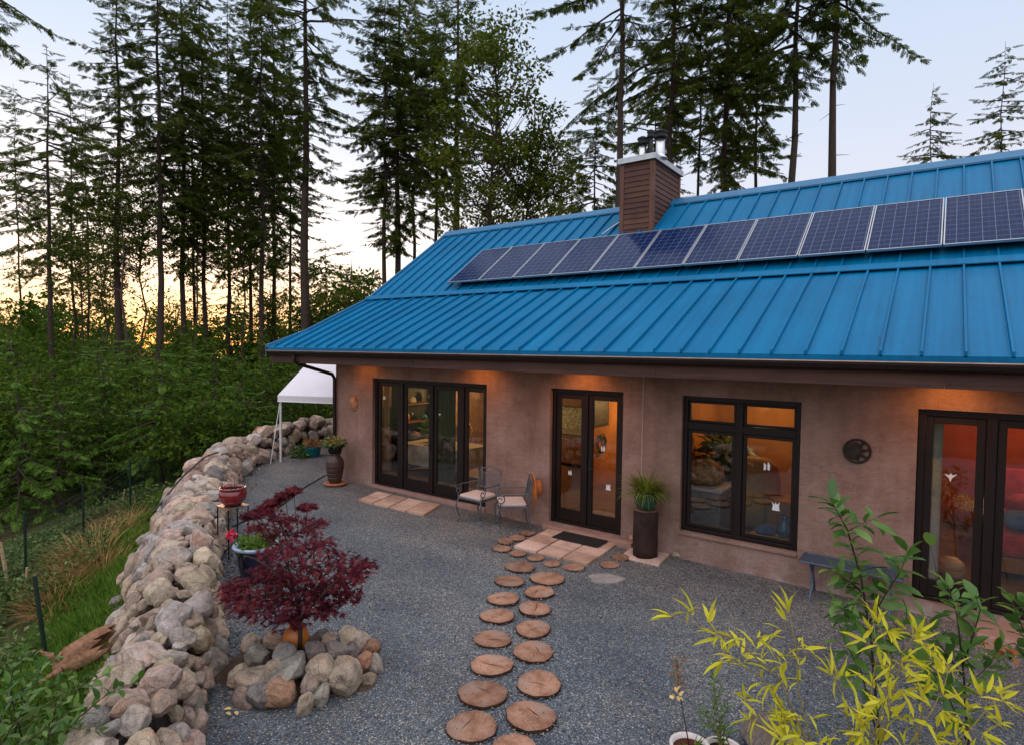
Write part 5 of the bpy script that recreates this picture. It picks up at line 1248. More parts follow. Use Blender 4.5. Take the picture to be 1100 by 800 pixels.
# the remaining stones, mostly hidden ones of the outer face
parts = []
for (s, t, r_, P, nn, x, y, z_) in placed[NB:]:
    me = ROCKS_LO[g.integers(len(ROCKS))]; n = Vector(nn).normalized(); q = n.to_track_quat('Z', 'X').to_matrix() @ Matrix.Rotation(g.uniform(0, 6.28), 3, 'Z')
    parts.append((me, Matrix.Translation(Vector(P)) @ q.to_4x4() @ Matrix.Diagonal((r_*1.15, r_*.9, r_*.75, 1))))
if parts:
    co = []; po = []; k = 0
    for me, mw in parts:
        v = np.empty(len(me.vertices)*3, np.float32); me.vertices.foreach_get('co', v); A = np.array(mw); v = v.reshape(-1, 3)@A[:3, :3].T+A[:3, 3]
        f = np.array([p.vertices[:] for p in me.polygons])+k; k += len(v); co.append(v); po.append(f)
    me = bpy.data.meshes.new('small_wall_stones'); me.from_pydata(np.vstack(co).tolist(), [], np.vstack(po).tolist()); me.polygons.foreach_set('use_smooth', [True]*len(me.polygons)); me.update()
    o = link('small_wall_stones', me, None, M['rock']); o.color = (.33, .25, .205, 1)
    tag(o, 'small pinkish stones packed between the boulders of the wall', 'stones', kind='stuff')
# ring of stones round the maple (measured one by one: centre x, y, half width, half height, colour)
RING = [(258,720,16,13,1,.0),(274,727,20,15,0,.05),(266,742,13,14,0,.0),(281,746,14,16,3,.0),(303,744,17,18,6,.0),(328,752,9,14,1,.0),(344,742,9,13,5,.0),(333,733,10,14,0,.04),(368,726,20,18,0,.03),
 (310,716,25,14,2,.12),(294,708,11,8,1,.16),(306,697,13,11,2,.2),(276,700,13,13,2,.14),(270,690,12,12,1,.12),(348,712,17,13,1,.14),(351,722,9,10,2,.08),(368,712,10,7,0,.1),
 (337,695,12,11,3,.2),(353,686,10,11,0,.2),(363,695,13,11,3,.16),(376,697,10,11,3,.1),(392,703,10,9,6,.06),(403,708,8,11,5,.0),(397,721,9,8,1,.0),(373,678,13,6,1,.15),(386,683,13,8,0,.1),(398,692,10,10,6,.04),(343,679,11,9,3,.2),(296,683,13,9,0,.18),(284,716,14,10,0,.1)]
MB_ = ground(318, 700); MZ = gz(MB_[0])
rl = []
for k, (x, y, hw, hh, ci, zc) in enumerate(RING):
    P = onz(x, y, MZ+zc+.10); k_ = px_m(P); a = hw/k_*1.12; c = max(hh/k_*1.05, .06)
    o, cn = rock_obj((P[0], P[1], MZ+zc+c*.55), (a, a*g.uniform(.8, 1.), c*1.05), (g.normal(0, .12), g.normal(0, .12), 1), g, None, ci)
    ang = 'front' if y > 735 else ('middle' if y > 706 else 'rear'); sd_ = 'left' if x < 295 else ('centre' if x < 350 else 'right')
    szn = 'large' if hw > 16 else ('medium' if hw > 11 else 'small'); tag(o, None, 'boulder', 'stones of the ring around the maple'); rl.append((o, f'{szn} {cn} stone in the {ang} {sd_} of the ring around the maple', x))
number_labels(rl)
c = ground(325, 715); b = MB(); n = 60; vs = []
for j, rr in enumerate((0, .35, .62, .85, .98, 1.08)):
    for k in range(n):
        w_ = 2*math.pi*k/n; r_ = rr*(.64+.10*math.sin(2*w_+.6)+.07*math.sin(5*w_)+.03*math.sin(11*w_)); zz = [.24, .20, .10, .03, .004, -.02][j]
        x, y = c[0]+r_*math.cos(w_)*1.05, c[1]+r_*math.sin(w_)*1.0; vs.append((x, y, gz(x)+.006+zz+.012*noise.noise(Vector((x*9, y*9, 0)))))
b.smooth = True; b.add(vs, [(j*n+k, j*n+(k+1) % n, (j+1)*n+(k+1) % n, (j+1)*n+k) for j in range(5) for k in range(n)]); tag(b.build('maple_soil', M['soil'], fix=False), kind='structure')
# fallen pale leaves on the soil
gl = np.random.default_rng(5)
for k, (x, y) in enumerate(((243, 768), (333, 763), (249, 764), (253, 767))):
    P = ground(x, y); me = scatter('fallen_leaf', T_OVAL, [(0, 0, 0)], [(math.cos(k*2.), math.sin(k*2.), .1)], [(0.2, 0, 1)], .065, .035); o = link('fallen_leaf', me, None, M['palepetal']); o.location = P+np.array([0, 0, .03])
    tag(o, ['curled pale fallen leaf left of the maple ring on the soil', 'pale fallen leaf on the soil before the maple ring', 'tiny pale fallen leaf beside a larger one left of the ring', 'rightmost of the three pale fallen leaves left of the ring'][k], 'leaf', 'fallen leaves by the maple ring')
# amber ceramic behind the trunk
P = onz(318, 684, MZ+.30); t = thing('amber_pot', 'rounded amber glazed pot half hidden behind the maple trunk', 'pot', (P[0], P[1], MZ+.17))
b = MB(); b.smooth = True; b.lathe([(.06, 0), (.10, .03), (.125, .11), (.11, .19), (.07, .23), (.075, .25), (.055, .25), (.05, .2)], (P[0], P[1], MZ+.17), 26); b.build('pot', M['orange'], t)
# ------------------------------------------------------------------ tree builders
def grow(g, base, top, r0, r1, n=8, wob=.0):
    out = []
    for i in range(n+1):
        u = i/n; out.append(np.array(base)*(1-u)+np.array(top)*u+np.array([g.normal(0, wob), g.normal(0, wob), 0])*(0 < i < n))
    return out, [r0+(r1-r0)*(i/n)**.9 for i in range(n+1)]
def conifer(name, label, base, H, r0, cb, R_, seed, group, mat='fir', gaps=.25, peak=.35, top_frac=1., dens=1., lean=(0, 0), asym=None, cat='tree', tpl=None, bark='bark', fine=1.):
    """tapered trunk, whorls of drooping boughs with flat needle sprays; cb crown base height, R_ longest bough"""
    g = np.random.default_rng(seed); base = np.array(base, float); t = thing(name, label, cat, base, 0, group)
    tp = base+np.array([lean[0], lean[1], H]); pts, rs = grow(g, base-np.array([0, 0, .4]), tp, r0, r0*.06, 12, .055)
    b = MB(); b.smooth = True; b.tube(pts, rs, 10)
    Ps, Ds, Us, Ls = [], [], [], []; limbs = MB()
    z = cb*H; gaps *= .68; dens *= 1.45; R_ *= 1.22
    tpl = tpl or T_SPRAY; sp = .21
    while z < H*.992:
        u = (z-cb*H)/(H*(1-cb)+1e-6); prof = min(1, .35+u/peak*.65) if u < peak else max(0, (1-u)/(1-peak))**.8
        ctr = np.array([np.interp(z, [q[2]-base[2] for q in pts], [q[k] for q in pts]) for k in range(2)]+[0]); nb = g.integers(3, 6)
        a0 = g.uniform(0, 6.28)
        for k in range(nb):
            if g.random() < gaps: continue
            a = a0+k*6.283/nb+g.normal(0, .3); L = R_*prof*g.uniform(.55, 1.12)
            if asym is not None: L *= max(.12, 1+asym[1]*math.cos(a-asym[0]))
            nn_ = noise.noise(Vector((math.cos(a)*1.3, math.sin(a)*1.3, z*.42+seed*7.3)))
            L *= min(1.4, max(.22, .88+1.25*nn_))
            if L < .12: continue
            zz = base[2]+z+g.uniform(-.2, .2); el = R(12*u*1.6-16+g.normal(0, 9)); m = max(3, int(L/.45)); p = np.array([ctr[0], ctr[1], zz]); path = [p.copy()]; e = el
            for s in range(m):
                e += g.normal(0, .07)+(-.26 if s < m*.6 else .40)/m; aa = a+g.normal(0, .08); p = p+np.array([math.cos(aa)*math.cos(e), math.sin(aa)*math.cos(e), math.sin(e)])*L/m; path.append(p.copy())
            limbs.tube(path, list(np.linspace(.012+.011*L, .006, m+1)), 4, False)
            q = np.array(path); d = q[-1]-q[-2]; Ps.append(q[-1]-d*.3); Ds.append(d); Us.append((0, 0, 1)); Ls.append(.62*fine)
            npos = max(2, int(L/sp*dens)); st = .18 if L < 1.5 else .28
            for s in range(npos):
                w = st+(1-st)*(s+g.random())/npos; i = min(int(w*m), m-1); pp = q[i]+(q[i+1]-q[i])*(w*m-i); d = q[i+1]-q[i]; d = d/np.linalg.norm(d)
                for sg in (-1, 1):
                    if g.random() < .14: continue
                    an = sg*R(g.uniform(35, 75)); dd = np.array([d[0]*math.cos(an)-d[1]*math.sin(an), d[0]*math.sin(an)+d[1]*math.cos(an), d[2]-g.uniform(-.15, .75)])
                    Ps.append(pp); Ds.append(dd); Us.append((g.normal(0, .75), g.normal(0, .75), 1)); Ls.append(fine*g.uniform(.26, .78)*(1.05-.45*w)*min(1, .45+L*.3))
        z += g.uniform(.32, .62)*(.75+.4*(1-u))/max(.6, dens**.5)
    if cb > .25:                                                     # dead stubs on the bare stem
        for _ in range(int(10*H/20)):
            zz = g.uniform(.25*cb*H, cb*H); a = g.uniform(0, 6.28); c = np.array([np.interp(zz, [q[2]-base[2] for q in pts], [q[k] for q in pts]) for k in range(2)]); l = g.uniform(.3, 1.3)
            b.tube([(c[0], c[1], base[2]+zz), (c[0]+l*math.cos(a), c[1]+l*math.sin(a), base[2]+zz-g.uniform(-.1, .35)*l)], [.018, .005], 4, False)
    b.build('trunk', M[bark], t, fix=False)
    k0 = len(limbs.f); me = limbs.mesh('limbs', base)
    fm = scatter('crown', tpl, np.array(Ps)-base, Ds, Us, np.array(Ls)*1.0, np.array(Ls)*.72)
    out = join_np('crown', [(fm, M[mat]), (me, M[bark])]); link('crown', out, t)
    return t
def broadleaf(name, label, base, H, r0, cz, R_, seed, group, mat='leafdec', nclump=60, leaf=.16, per=60, squash=1.5, lean=(0, 0), cat='tree', bark='bark2', csize=.8):
    g = np.random.default_rng(seed); base = np.array(base, float); t = thing(name, label, cat, base, 0, group)
    pts, rs = grow(g, base-np.array([0, 0, .4]), base+np.array([lean[0], lean[1], H]), r0, r0*.12, 9, .12); b = MB(); b.smooth = True; b.tube(pts, rs, 8)
    Pl, Dl, Ul = [], [], []; limbs = MB(); zs = [q[2]-base[2] for q in pts]
    for k in range(nclump):
        d = g.normal(size=3); d /= np.linalg.norm(d); rr = g.random()**.42; c = np.array([base[0]+lean[0]*.6, base[1]+lean[1]*.6, base[2]+cz])+d*rr*R_*np.array([1, 1, squash])
        if c[2] > base[2]+H*1.06: continue
        h0 = max(.15*H, min(H*.97, (c[2]-base[2])-np.hypot(c[0]-base[0], c[1]-base[1])*g.uniform(.5, 1.)))
        s = np.array([np.interp(h0, zs, [q[0] for q in pts]), np.interp(h0, zs, [q[1] for q in pts]), base[2]+h0]); mid = s*.45+c*.55+np.array([0, 0, -.12*R_*g.random()])
        limbs.tube([s, mid, c], [.035*R_/2.5+.008, .018, .005], 4, False)
        m = int(per*g.uniform(.5, 1.3)); o = g.normal(size=(m, 3)); o /= np.linalg.norm(o, axis=1, keepdims=True); o *= (g.random((m, 1))**.4)*csize*np.array([1, 1, .55])
        Pl.append(c+o); Dl.append(o+g.normal(size=(m, 3))*.4+np.array([0, 0, -.15])); Ul.append(g.normal(size=(m, 3))*.6+np.array([0, 0, 1]))
    b.build('trunk', M[bark], t, fix=False)
    P = np.vstack(Pl); n = len(P); fm = scatter('crown', T_DIAMOND, P-base, np.vstack(Dl), np.vstack(Ul), leaf*(.6+.8*g.random(n)), leaf*.62*(.6+.8*g.random(n)))
    out = join_np('crown', [(fm, M[mat]), (limbs.mesh('limbs', base), M[bark])]); link('crown', out, t); return t
def stand(px, depth):
    """foot of a tree whose stem passes the measured column px at that distance"""
    P = dep(px, 375, depth); return np.array([P[0], P[1], tz(P[0], P[1])])
def hz_(py, depth): return 3.0+(380-py)*depth/FPX
def fir(px, depth, dpx, top, cbot, hw, label, seed, name='conifer_tree', group='tall conifers around the house', lean_px=0, asym=None, **k):
    B = stand(px, depth); H = hz_(top, depth)-B[2]; cbot -= 20*(group[0] == 't' and cbot > 200); cb = max(.12, (hz_(cbot, depth)-B[2])/H); m = depth/FPX
    l = lean_px*m
    return conifer(name, label, B, H, dpx*m/2*1.15, cb, hw*m*1.25, seed, group, lean=(l*_r[0], l*_r[1]), asym=asym, **k)
RIGHT, LEFT_ = math.atan2(_r[1], _r[0]), math.atan2(-_r[1], -_r[0])
fir(25, 40, 3, 105, 335, 30, 'thin leaning conifer standing before the setting sun at the left edge', 1, lean_px=-6, gaps=.35, dens=.8)
fir(55, 32, 7, 66, 335, 52, 'nearest conifer at the left, its pale bare trunk reaching down into the green undergrowth', 2, gaps=.36, peak=.55, dens=.8)
fir(79, 40, 4, 95, 345, 32, 'slim conifer just right of the pale bare trunk at the left', 3, gaps=.35, dens=.8)
fir(95, 44, 3.5, 120, 350, 30, 'slim dark conifer between the two leftmost tall trunks', 4, gaps=.3, dens=.8)
broadleaf('birch_tree', 'slender forked leafy tree with a mottled pale stem by the sunset', stand(112, 36), 17, .10, 12.5, 1.7, 5, None, nclump=34, per=46, squash=3.0, leaf=.17)
fir(125, 34, 8.5, -30, 335, 34, 'stout conifer left of the bright sunset gap, ragged bushy crown', 6, gaps=.3, peak=.4, dens=1., lean_px=5)
broadleaf('broadleaf_tree', 'ragged leafy tree twined round the stout conifer left of the sunset gap', stand(133, 33), 20, .10, 14, 2.1, 7, None, nclump=48, per=46, squash=2.9, leaf=.17)
fir(172, 34, 8, -70, 290, 46, 'tall conifer right of the bright sunset gap', 8, gaps=.24, peak=.4)
fir(197, 37, 6.5, -80, 315, 38, 'tall conifer second right of the sunset gap', 9, gaps=.24)
fir(209, 46, 4, 20, 345, 30, 'thin far conifer in the middle of the left tree group', 10, gaps=.3)
fir(222, 38, 5.5, -50, 320, 40, 'tall conifer with a slightly bent trunk in the left group', 11, gaps=.25, lean_px=-5)
fir(246, 42, 5, 0, 330, 34, 'dense conifer left of the gap beside the tallest dark group', 12, gaps=.22)
fir(269, 43, 4.5, -30, 330, 36, 'dense narrow conifer in the dark clump left of the roof', 13, gaps=.2)
fir(281, 37, 6.5, -10, 330, 46, 'dense dark conifer whose bare trunk shows beside the roof corner', 14, gaps=.15, dens=1.15)
fir(294, 46, 5, -70, 320, 40, 'tall conifer behind the dense dark one left of the roof', 15, gaps=.2)
fir(328, 36, 11, -130, 205, 58, 'big straight conifer trunk standing alone above the roof corner', 16, gaps=.32, peak=.5, asym=(RIGHT, .15))
fir(312, 48, 4, 60, 345, 26, 'thin conifer just left of the big straight trunk', 17, gaps=.35)
fir(350, 50, 4, 265, 352, 26, 'small young conifer low in the gap right of the big straight trunk', 18, gaps=.2)
fir(412, 34, 6.5, -5, 285, 44, 'dense conifer left in the dark clump above the roof end', 19, gaps=.14, dens=1.15)
fir(427, 35, 8.5, -60, 290, 56, 'tall conifer in the middle of the dark clump above the roof end', 20, gaps=.16, dens=1.1)
fir(444, 43, 5, -20, 270, 40, 'conifer behind the middle of the dark clump above the roof end', 21, gaps=.18)
fir(466, 40, 5.5, -30, 260, 40, 'conifer in the right half of the dark clump above the roof end', 22, gaps=.18)
fir(489, 33, 10, -70, 230, 46, 'stout dark conifer behind the left end of the roof ridge', 23, gaps=.2)
broadleaf('broadleaf_tree', 'wide yellowish green leafy tree above the left end of the roof ridge', stand(512, 30), 20.5, .16, 14.4, 3.4, 24, None, nclump=140, per=80, squash=2.1, leaf=.22, lean=(.8, .6))
broadleaf('broadleaf_tree', 'loose leafy tree reaching right over the roof, small gaps full of sky', stand(545, 31), 17.5, .12, 12.5, 2.4, 25, None, nclump=75, per=70, squash=1.9, leaf=.22, lean=(1., .8))
fir(637, 34, 4.5, 92, 280, 40, 'smaller conical conifer left of the chimney', 26, gaps=.18, peak=.3)
fir(612, 44, 4, 150, 300, 26, 'far small conifer between the leafy tree and the chimney', 27, gaps=.2)
fir(661, 26, 10, -230, 95, 72, 'tall thick conifer trunk just left of the chimney with boughs reaching left', 28, gaps=.3, peak=.3, asym=(LEFT_, .45))
fir(717, 27, 9.5, -170, 165, 66, 'tall thick conifer trunk rising behind the chimney pipes', 29, gaps=.16, peak=.3, dens=1.15)
fir(745, 33, 5, -40, 190, 48, 'slim dark conifer right of the chimney', 30, gaps=.18)
fir(773, 28, 9, -130, 195, 58, 'dense tall conifer right of the chimney with boughs down to the ridge', 31, gaps=.06, dens=1.3)
fir(806, 33, 6, -60, 205, 46, 'dense conifer filling the gap left of the two bare trunks', 32, gaps=.1, dens=1.2)
fir(846, 26, 11, -170, 100, 60, 'left one of the two tall bare trunks above the roof ridge', 33, gaps=.14, peak=.3, dens=1.1, asym=(LEFT_, .15))
fir(887, 25, 12.5, -190, 70, 60, 'right one of the two tall bare trunks above the roof ridge, boughs reaching right', 34, gaps=.2, peak=.25, asym=(RIGHT, .3))
for px, d, top, hw, lb, sd in ((992, 22, 92, 31, 'small young fir above the ridge, left of the pair at the right', 35), (1066, 20, 48, 44, 'taller young fir with upturned twigs above the ridge at the right', 36), (1112, 23, 140, 32, 'young fir cut by the right edge of the photo', 37)):
    fir(px, d, 4, top, 300, hw, lb, sd, 'young_fir', 'young firs behind the roof', gaps=.0, peak=.15, dens=1.7, fine=.65)
fir(-75, 19, 12, -250, 90, 98, 'near conifer outside the left edge, only its bough tips show', 38, gaps=.3, peak=.3)
fir(700, 38, 5, 60, 230, 50, 'dark conifer filling in behind the chimney', 39, gaps=.15)
for px, d, H, cz, R2, sd, lb in ((152, 36, 19, 13.5, 2.2, 61, 'leafy tree filling the space right of the stout conifer'), (214, 37, 20, 14, 2.4, 62, 'leafy tree among the conifers in the middle of the left group'), (258, 40, 21, 15, 2.6, 63, 'yellowish leafy tree at the right of the left tree group'), (90, 39, 18, 12, 2.2, 64, 'leafy tree between the two leftmost tall trunks'), (378, 36, 11, 7.5, 2.2, 65, 'low leafy tree left of the dark clump above the roof end'), (346, 44, 11.5, 7.5, 2.2, 66, 'low far leafy tree in the gap beside the big straight trunk'), (188, 48, 11, 7.5, 2.6, 68, 'far low leafy tree under the tall trunks of the left group'), (290, 46, 12, 8, 2.6, 70, 'far low leafy tree left of the big straight trunk')):
    broadleaf('broadleaf_tree', lb, stand(px, d), H, .10, cz, R2, sd, None, nclump=70, per=58, squash=2.2 if H > 14 else 1.3, leaf=.19, csize=.7)
# ------------------------------------------------------------------ understory
gu_ = np.random.default_rng(77)
Pn, Dn, Un, Ln = [], [], [], []
def mass_bush(B, h, w, n):
    c = B+np.array([0, 0, h*.5]); nc = max(5, int(n/40)); cc = gu_.normal(size=(nc, 3)); cc /= np.linalg.norm(cc, axis=1, keepdims=True); cc = c+cc*(gu_.random((nc, 1))**.45)*np.array([w, w, h*.5])
    i = gu_.integers(0, nc, n); o = gu_.normal(size=(n, 3)); o /= np.linalg.norm(o, axis=1, keepdims=True); o *= (gu_.random((n, 1))**.4)*(.26*w+.25)
    Pn.append(cc[i]+o*np.array([1, 1, .7])); Dn.append(o+gu_.normal(size=(n, 3))*.3*(.26*w+.25)+np.array([0, 0, -.1])); Un.append(gu_.normal(size=(n, 3))*.5+np.array([0, 0, 1])); Ln.append(np.full(n, 1.))
LS = []
for k_ in range(330):
    d = 15+48*gu_.random()**1.1 if k_ < 190 else gu_.uniform(40, 72); px = gu_.uniform(-140, 500)
    B = stand(px, d)
    if sdist(B[None])[0] < 5 or (abs(px-55) < 26 and d < 33) or (abs(px-281) < 16 and d < 38): continue
    topy = np.interp(d, [15, 22, 32, 45, 63], [428, 390, 365, 346, 334])+gu_.normal(0, 19); h = max(1.2, hz_(topy, d)-B[2]); w = gu_.uniform(.7, 1.9)*(.55+d/60)
    n = int(np.interp(d, [15, 30, 60], [1100, 860, 600])*gu_.uniform(.45, 1.1)); mass_bush(B, h, w, n); LS.append(np.full(n, np.interp(d, [15, 60], [.095, .32])*gu_.choice([.7, .95, 1.25, 1.7])))
for _ in range(60):                                                  # behind the house, seen only under the crowns
    d = gu_.uniform(34, 60); px = gu_.uniform(330, 1250); B = stand(px, d); topy = gu_.uniform(265, 330); h = hz_(topy, d)-B[2]; mass_bush(B, h, gu_.uniform(1.6, 3.2), 460); LS.append(np.full(460, .32))
P = np.vstack(Pn); L = np.concatenate(LS)*(.6+.8*gu_.random(len(P)))
o = link('undergrowth', scatter('undergrowth', T_DIAMOND, P, np.vstack(Dn), np.vstack(Un), L, L*.55), None, M['under'])
tag(o, 'thick mixed green undergrowth of the wood below the conifers', 'undergrowth', kind='stuff')
# the nearer young trees one can tell apart
YT = [(172, 17, 372, 52, 'feathery young conifer left of centre above the stone wall'), (232, 19, 380, 46, 'feathery young conifer above the red pot and the wall'), (110, 18.5, 392, 46, 'young conifer behind the wire fence, below the bare trunk'), (62, 15.5, 430, 44, 'low bushy young conifer below the pale trunk'), (20, 15, 410, 52, 'young conifer at the left edge above the fence'), (290, 22.5, 392, 40, 'young conifer behind the canopy pole'), (140, 23, 365, 40, 'taller young conifer deeper in the undergrowth'), (205, 24, 372, 40, 'young conifer between the wall and the dark trunks'), (-20, 20, 385, 50, 'young conifer cut by the left edge'), (335, 26, 372, 40, 'young conifer under the roof corner behind the canopy'), (262, 17.5, 420, 36, 'short young conifer just over the far bend of the wall'), (88, 25, 372, 44, 'young conifer in the shade right of the pale trunk')]
for k, (px, d, top, hw, lb) in enumerate(YT):
    fir(px, d, 5, top, 560, hw, lb, 200+k, 'young_conifer', 'young conifers beyond the stone wall', mat='fir2', gaps=.05, peak=.12, dens=1.5, bark='bark', fine=.72)
for k in range(70):                                                  # saplings deeper in, copied from the twelve
    src = bpy.data.objects['young_conifer' if k % 12 == 0 else f'young_conifer.{k % 12:03d}']
    d = gu_.uniform(20, 56); px = gu_.uniform(-90, 480); B = stand(px, d)
    if sdist(B[None])[0] < 6 or (abs(px-55) < 26 and d < 33) or (abs(px-281) < 20 and d < 38): continue
    o = dup_tree(src); o.location = B; hs = max(c.dimensions[2] for c in src.children); topy = np.interp(d, [20, 34, 56], [388, 335, 300])+gu_.normal(0, 24)+(38 if px < 235 and d > 30 else 0); s = max(.5, (hz_(topy, d)-B[2])/hs); o.scale = (s, s, s); o.rotation_euler = (0, 0, gu_.uniform(0, 6.28))
    tag(o, 'one of the many young conifers scattered deep in the dark undergrowth', None, 'saplings deep in the undergrowth')
BS = [(40, 17.5, 402, 1.5, 'light green leafy bush left of the fence'), (150, 20, 385, 1.7, 'leafy bush with yellowish leaves between the young conifers'), (215, 16.5, 432, 1.2, 'low leafy bush above the middle of the wall'), (275, 20, 402, 1.6, 'leafy bush left of the canopy'), (315, 24, 392, 1.7, 'dark leafy bush seen under the canopy roof'), (345, 22, 415, 1.5, 'leafy bush behind the wall at the house corner'), (8, 23, 372, 2., 'tall leafy bush under the sunset at the left edge'), (100, 21, 400, 1.6, 'round leafy bush in the hollow beyond the fence')]
for k, (px, d, top, w, lb) in enumerate(BS):
    B = stand(px, d); h = hz_(top, d)-B[2]
    broadleaf('leafy_bush', lb, B, h, .05, h*.55, w, 300+k, 'leafy bushes beyond the stone wall', mat='under', nclump=70, per=46, squash=max(.6, h*.5/w), leaf=.14, csize=.45, cat='bush')
# ------------------------------------------------------------------ slope: grass, weeds, dry tufts, fence
gg = np.random.default_rng(9)
S_ = gg.random((60000, 2)); s_ = S_[:, 0]*LT*.98; o_ = .98+1.35*S_[:, 1]**1.1
C = np.array([along(s)[0] for s in np.linspace(0, LT, 400)]); Nn = np.array([along(s)[2] for s in np.linspace(0, LT, 400)]); i_ = np.clip((s_/LT*399).astype(int), 0, 399)
Pg = C[i_]+Nn[i_]*o_[:, None]; mk = np.array([noise.noise(Vector((p[0]*.7, p[1]*.7, 3.))) for p in Pg])
keep = (mk > -.40) & (s_ > 2.8); Pg = Pg[keep]; zg_ = np.concatenate([tz_arr(Pg[i:i+4000]) for i in range(0, len(Pg), 4000)]); n = len(Pg)
D = np.column_stack([gg.normal(0, .5, n), gg.normal(0, .5, n), np.ones(n)])
o = link('grass', scatter('grass', T_DIAMOND, np.column_stack([Pg, zg_-.01]), D, gg.normal(size=(n, 3)), .08+.13*gg.random(n), .022), None, M['grass']); tag(o, 'bright green grass on the bank outside the stone wall', 'grass', kind='stuff')
# weeds on the slope
n = 17000; Pw = np.column_stack([gg.uniform(-16, -3.6, n), gg.uniform(-12, -1.0, n)]); sd_ = np.concatenate([sdist(Pw[i:i+4000]) for i in range(0, n, 4000)]); mk = np.array([noise.noise(Vector((p[0]*.9+9, p[1]*.9, 7.))) for p in Pw])
Pw = Pw[(sd_ > 1.9-.9*(Pw[:, 0] > -7.2)) & (sd_ < 6.5) & (mk > -.18+.12*(sd_ < 2.2))]; zw = np.concatenate([tz_arr(Pw[i:i+4000]) for i in range(0, len(Pw), 4000)])
per = 6; n = len(Pw); P = np.repeat(np.column_stack([Pw, zw]), per, 0)+gg.normal(0, 1, (n*per, 3))*np.array([.06, .06, .0])+np.column_stack([np.zeros((n*per, 2)), gg.random(n*per)**1.3*.34])
D = gg.normal(size=(n*per, 3))*np.array([1, 1, .5])
o = link('weeds', scatter('weeds', T_DIAMOND, P, D, gg.normal(size=(n*per, 3))*.5+np.array([0, 0, 1]), .05+.07*gg.random(n*per), .03+.03*gg.random(n*per)), None, M['weeds']); tag(o, 'tangle of leafy weeds covering the slope left of the wall', 'weeds', kind='stuff')
for k, (x, y, L) in enumerate(((104, 586, .75), (92, 592, .6), (122, 566, .55), (136, 552, .5), (85, 610, .45), (70, 622, .4), (150, 540, .45), (112, 600, .5), (60, 640, .4))):
    P = onterr(x, y+14); t = thing('dry_grass_tuft', ['tallest golden dry grass tuft beside the fence', 'golden dry grass tuft left of the tallest one', 'dry grass tuft halfway up the bank', 'dry grass tuft high on the bank', 'low brown grass tuft below the tallest one', 'brown grass tuft near the short stakes', 'farthest dry grass tuft by the bend', 'dry tuft just below the golden one', 'lowest dry grass tuft near the green post'][k], 'grass tuft', P, 0, 'dry grass tufts by the fence')
    blades(P[0], P[1], P[2]-.02, 260, L, .014, M['drygrass'], 'grass_blades', t, 1., 60+k, rad=.38, droop=.5)
# wire fence
FP = [(-30, 655), (3, 628), (48, 640), (118, 560), (165, 528), (196, 512)]
fpts = []
for x, y in ((-60, 668), (28, 632), (90, 590), (140, 552), (190, 518)):
    P = onterr(x, y); fpts.append(P)
t = thing('wire_fence', 'dark green wire mesh fence running down the slope beyond the wall', 'fence', fpts[0])
b = MB(); FH = 1.15
for i in range(len(fpts)-1):
    p, q = fpts[i], fpts[i+1]; l = np.linalg.norm(q-p)
    for k in range(12):
        z = .04+FH*k/11*.96; b.tube([p+np.array([0, 0, z]), (p+q)/2+np.array([0, 0, z-.03]), q+np.array([0, 0, z])], .0035, 4, False)
    m = int(l/.16)
    for k in range(m): c = p+(q-p)*(k/m); b.tube([c+np.array([0, 0, .03]), c+np.array([0, 0, FH])], .0028, 3, False)
b.build('mesh_panel', M['wire'], t, fix=False)
for p in fpts: b = MB(); b.tube([p-np.array([0, 0, .2]), p+np.array([0, 0, FH+.12])], .022, 6); b.build('post', M['greenpost'], t)
# posts and stakes: foot and top measured in the photograph
for k, (x0, y0, x1, y1, r_, m, lb) in enumerate(((50, 712, 37, 618, .020, 'greenpost', 'dark green steel fence post leaning in the weeds beside the driftwood'), (10, 632, 0, 582, .028, 'stake', 'thick pale wooden stake at the left photo edge'), (27, 636, 29, 609, .018, 'stake', 'short pale stake between the two fence posts'), (43, 635, 43.5, 611, .02, 'cedartrim', 'short reddish stake right of the pale one'), (131, 545, 134, 525, .016, 'stake', 'thin pale stake by the dry grass on the bank'), (145, 540, 143, 526, .02, 'stake', 'slanted pale stake higher on the bank'), (181, 513, 180.5, 501, .02, 'stake', 'pale stake behind the wall near its far bend'))):
    P = onterr(x0, y0); d_ = project(P)[2]; T = dep(x1, y1, d_); b = MB(); b.tube([P-(T-P)*.15, T], r_*(1.2 if k == 0 else 1), 7); tag(b.build('fence_post' if k == 0 else 'wooden_stake', M[m]), lb, 'post' if k == 0 else 'stake', None if k == 0 else 'wooden stakes on the bank')
# driftwood stump
P = onterr(84, 724); P[2] += .14; b = MB(); b.smooth = True
t = thing('driftwood_stump', 'broken reddish brown driftwood stump at the outer foot of the wall', 'driftwood', P)
rt = np.array([_r[0], _r[1], 0]); fw_ = np.array([_f[0], _f[1], 0])
ax = rt*.80+np.array([0, 0, .42])+fw_*.1; ax /= np.linalg.norm(ax); s1 = np.cross(ax, fw_); s1 /= np.linalg.norm(s1); s2 = np.cross(ax, s1)
nr, nk = 26, 30; vs = []; gq = np.random.default_rng(4); tooth = gq.random(nk)
for i in range(nr):
    u = i/(nr-1)
    for k in range(nk):
        w_ = 6.283*k/nk; ridge = noise.noise(Vector((math.cos(w_)*3.2, math.sin(w_)*3.2, u*.8+4)))+.5*noise.noise(Vector((math.cos(w_)*8, math.sin(w_)*8, u*1.5)))
        r_ = (.10+.085*u**.8)*(1+.42*ridge)*(1 if u < .9 else 1-.25*(u-.9)/.1); ln = u*.38+(max(0, u-.55)/.45)**1.5*(.30*tooth[k]+.18*ridge)
        vs.append(P-rt*.20-np.array([0, 0, .10])+ax*ln+s1*r_*math.cos(w_)+s2*r_*math.sin(w_)*.85)
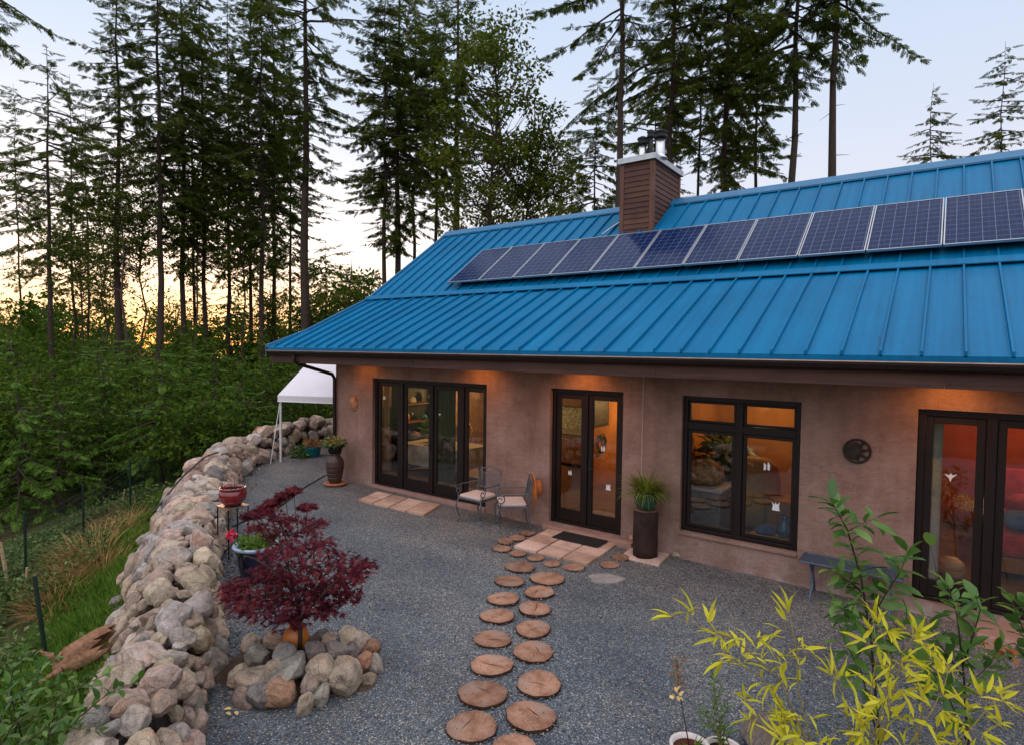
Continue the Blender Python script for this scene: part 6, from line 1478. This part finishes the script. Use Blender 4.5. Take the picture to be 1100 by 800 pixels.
b.add(vs, [(i*nk+k, i*nk+(k+1) % nk, (i+1)*nk+(k+1) % nk, (i+1)*nk+k) for i in range(nr-1) for k in range(nk)])
c_ = sum(vs[-nk:])/nk-ax*.22; b.add([c_]+vs[-nk:], [(0, 1+k, 1+(k+1) % nk) for k in range(nk)]); b.build('trunk', M['drift'], t, fix=False)
c0_ = sum(vs[:nk])/nk
b = MB()
for k in range(5):
    a_ = 1.25*k+.3; q = c0_+ax*.12+s1*.13*math.cos(a_)+s2*.12*math.sin(a_); b.tube([q, q-ax*.10+s1*.07*math.cos(a_)+s2*.07*math.sin(a_), q-ax*.13+s1*.17*math.cos(a_)+s2*.15*math.sin(a_)], [.045, .032, .008], 7)
b.build('roots', M['drift'], t)
# hose lying over the wall
hose([wallpt(s, t_)[0]+wallpt(s, t_)[1]*.16 for s, t_ in ((10.9, .36), (10.4, .45), (9.9, .52), (9.4, .58), (9.0, .66), (8.7, .78))], 'black hose draped over the top boulders of the stone wall', .016)
# ------------------------------------------------------------------ loose pebbles and litter
def pebbles(name, P, S, label, mat, g):
    bm = bmesh.new(); bmesh.ops.create_icosphere(bm, subdivisions=1, radius=1); tv = np.array([v.co[:] for v in bm.verts]); tf = [tuple(v.index for v in f.verts) for f in bm.faces]; bm.free()
    n = len(P); V = P[:, None]+tv[None]*(S[:, None]*np.array([1, .8, .55])*g.uniform(.75, 1.25, (n, 3)))[:, None]*g.uniform(.85, 1.15, (n, len(tv), 1))
    o = link(name, npmesh(name, V.reshape(-1, 3), tf, n, len(tv)), None, mat); o.data.polygons.foreach_set('use_smooth', [True]*len(o.data.polygons)); return tag(o, label, 'gravel', kind='stuff')
gp2 = np.random.default_rng(31); Pp, Ss = [], []
for o in [o for o in bpy.data.objects if o.type == 'EMPTY' and o.name.startswith('log_slice')]:
    r_ = .2*o.scale[0]
    for k in range(70):
        a = gp2.uniform(0, 6.283); q = r_*(1.03+abs(gp2.normal(0, .09))); x, y = o.location.x+q*math.cos(a), o.location.y+q*math.sin(a); Pp.append((x, y, gz(x)+gp2.uniform(.002, .02))); Ss.append(gp2.uniform(.005, .013))
    for k in range(gp2.integers(2, 9)):
        a = gp2.uniform(0, 6.283); q = r_*math.sqrt(gp2.random())*.95; Pp.append((o.location.x+q*math.cos(a), o.location.y+q*math.sin(a), o.location.z+.036*o.scale[2]+.003)); Ss.append(gp2.uniform(.004, .009))
for k in range(3200):
    d = 3.4+6*gp2.random()**1.3; P = dep(gp2.uniform(200, 1100), 400, d); 
    if P[1] > -.3 or sdist(P[None])[0] > .1: continue
    Pp.append((P[0], P[1], gz(P[0])+.004)); Ss.append(gp2.uniform(.006, .014))
for k in range(1500):
    s = gp2.uniform(2.5, LT); p, tg, nr_ = along(s); q = p-nr_*abs(gp2.normal(0, .16)); Pp.append((q[0], q[1], gz(q[0])+.006)); Ss.append(gp2.uniform(.008, .028))
pebbles('loose_pebbles', np.array(Pp), np.array(Ss), 'loose pebbles lying over the gravel and spilled round the log slices', M['pebble'], gp2)
Pl = []
for k in range(2600):
    m = k % 3
    if m == 0: P = dep(gp2.uniform(200, 1100), 400, 3.4+7*gp2.random())
    elif m == 1: p, tg, nr_ = along(gp2.uniform(2.5, LT)); q = p-nr_*abs(gp2.normal(0, .3)); P = np.array([q[0], q[1], 0])
    else: P = np.array([c[0]+gp2.normal(0, .75), c[1]+gp2.normal(0, .75), 0]) if False else np.array([-5.1+gp2.normal(0, .75), -5.5+gp2.normal(0, .7), 0])
    if P[1] > -.2 or sdist(P[None])[0] > .1: continue
    Pl.append((P[0], P[1], gz(P[0])+.014))
n = len(Pl); tag(link('leaf_litter', scatter('leaf_litter', T_OVAL, Pl, np.column_stack([gp2.normal(size=(n, 2)), gp2.normal(0, .12, n)]), np.column_stack([gp2.normal(0, .3, (n, 2)), np.ones(n)]), gp2.uniform(.012, .045, n), gp2.uniform(.003, .014, n)), None, M['litter']), 'scattered brown needles and leaf bits on the gravel', 'leaf litter', kind='stuff')
Pl = []
for k in range(1500):
    x = gp2.uniform(XL+.1, 6.8); y = gp2.uniform(YE+.05, YR-.15); fx = (x-XS0)/SP; 
    if gp2.random() < .55: x = XS0+SP*round(fx)+gp2.choice([-1, 1])*gp2.uniform(.018, .04)
    Pl.append((x, y, (zlow(y) if y < YK else zup(y)+.012)+.006))
n = len(Pl); tag(link('roof_needles', scatter('roof_needles', T_DIAMOND, Pl, np.column_stack([gp2.normal(size=n), gp2.normal(size=n)*.8, gp2.normal(size=n)*.5]), np.column_stack([np.zeros(n), -np.ones(n)*.5, np.ones(n)]), gp2.uniform(.02, .06, n), gp2.uniform(.004, .010, n)), None, M['litter']), 'fallen conifer needles caught along the seams of the blue roof', 'needles', kind='stuff')
# ------------------------------------------------------------------ japanese maple
gm = np.random.default_rng(42)
TB = onz(322, 706, MZ+.16); TB = np.array([TB[0], TB[1], MZ+.16]); dM = project(TB)[2]
t = thing('japanese_maple', 'burgundy leaved japanese maple growing from the ring of stones', 'tree', TB)
def mp(x, y, dd=0.): return dep(x, y, dM+dd)
LIMB = [  # px path and depth shifts
 ([(322,706),(323,670),(318,640),(310,610)], [0, 0, .02, .05], .024),
 ([(323,668),(335,640),(350,615),(362,598)], [0, -.05, -.12, -.15], .013),
 ([(320,650),(300,640),(275,640),(256,640)], [0, -.1, -.15, -.2], .012),
 ([(318,640),(298,615),(275,600),(262,596)], [0, .1, .2, .3], .011),
 ([(316,630),(330,600),(345,585),(372,600)], [0, .2, .3, .35], .010),
 ([(312,615),(300,585),(285,572),(268,574)], [0, .05, .1, .15], .009),
 ([(310,610),(308,580),(300,560),(292,548)], [0, .1, .1, .1], .009),
 ([(323,665),(345,655),(368,645),(384,622)], [0, .15, .2, .25], .010),
 ([(323,668),(310,660),(290,662),(268,655)], [0, -.25, -.4, -.45], .010),
 ([(323,664),(345,640),(366,618),(388,606)], [0, -.2, -.2, -.1], .010),
 ([(320,650),(335,610),(340,575),(322,562)], [0, -.1, -.15, -.1], .009),
 ([(300,588),(285,565),(300,545),(322,527)], [.05, .2, .25, .3], .007),
 ([(285,565),(272,556),(264,552),(258,548)], [.2, .2, .2, .2], .006)]
b = MB(); b.smooth = True
tips = []
for px_l, dl, r_ in LIMB:
    q = [mp(x, y, d) for (x, y), d in zip(px_l, dl)]; b.tube(q, list(np.linspace(r_, r_*.35, len(q))), 7)
    for i in range(len(q)-1):
        for u in np.linspace(0, 1, 4): tips.append((q[i]*(1-u)+q[i+1]*u, i, r_))
Pl = []
CL = [(318,632,30),(300,640,26),(270,642,24),(252,640,16),(345,640,26),(365,630,24),(382,612,20),(372,640,16),(290,655,24),(330,655,24),(310,612,28),(340,610,28),(362,600,24),(285,612,18),(255,628,16),(320,590,24),(345,585,20),(297,572,17),(278,566,12),(310,560,16),(290,552,14),(330,570,18),(300,622,22),(355,655,18),(310,665,22),(285,625,24),(335,628,24),(390,604,12),(262,655,16),(316,527,8),(306,532,9),(296,539,9),(286,545,9),(276,551,9),(268,554,8),(250,632,14),(372,618,18),(330,545,9),(340,562,12),(300,590,20),(322,648,24)]
for x, y, r_ in CL:
    k_ = dM/FPX; c = mp(x, y, gm.normal(0, .22) if r_ > 10 else .28); b.tube([c, c+(TB+np.array([0, 0, .7])-c)*.35], [.003, .005], 4, False)
    m = int(4.7*r_ if r_ > 10 else 15.*r_); o = gm.normal(size=(m, 3)); o /= np.linalg.norm(o, axis=1, keepdims=True); Pl.append(c+o*(gm.random((m, 1))**.45)*r_*k_*np.array([1.15, 1.15, .40]))
b.build('trunk', M['twig'], t, fix=False)
P = np.vstack(Pl); n = len(P); D = (P-(TB+np.array([0, 0, .45])))*np.array([1, 1, .2]); D = D/np.linalg.norm(D, axis=1, keepdims=True)+gm.normal(size=(n, 3))*.45+np.array([0, 0, -.35])
link('crown', scatter('crown', T_STAR, P-TB, D, gm.normal(size=(n, 3))*.45+np.array([0, 0, 1]), .052*(.7+.6*gm.random(n)), .05*(.7+.6*gm.random(n))), t, M['maple'])
# ------------------------------------------------------------------ foreground plants at the lower right
def leafy_stem(tw, Pl, Dl, q, r0, nl, every=1, g=gm, out=.8, updn=.15, t0=.15, jitter=.02):
    """stem along points q with leaves set round it"""
    q = [np.array(p) for p in q]; tw.tube(q, list(np.linspace(r0, r0*.3, len(q))), 6)
    m = len(q)-1
    for k in range(nl):
        u = t0+(1-t0)*k/max(1, nl-1); i = min(int(u*m), m-1); p = q[i]+(q[i+1]-q[i])*(u*m-i); d = q[i+1]-q[i]; d = d/np.linalg.norm(d); a = k*2.4+g.normal(0, .35)
        s = np.cross(d, [0, 0, 1.]) if abs(d[2]) < .95 else np.array([1., 0, 0]); s /= np.linalg.norm(s); v = np.cross(s, d); rad_ = s*math.cos(a)+v*math.sin(a)
        Pl.append(p+rad_*r0*.5); Dl.append(rad_*out+d*(.35+.6*(u > .93))+np.array([0, 0, updn])+g.normal(0, .15, 3))
def plant(name, label, cat, base, stems, leafmat, stemmat, tpl, L, W, nl, seed, group=None, leafname='leaves', **kw):
    g = np.random.default_rng(seed); t = thing(name, label, cat, base, 0, group); tw = MB(); tw.smooth = True; Pl, Dl = [], []
    for st in stems:
        pts, r0, k = st[:3]; leafy_stem(tw, Pl, Dl, pts, r0, int((k if k else nl)*(1.3 if seed == 51 else .95)), g=g, **kw)
    tw.build('stem', M[stemmat], t, fix=False); P = np.array(Pl); n = len(P)
    link(leafname, scatter(leafname, tpl, P-np.array(base), Dl, g.normal(size=(n, 3))*.35+np.array([0, 0, 1]), L*(.65+.6*g.random(n)), W*(.65+.6*g.random(n))), t, M[leafmat]); return t
def pp(x, y, d): return dep(x, y, d)
# broad leaved shrub before the bench
Bs = ground(945, 800); d0 = project(Bs)[2]
stems = [([Bs, pp(936, 690, d0), pp(925, 620, d0), pp(910, 568, d0), pp(893, 537, d0)], .013, 46),
 ([pp(934, 668, d0), pp(950, 640, d0-.1), pp(968, 612, d0-.15), pp(975, 592, d0-.2)], .007, 20), ([pp(930, 640, d0), pp(910, 622, d0+.1), pp(893, 612, d0+.15)], .006, 14), ([pp(936, 680, d0), pp(912, 660, d0-.15), pp(895, 645, d0-.2)], .006, 14), ([pp(938, 700, d0), pp(960, 690, d0+.1), pp(975, 660, d0+.2)], .006, 14), ([Bs, pp(925, 720, d0-.15), pp(905, 685, d0-.25)], .008, 16), ([pp(911, 570, d0), pp(930, 560, d0), pp(942, 556, d0)], .004, 7)]
plant('broad_leaved_shrub', 'tall broad leaved green shrub before the mesh bench', 'shrub', Bs, stems, 'shrub', 'twig', T_OVAL, .18, .072, 20, 51, 'green shrubs in front of the red room door', out=1., updn=.05)
Bs = ground(1040, 800); d0 = project(Bs)[2]
stems = [([Bs, pp(1035, 720, d0), pp(1028, 660, d0), pp(1018, 628, d0)], .012, 34), ([pp(1034, 715, d0), pp(1046, 680, d0-.2), pp(1053, 655, d0-.25), pp(1048, 640, d0-.3)], .007, 20), ([pp(1034, 725, d0), pp(1008, 690, d0-.1), pp(993, 664, d0-.15)], .007, 18), ([pp(1036, 740, d0), pp(1060, 716, d0+.1), pp(1072, 698, d0+.15)], .006, 14), ([pp(1036, 750, d0), pp(1010, 726, d0-.2), pp(990, 712, d0-.3)], .006, 16), ([pp(1022, 640, d0), pp(1006, 615, d0), pp(1000, 586, d0)], .003, 3), ([Bs, pp(1020, 750, d0-.2), pp(1000, 735, d0-.3)], .007, 16)]
plant('broad_leaved_shrub', 'bushy green shrub before the grey curtain of the red room', 'shrub', Bs, stems, 'shrub', 'twig', T_OVAL, .165, .075, 20, 52, 'green shrubs in front of the red room door', out=1., updn=.02)
Bs = ground(1125, 770); d0 = project(Bs)[2]
stems = [([Bs, pp(1108, 700, d0), pp(1095, 665, d0), pp(1085, 640, d0)], .010, 20), ([pp(1108, 700, d0), pp(1098, 655, d0+.1), pp(1105, 640, d0+.1)], .007, 14), ([pp(1112, 720, d0), pp(1090, 690, d0), pp(1070, 695, d0-.1), pp(1052, 712, d0-.1)], .006, 8)]
plant('broad_leaved_shrub', 'green shrub cut by the right edge with rusty lower leaves', 'shrub', Bs, stems, 'shrub', 'twig', T_OVAL, .14, .08, 16, 53, 'green shrubs in front of the red room door')
t = bpy.data.objects['broad_leaved_shrub.002']; g = np.random.default_rng(8); P = np.array([pp(1078+g.normal(0, 9), 697+g.normal(0, 5), d0-.1) for _ in range(14)])
link('rusty_leaves', scatter('rusty_leaves', T_OVAL, P-Bs, g.normal(size=(14, 3)), g.normal(size=(14, 3))*.4+np.array([0, 0, 1]), .09, .06), t, M['rust'])
# golden bamboo
Bb = ground(905, 905); Bb = np.array([Bb[0], Bb[1], gz(Bb[0])]); d0 = project(Bb)[2]+.15
t = thing('golden_bamboo', 'bright yellow leaved bamboo at the lower right, arching left', 'bamboo', Bb)
tw = MB(); tw.smooth = True; Pl, Dl = [], []; gb = np.random.default_rng(15)
CUL = [[(880,880),(868,790),(838,720),(800,685),(768,668),(722,652)], [(890,890),(872,790),(858,735),(856,690),(848,648)], [(900,890),(905,800),(935,740),(942,690),(938,655)], [(905,890),(930,800),(950,745),(958,700),(944,660)], [(910,890),(945,800),(958,740),(970,690),(985,668)], [(910,890),(970,800),(1000,755),(1015,725),(1018,712)], [(915,890),(995,810),(1040,775),(1060,752),(1072,735)], [(890,890),(880,815),(860,770),(830,755),(806,762)], [(915,890),(1005,830),(1035,800),(1042,770),(1038,750)], [(900,890),(915,820),(912,770),(905,735),(893,715)], [(905,890),(960,820),(985,790),(990,755),(992,735)], [(890,890),(895,830),(875,800),(855,790),(838,785)], [(905,890),(935,830),(938,790),(948,765),(955,740)],[(880,880),(850,760),(815,715),(790,700),(776,700)]]
for ci, px_l in enumerate(CUL):
    dd = gb.normal(0, .18); q = [pp(x, y+10, d0+dd*(i/len(px_l))) for i, (x, y) in enumerate(px_l)]; q[0] = Bb+np.array([gb.normal(0, .07), gb.normal(0, .07), 0]); tw.tube(q, list(np.linspace(.007, .002, len(q))), 6)
    qq = np.array(q)
    for i in range(1, len(q)-1 if ci else len(q)-1):
        for u in np.linspace(0, 1, 3 if i > 1 else 2, endpoint=False):
            p = qq[i]*(1-u)+qq[i+1]*u
            for rep in range(gb.integers(1, 3)):
                a = gb.normal(size=3)*np.array([1, 1, .5]); a /= np.linalg.norm(a); e = p+a*gb.uniform(.03, .13)+np.array([0, 0, .03]); tw.tube([p, e], [.002, .001], 3, False)
                for j in range(gb.integers(2, 5)): Pl.append(e); Dl.append(a*.8+gb.normal(size=3)*.55+np.array([0, 0, gb.uniform(-.35, .45)]))
    for j in range(4): Pl.append(qq[-1]); Dl.append((qq[-1]-qq[-2])*6+gb.normal(size=3)*.5)
tw.build('culms', M['culm'], t, fix=False); P = np.array(Pl); n = len(P)
link('leaves', scatter('leaves', T_LANCE, P-Bb, Dl, gb.normal(size=(n, 3))*.6+np.array([0, 0, 1]), .15*(.55+.75*gb.random(n)), .025*(.7+.6*gb.random(n))), t, M['bamboo'])
# white pots at the bottom edge
Pw_ = dep(741, 800, 4.5); wx, wy = Pw_[0], Pw_[1]; wz = gz(wx); hr = Pw_[2]-wz+.01
t = thing('white_pot', 'chalky white pot of red mulch with a dried flower stalk at the bottom edge', 'plant pot', (wx, wy, wz))
b = MB(); b.smooth = True; b.lathe([(.10, 0), (.115, .01), (.135, hr-.03), (.15, hr-.02), (.15, hr), (.13, hr), (.12, hr-.05)], (wx, wy, wz), 32); b.build('pot', M['whitepot'], t)
b = MB(); b.lathe([(.001, hr-.03), (.125, hr-.035)], (wx, wy, wz), 22, False); b.build('mulch', M['mulch'], t)
b = MB(); b.smooth = True; q = [np.array([wx-.0, wy, wz+hr-.04]), pp(734, 765, 4.5), pp(729, 735, 4.5), pp(727, 708, 4.5)]; b.tube(q, [.005, .004, .003, .002], 6); b.build('stalk', M['twig'], t)
g = np.random.default_rng(3); n = 130; u = g.random(n); P = np.array([pp(728+g.normal(0, 4.5), 702+40*uu, 4.5) for uu in u]); link('dried_flowers', scatter('dried_flowers', T_OVAL, P-np.array([wx, wy, wz]), g.normal(size=(n, 3)), g.normal(size=(n, 3)), .022, .014), t, M['drygrass'])
blades(wx+.03, wy-.02, wz+hr-.04, 40, .13, .012, M['grass'], 'sprouts', t, 1., 6, rad=.06)
bush(*pp(726.5, 746, 4.45), .032, 16, .035, .03, M['palepetal'], 'faded_bloom', t, T_OVAL, 1., 12)
Pw_ = dep(777, 803, 4.6); wx, wy = Pw_[0], Pw_[1]; wz = gz(wx); hr = Pw_[2]-wz
t = thing('white_pot', 'chalky white pot of upright leafy green stems left of the grey rock', 'plant pot', (wx, wy, wz))
b = MB(); b.smooth = True; b.lathe([(.10, 0), (.115, .01), (.135, hr-.03), (.15, hr-.02), (.15, hr), (.13, hr), (.12, hr-.05)], (wx, wy, wz), 32); b.build('pot', M['whitepot'], t)
b = MB(); b.lathe([(.001, hr-.03), (.125, hr-.035)], (wx, wy, wz), 22, False); b.build('potting_soil', M['potsoil'], t)
tw = MB(); Pl, Dl = [], []
for (x1, y1, x2, y2, k) in ((768, 760, 766, 712, 60), (760, 770, 752, 762, 22), (775, 772, 782, 756, 26), (766, 765, 776, 742, 26), (770, 780, 786, 786, 26), (764, 780, 750, 775, 22)):
    leafy_stem(tw, Pl, Dl, [np.array([wx+g.normal(0, .04), wy+g.normal(0, .04), wz+hr-.04]), pp(x1, y1, 4.6+g.normal(0, .05)), pp(x2, y2, 4.6)], .005, k, g=g, out=.8, updn=.35, t0=.1)
tw.build('stems', M['culm'], t, fix=False); P = np.array(Pl); n = len(P); link('leaves', scatter('leaves', T_LANCE, P-np.array([wx, wy, wz]), Dl, g.normal(size=(n, 3))*.4+np.array([0, 0, 1]), .06*(.6+.7*g.random(n)), .016*(.7+.5*g.random(n))), t, M['shrub'])
gr = np.random.default_rng(2)
P = dep(820, 792, 4.75); o, _ = rock_obj((P[0], P[1], gz(P[0])+.10), (.235, .17, .20), (0.05, 0, 1), gr, None, 3); tag(o, 'grey brown rock standing by the white pots at the bottom edge', 'boulder'); o.color = (.20, .165, .145, 1)
P = dep(856, 800, 4.7); o, _ = rock_obj((P[0], P[1], gz(P[0])+.06), (.085, .075, .10), (0, 0, 1), gr, None, 0); tag(o, 'small pinkish stone right of the grey brown rock at the bottom edge', 'boulder')
# leafy sprays reaching in at the lower left
for k, (B0, sts, lb) in enumerate((((40, 850, 3.9), [[(60,800),(85,770),(115,745),(150,730)], [(50,800),(60,760),(90,735),(118,722)], [(30,820),(45,790),(80,782),(108,786)]], 'dark green leafy spray lying over the near boulders at the lower left'), ((-10, 850, 3.7), [[(0,800),(20,770),(35,742),(45,715)], [(0,810),(30,795),(60,775),(80,760)], [(-5,790),(5,760),(10,735)], [(0, 830), (25, 820), (60, 805)]], 'leafy shrub at the lower left corner of the photo'), ((15, 760, 5.2), [[(25,740),(40,720),(60,705)], [(20,745),(50,738),(80,728)], [(10,740),(15,715),(28,700)]], 'leafy sprout in the weeds around the green fence post'))):
    d_ = B0[2]; Bq = dep(*B0); Bq[2] = tz(Bq[0], Bq[1]); gk = np.random.default_rng(70+k)
    stems = [([Bq+gk.normal(0, .05, 3)*np.array([1, 1, 0])]+[dep(x, y, d_-.03*i) for i, (x, y) in enumerate(s)], .006, 22) for s in sts]
    plant('leafy_sprig', lb, 'plant', Bq, stems, 'shrub', 'twig', T_OVAL, .085, .042, 22, 80+k, 'leafy sprigs at the lower left', out=.9, updn=.25, t0=.25)
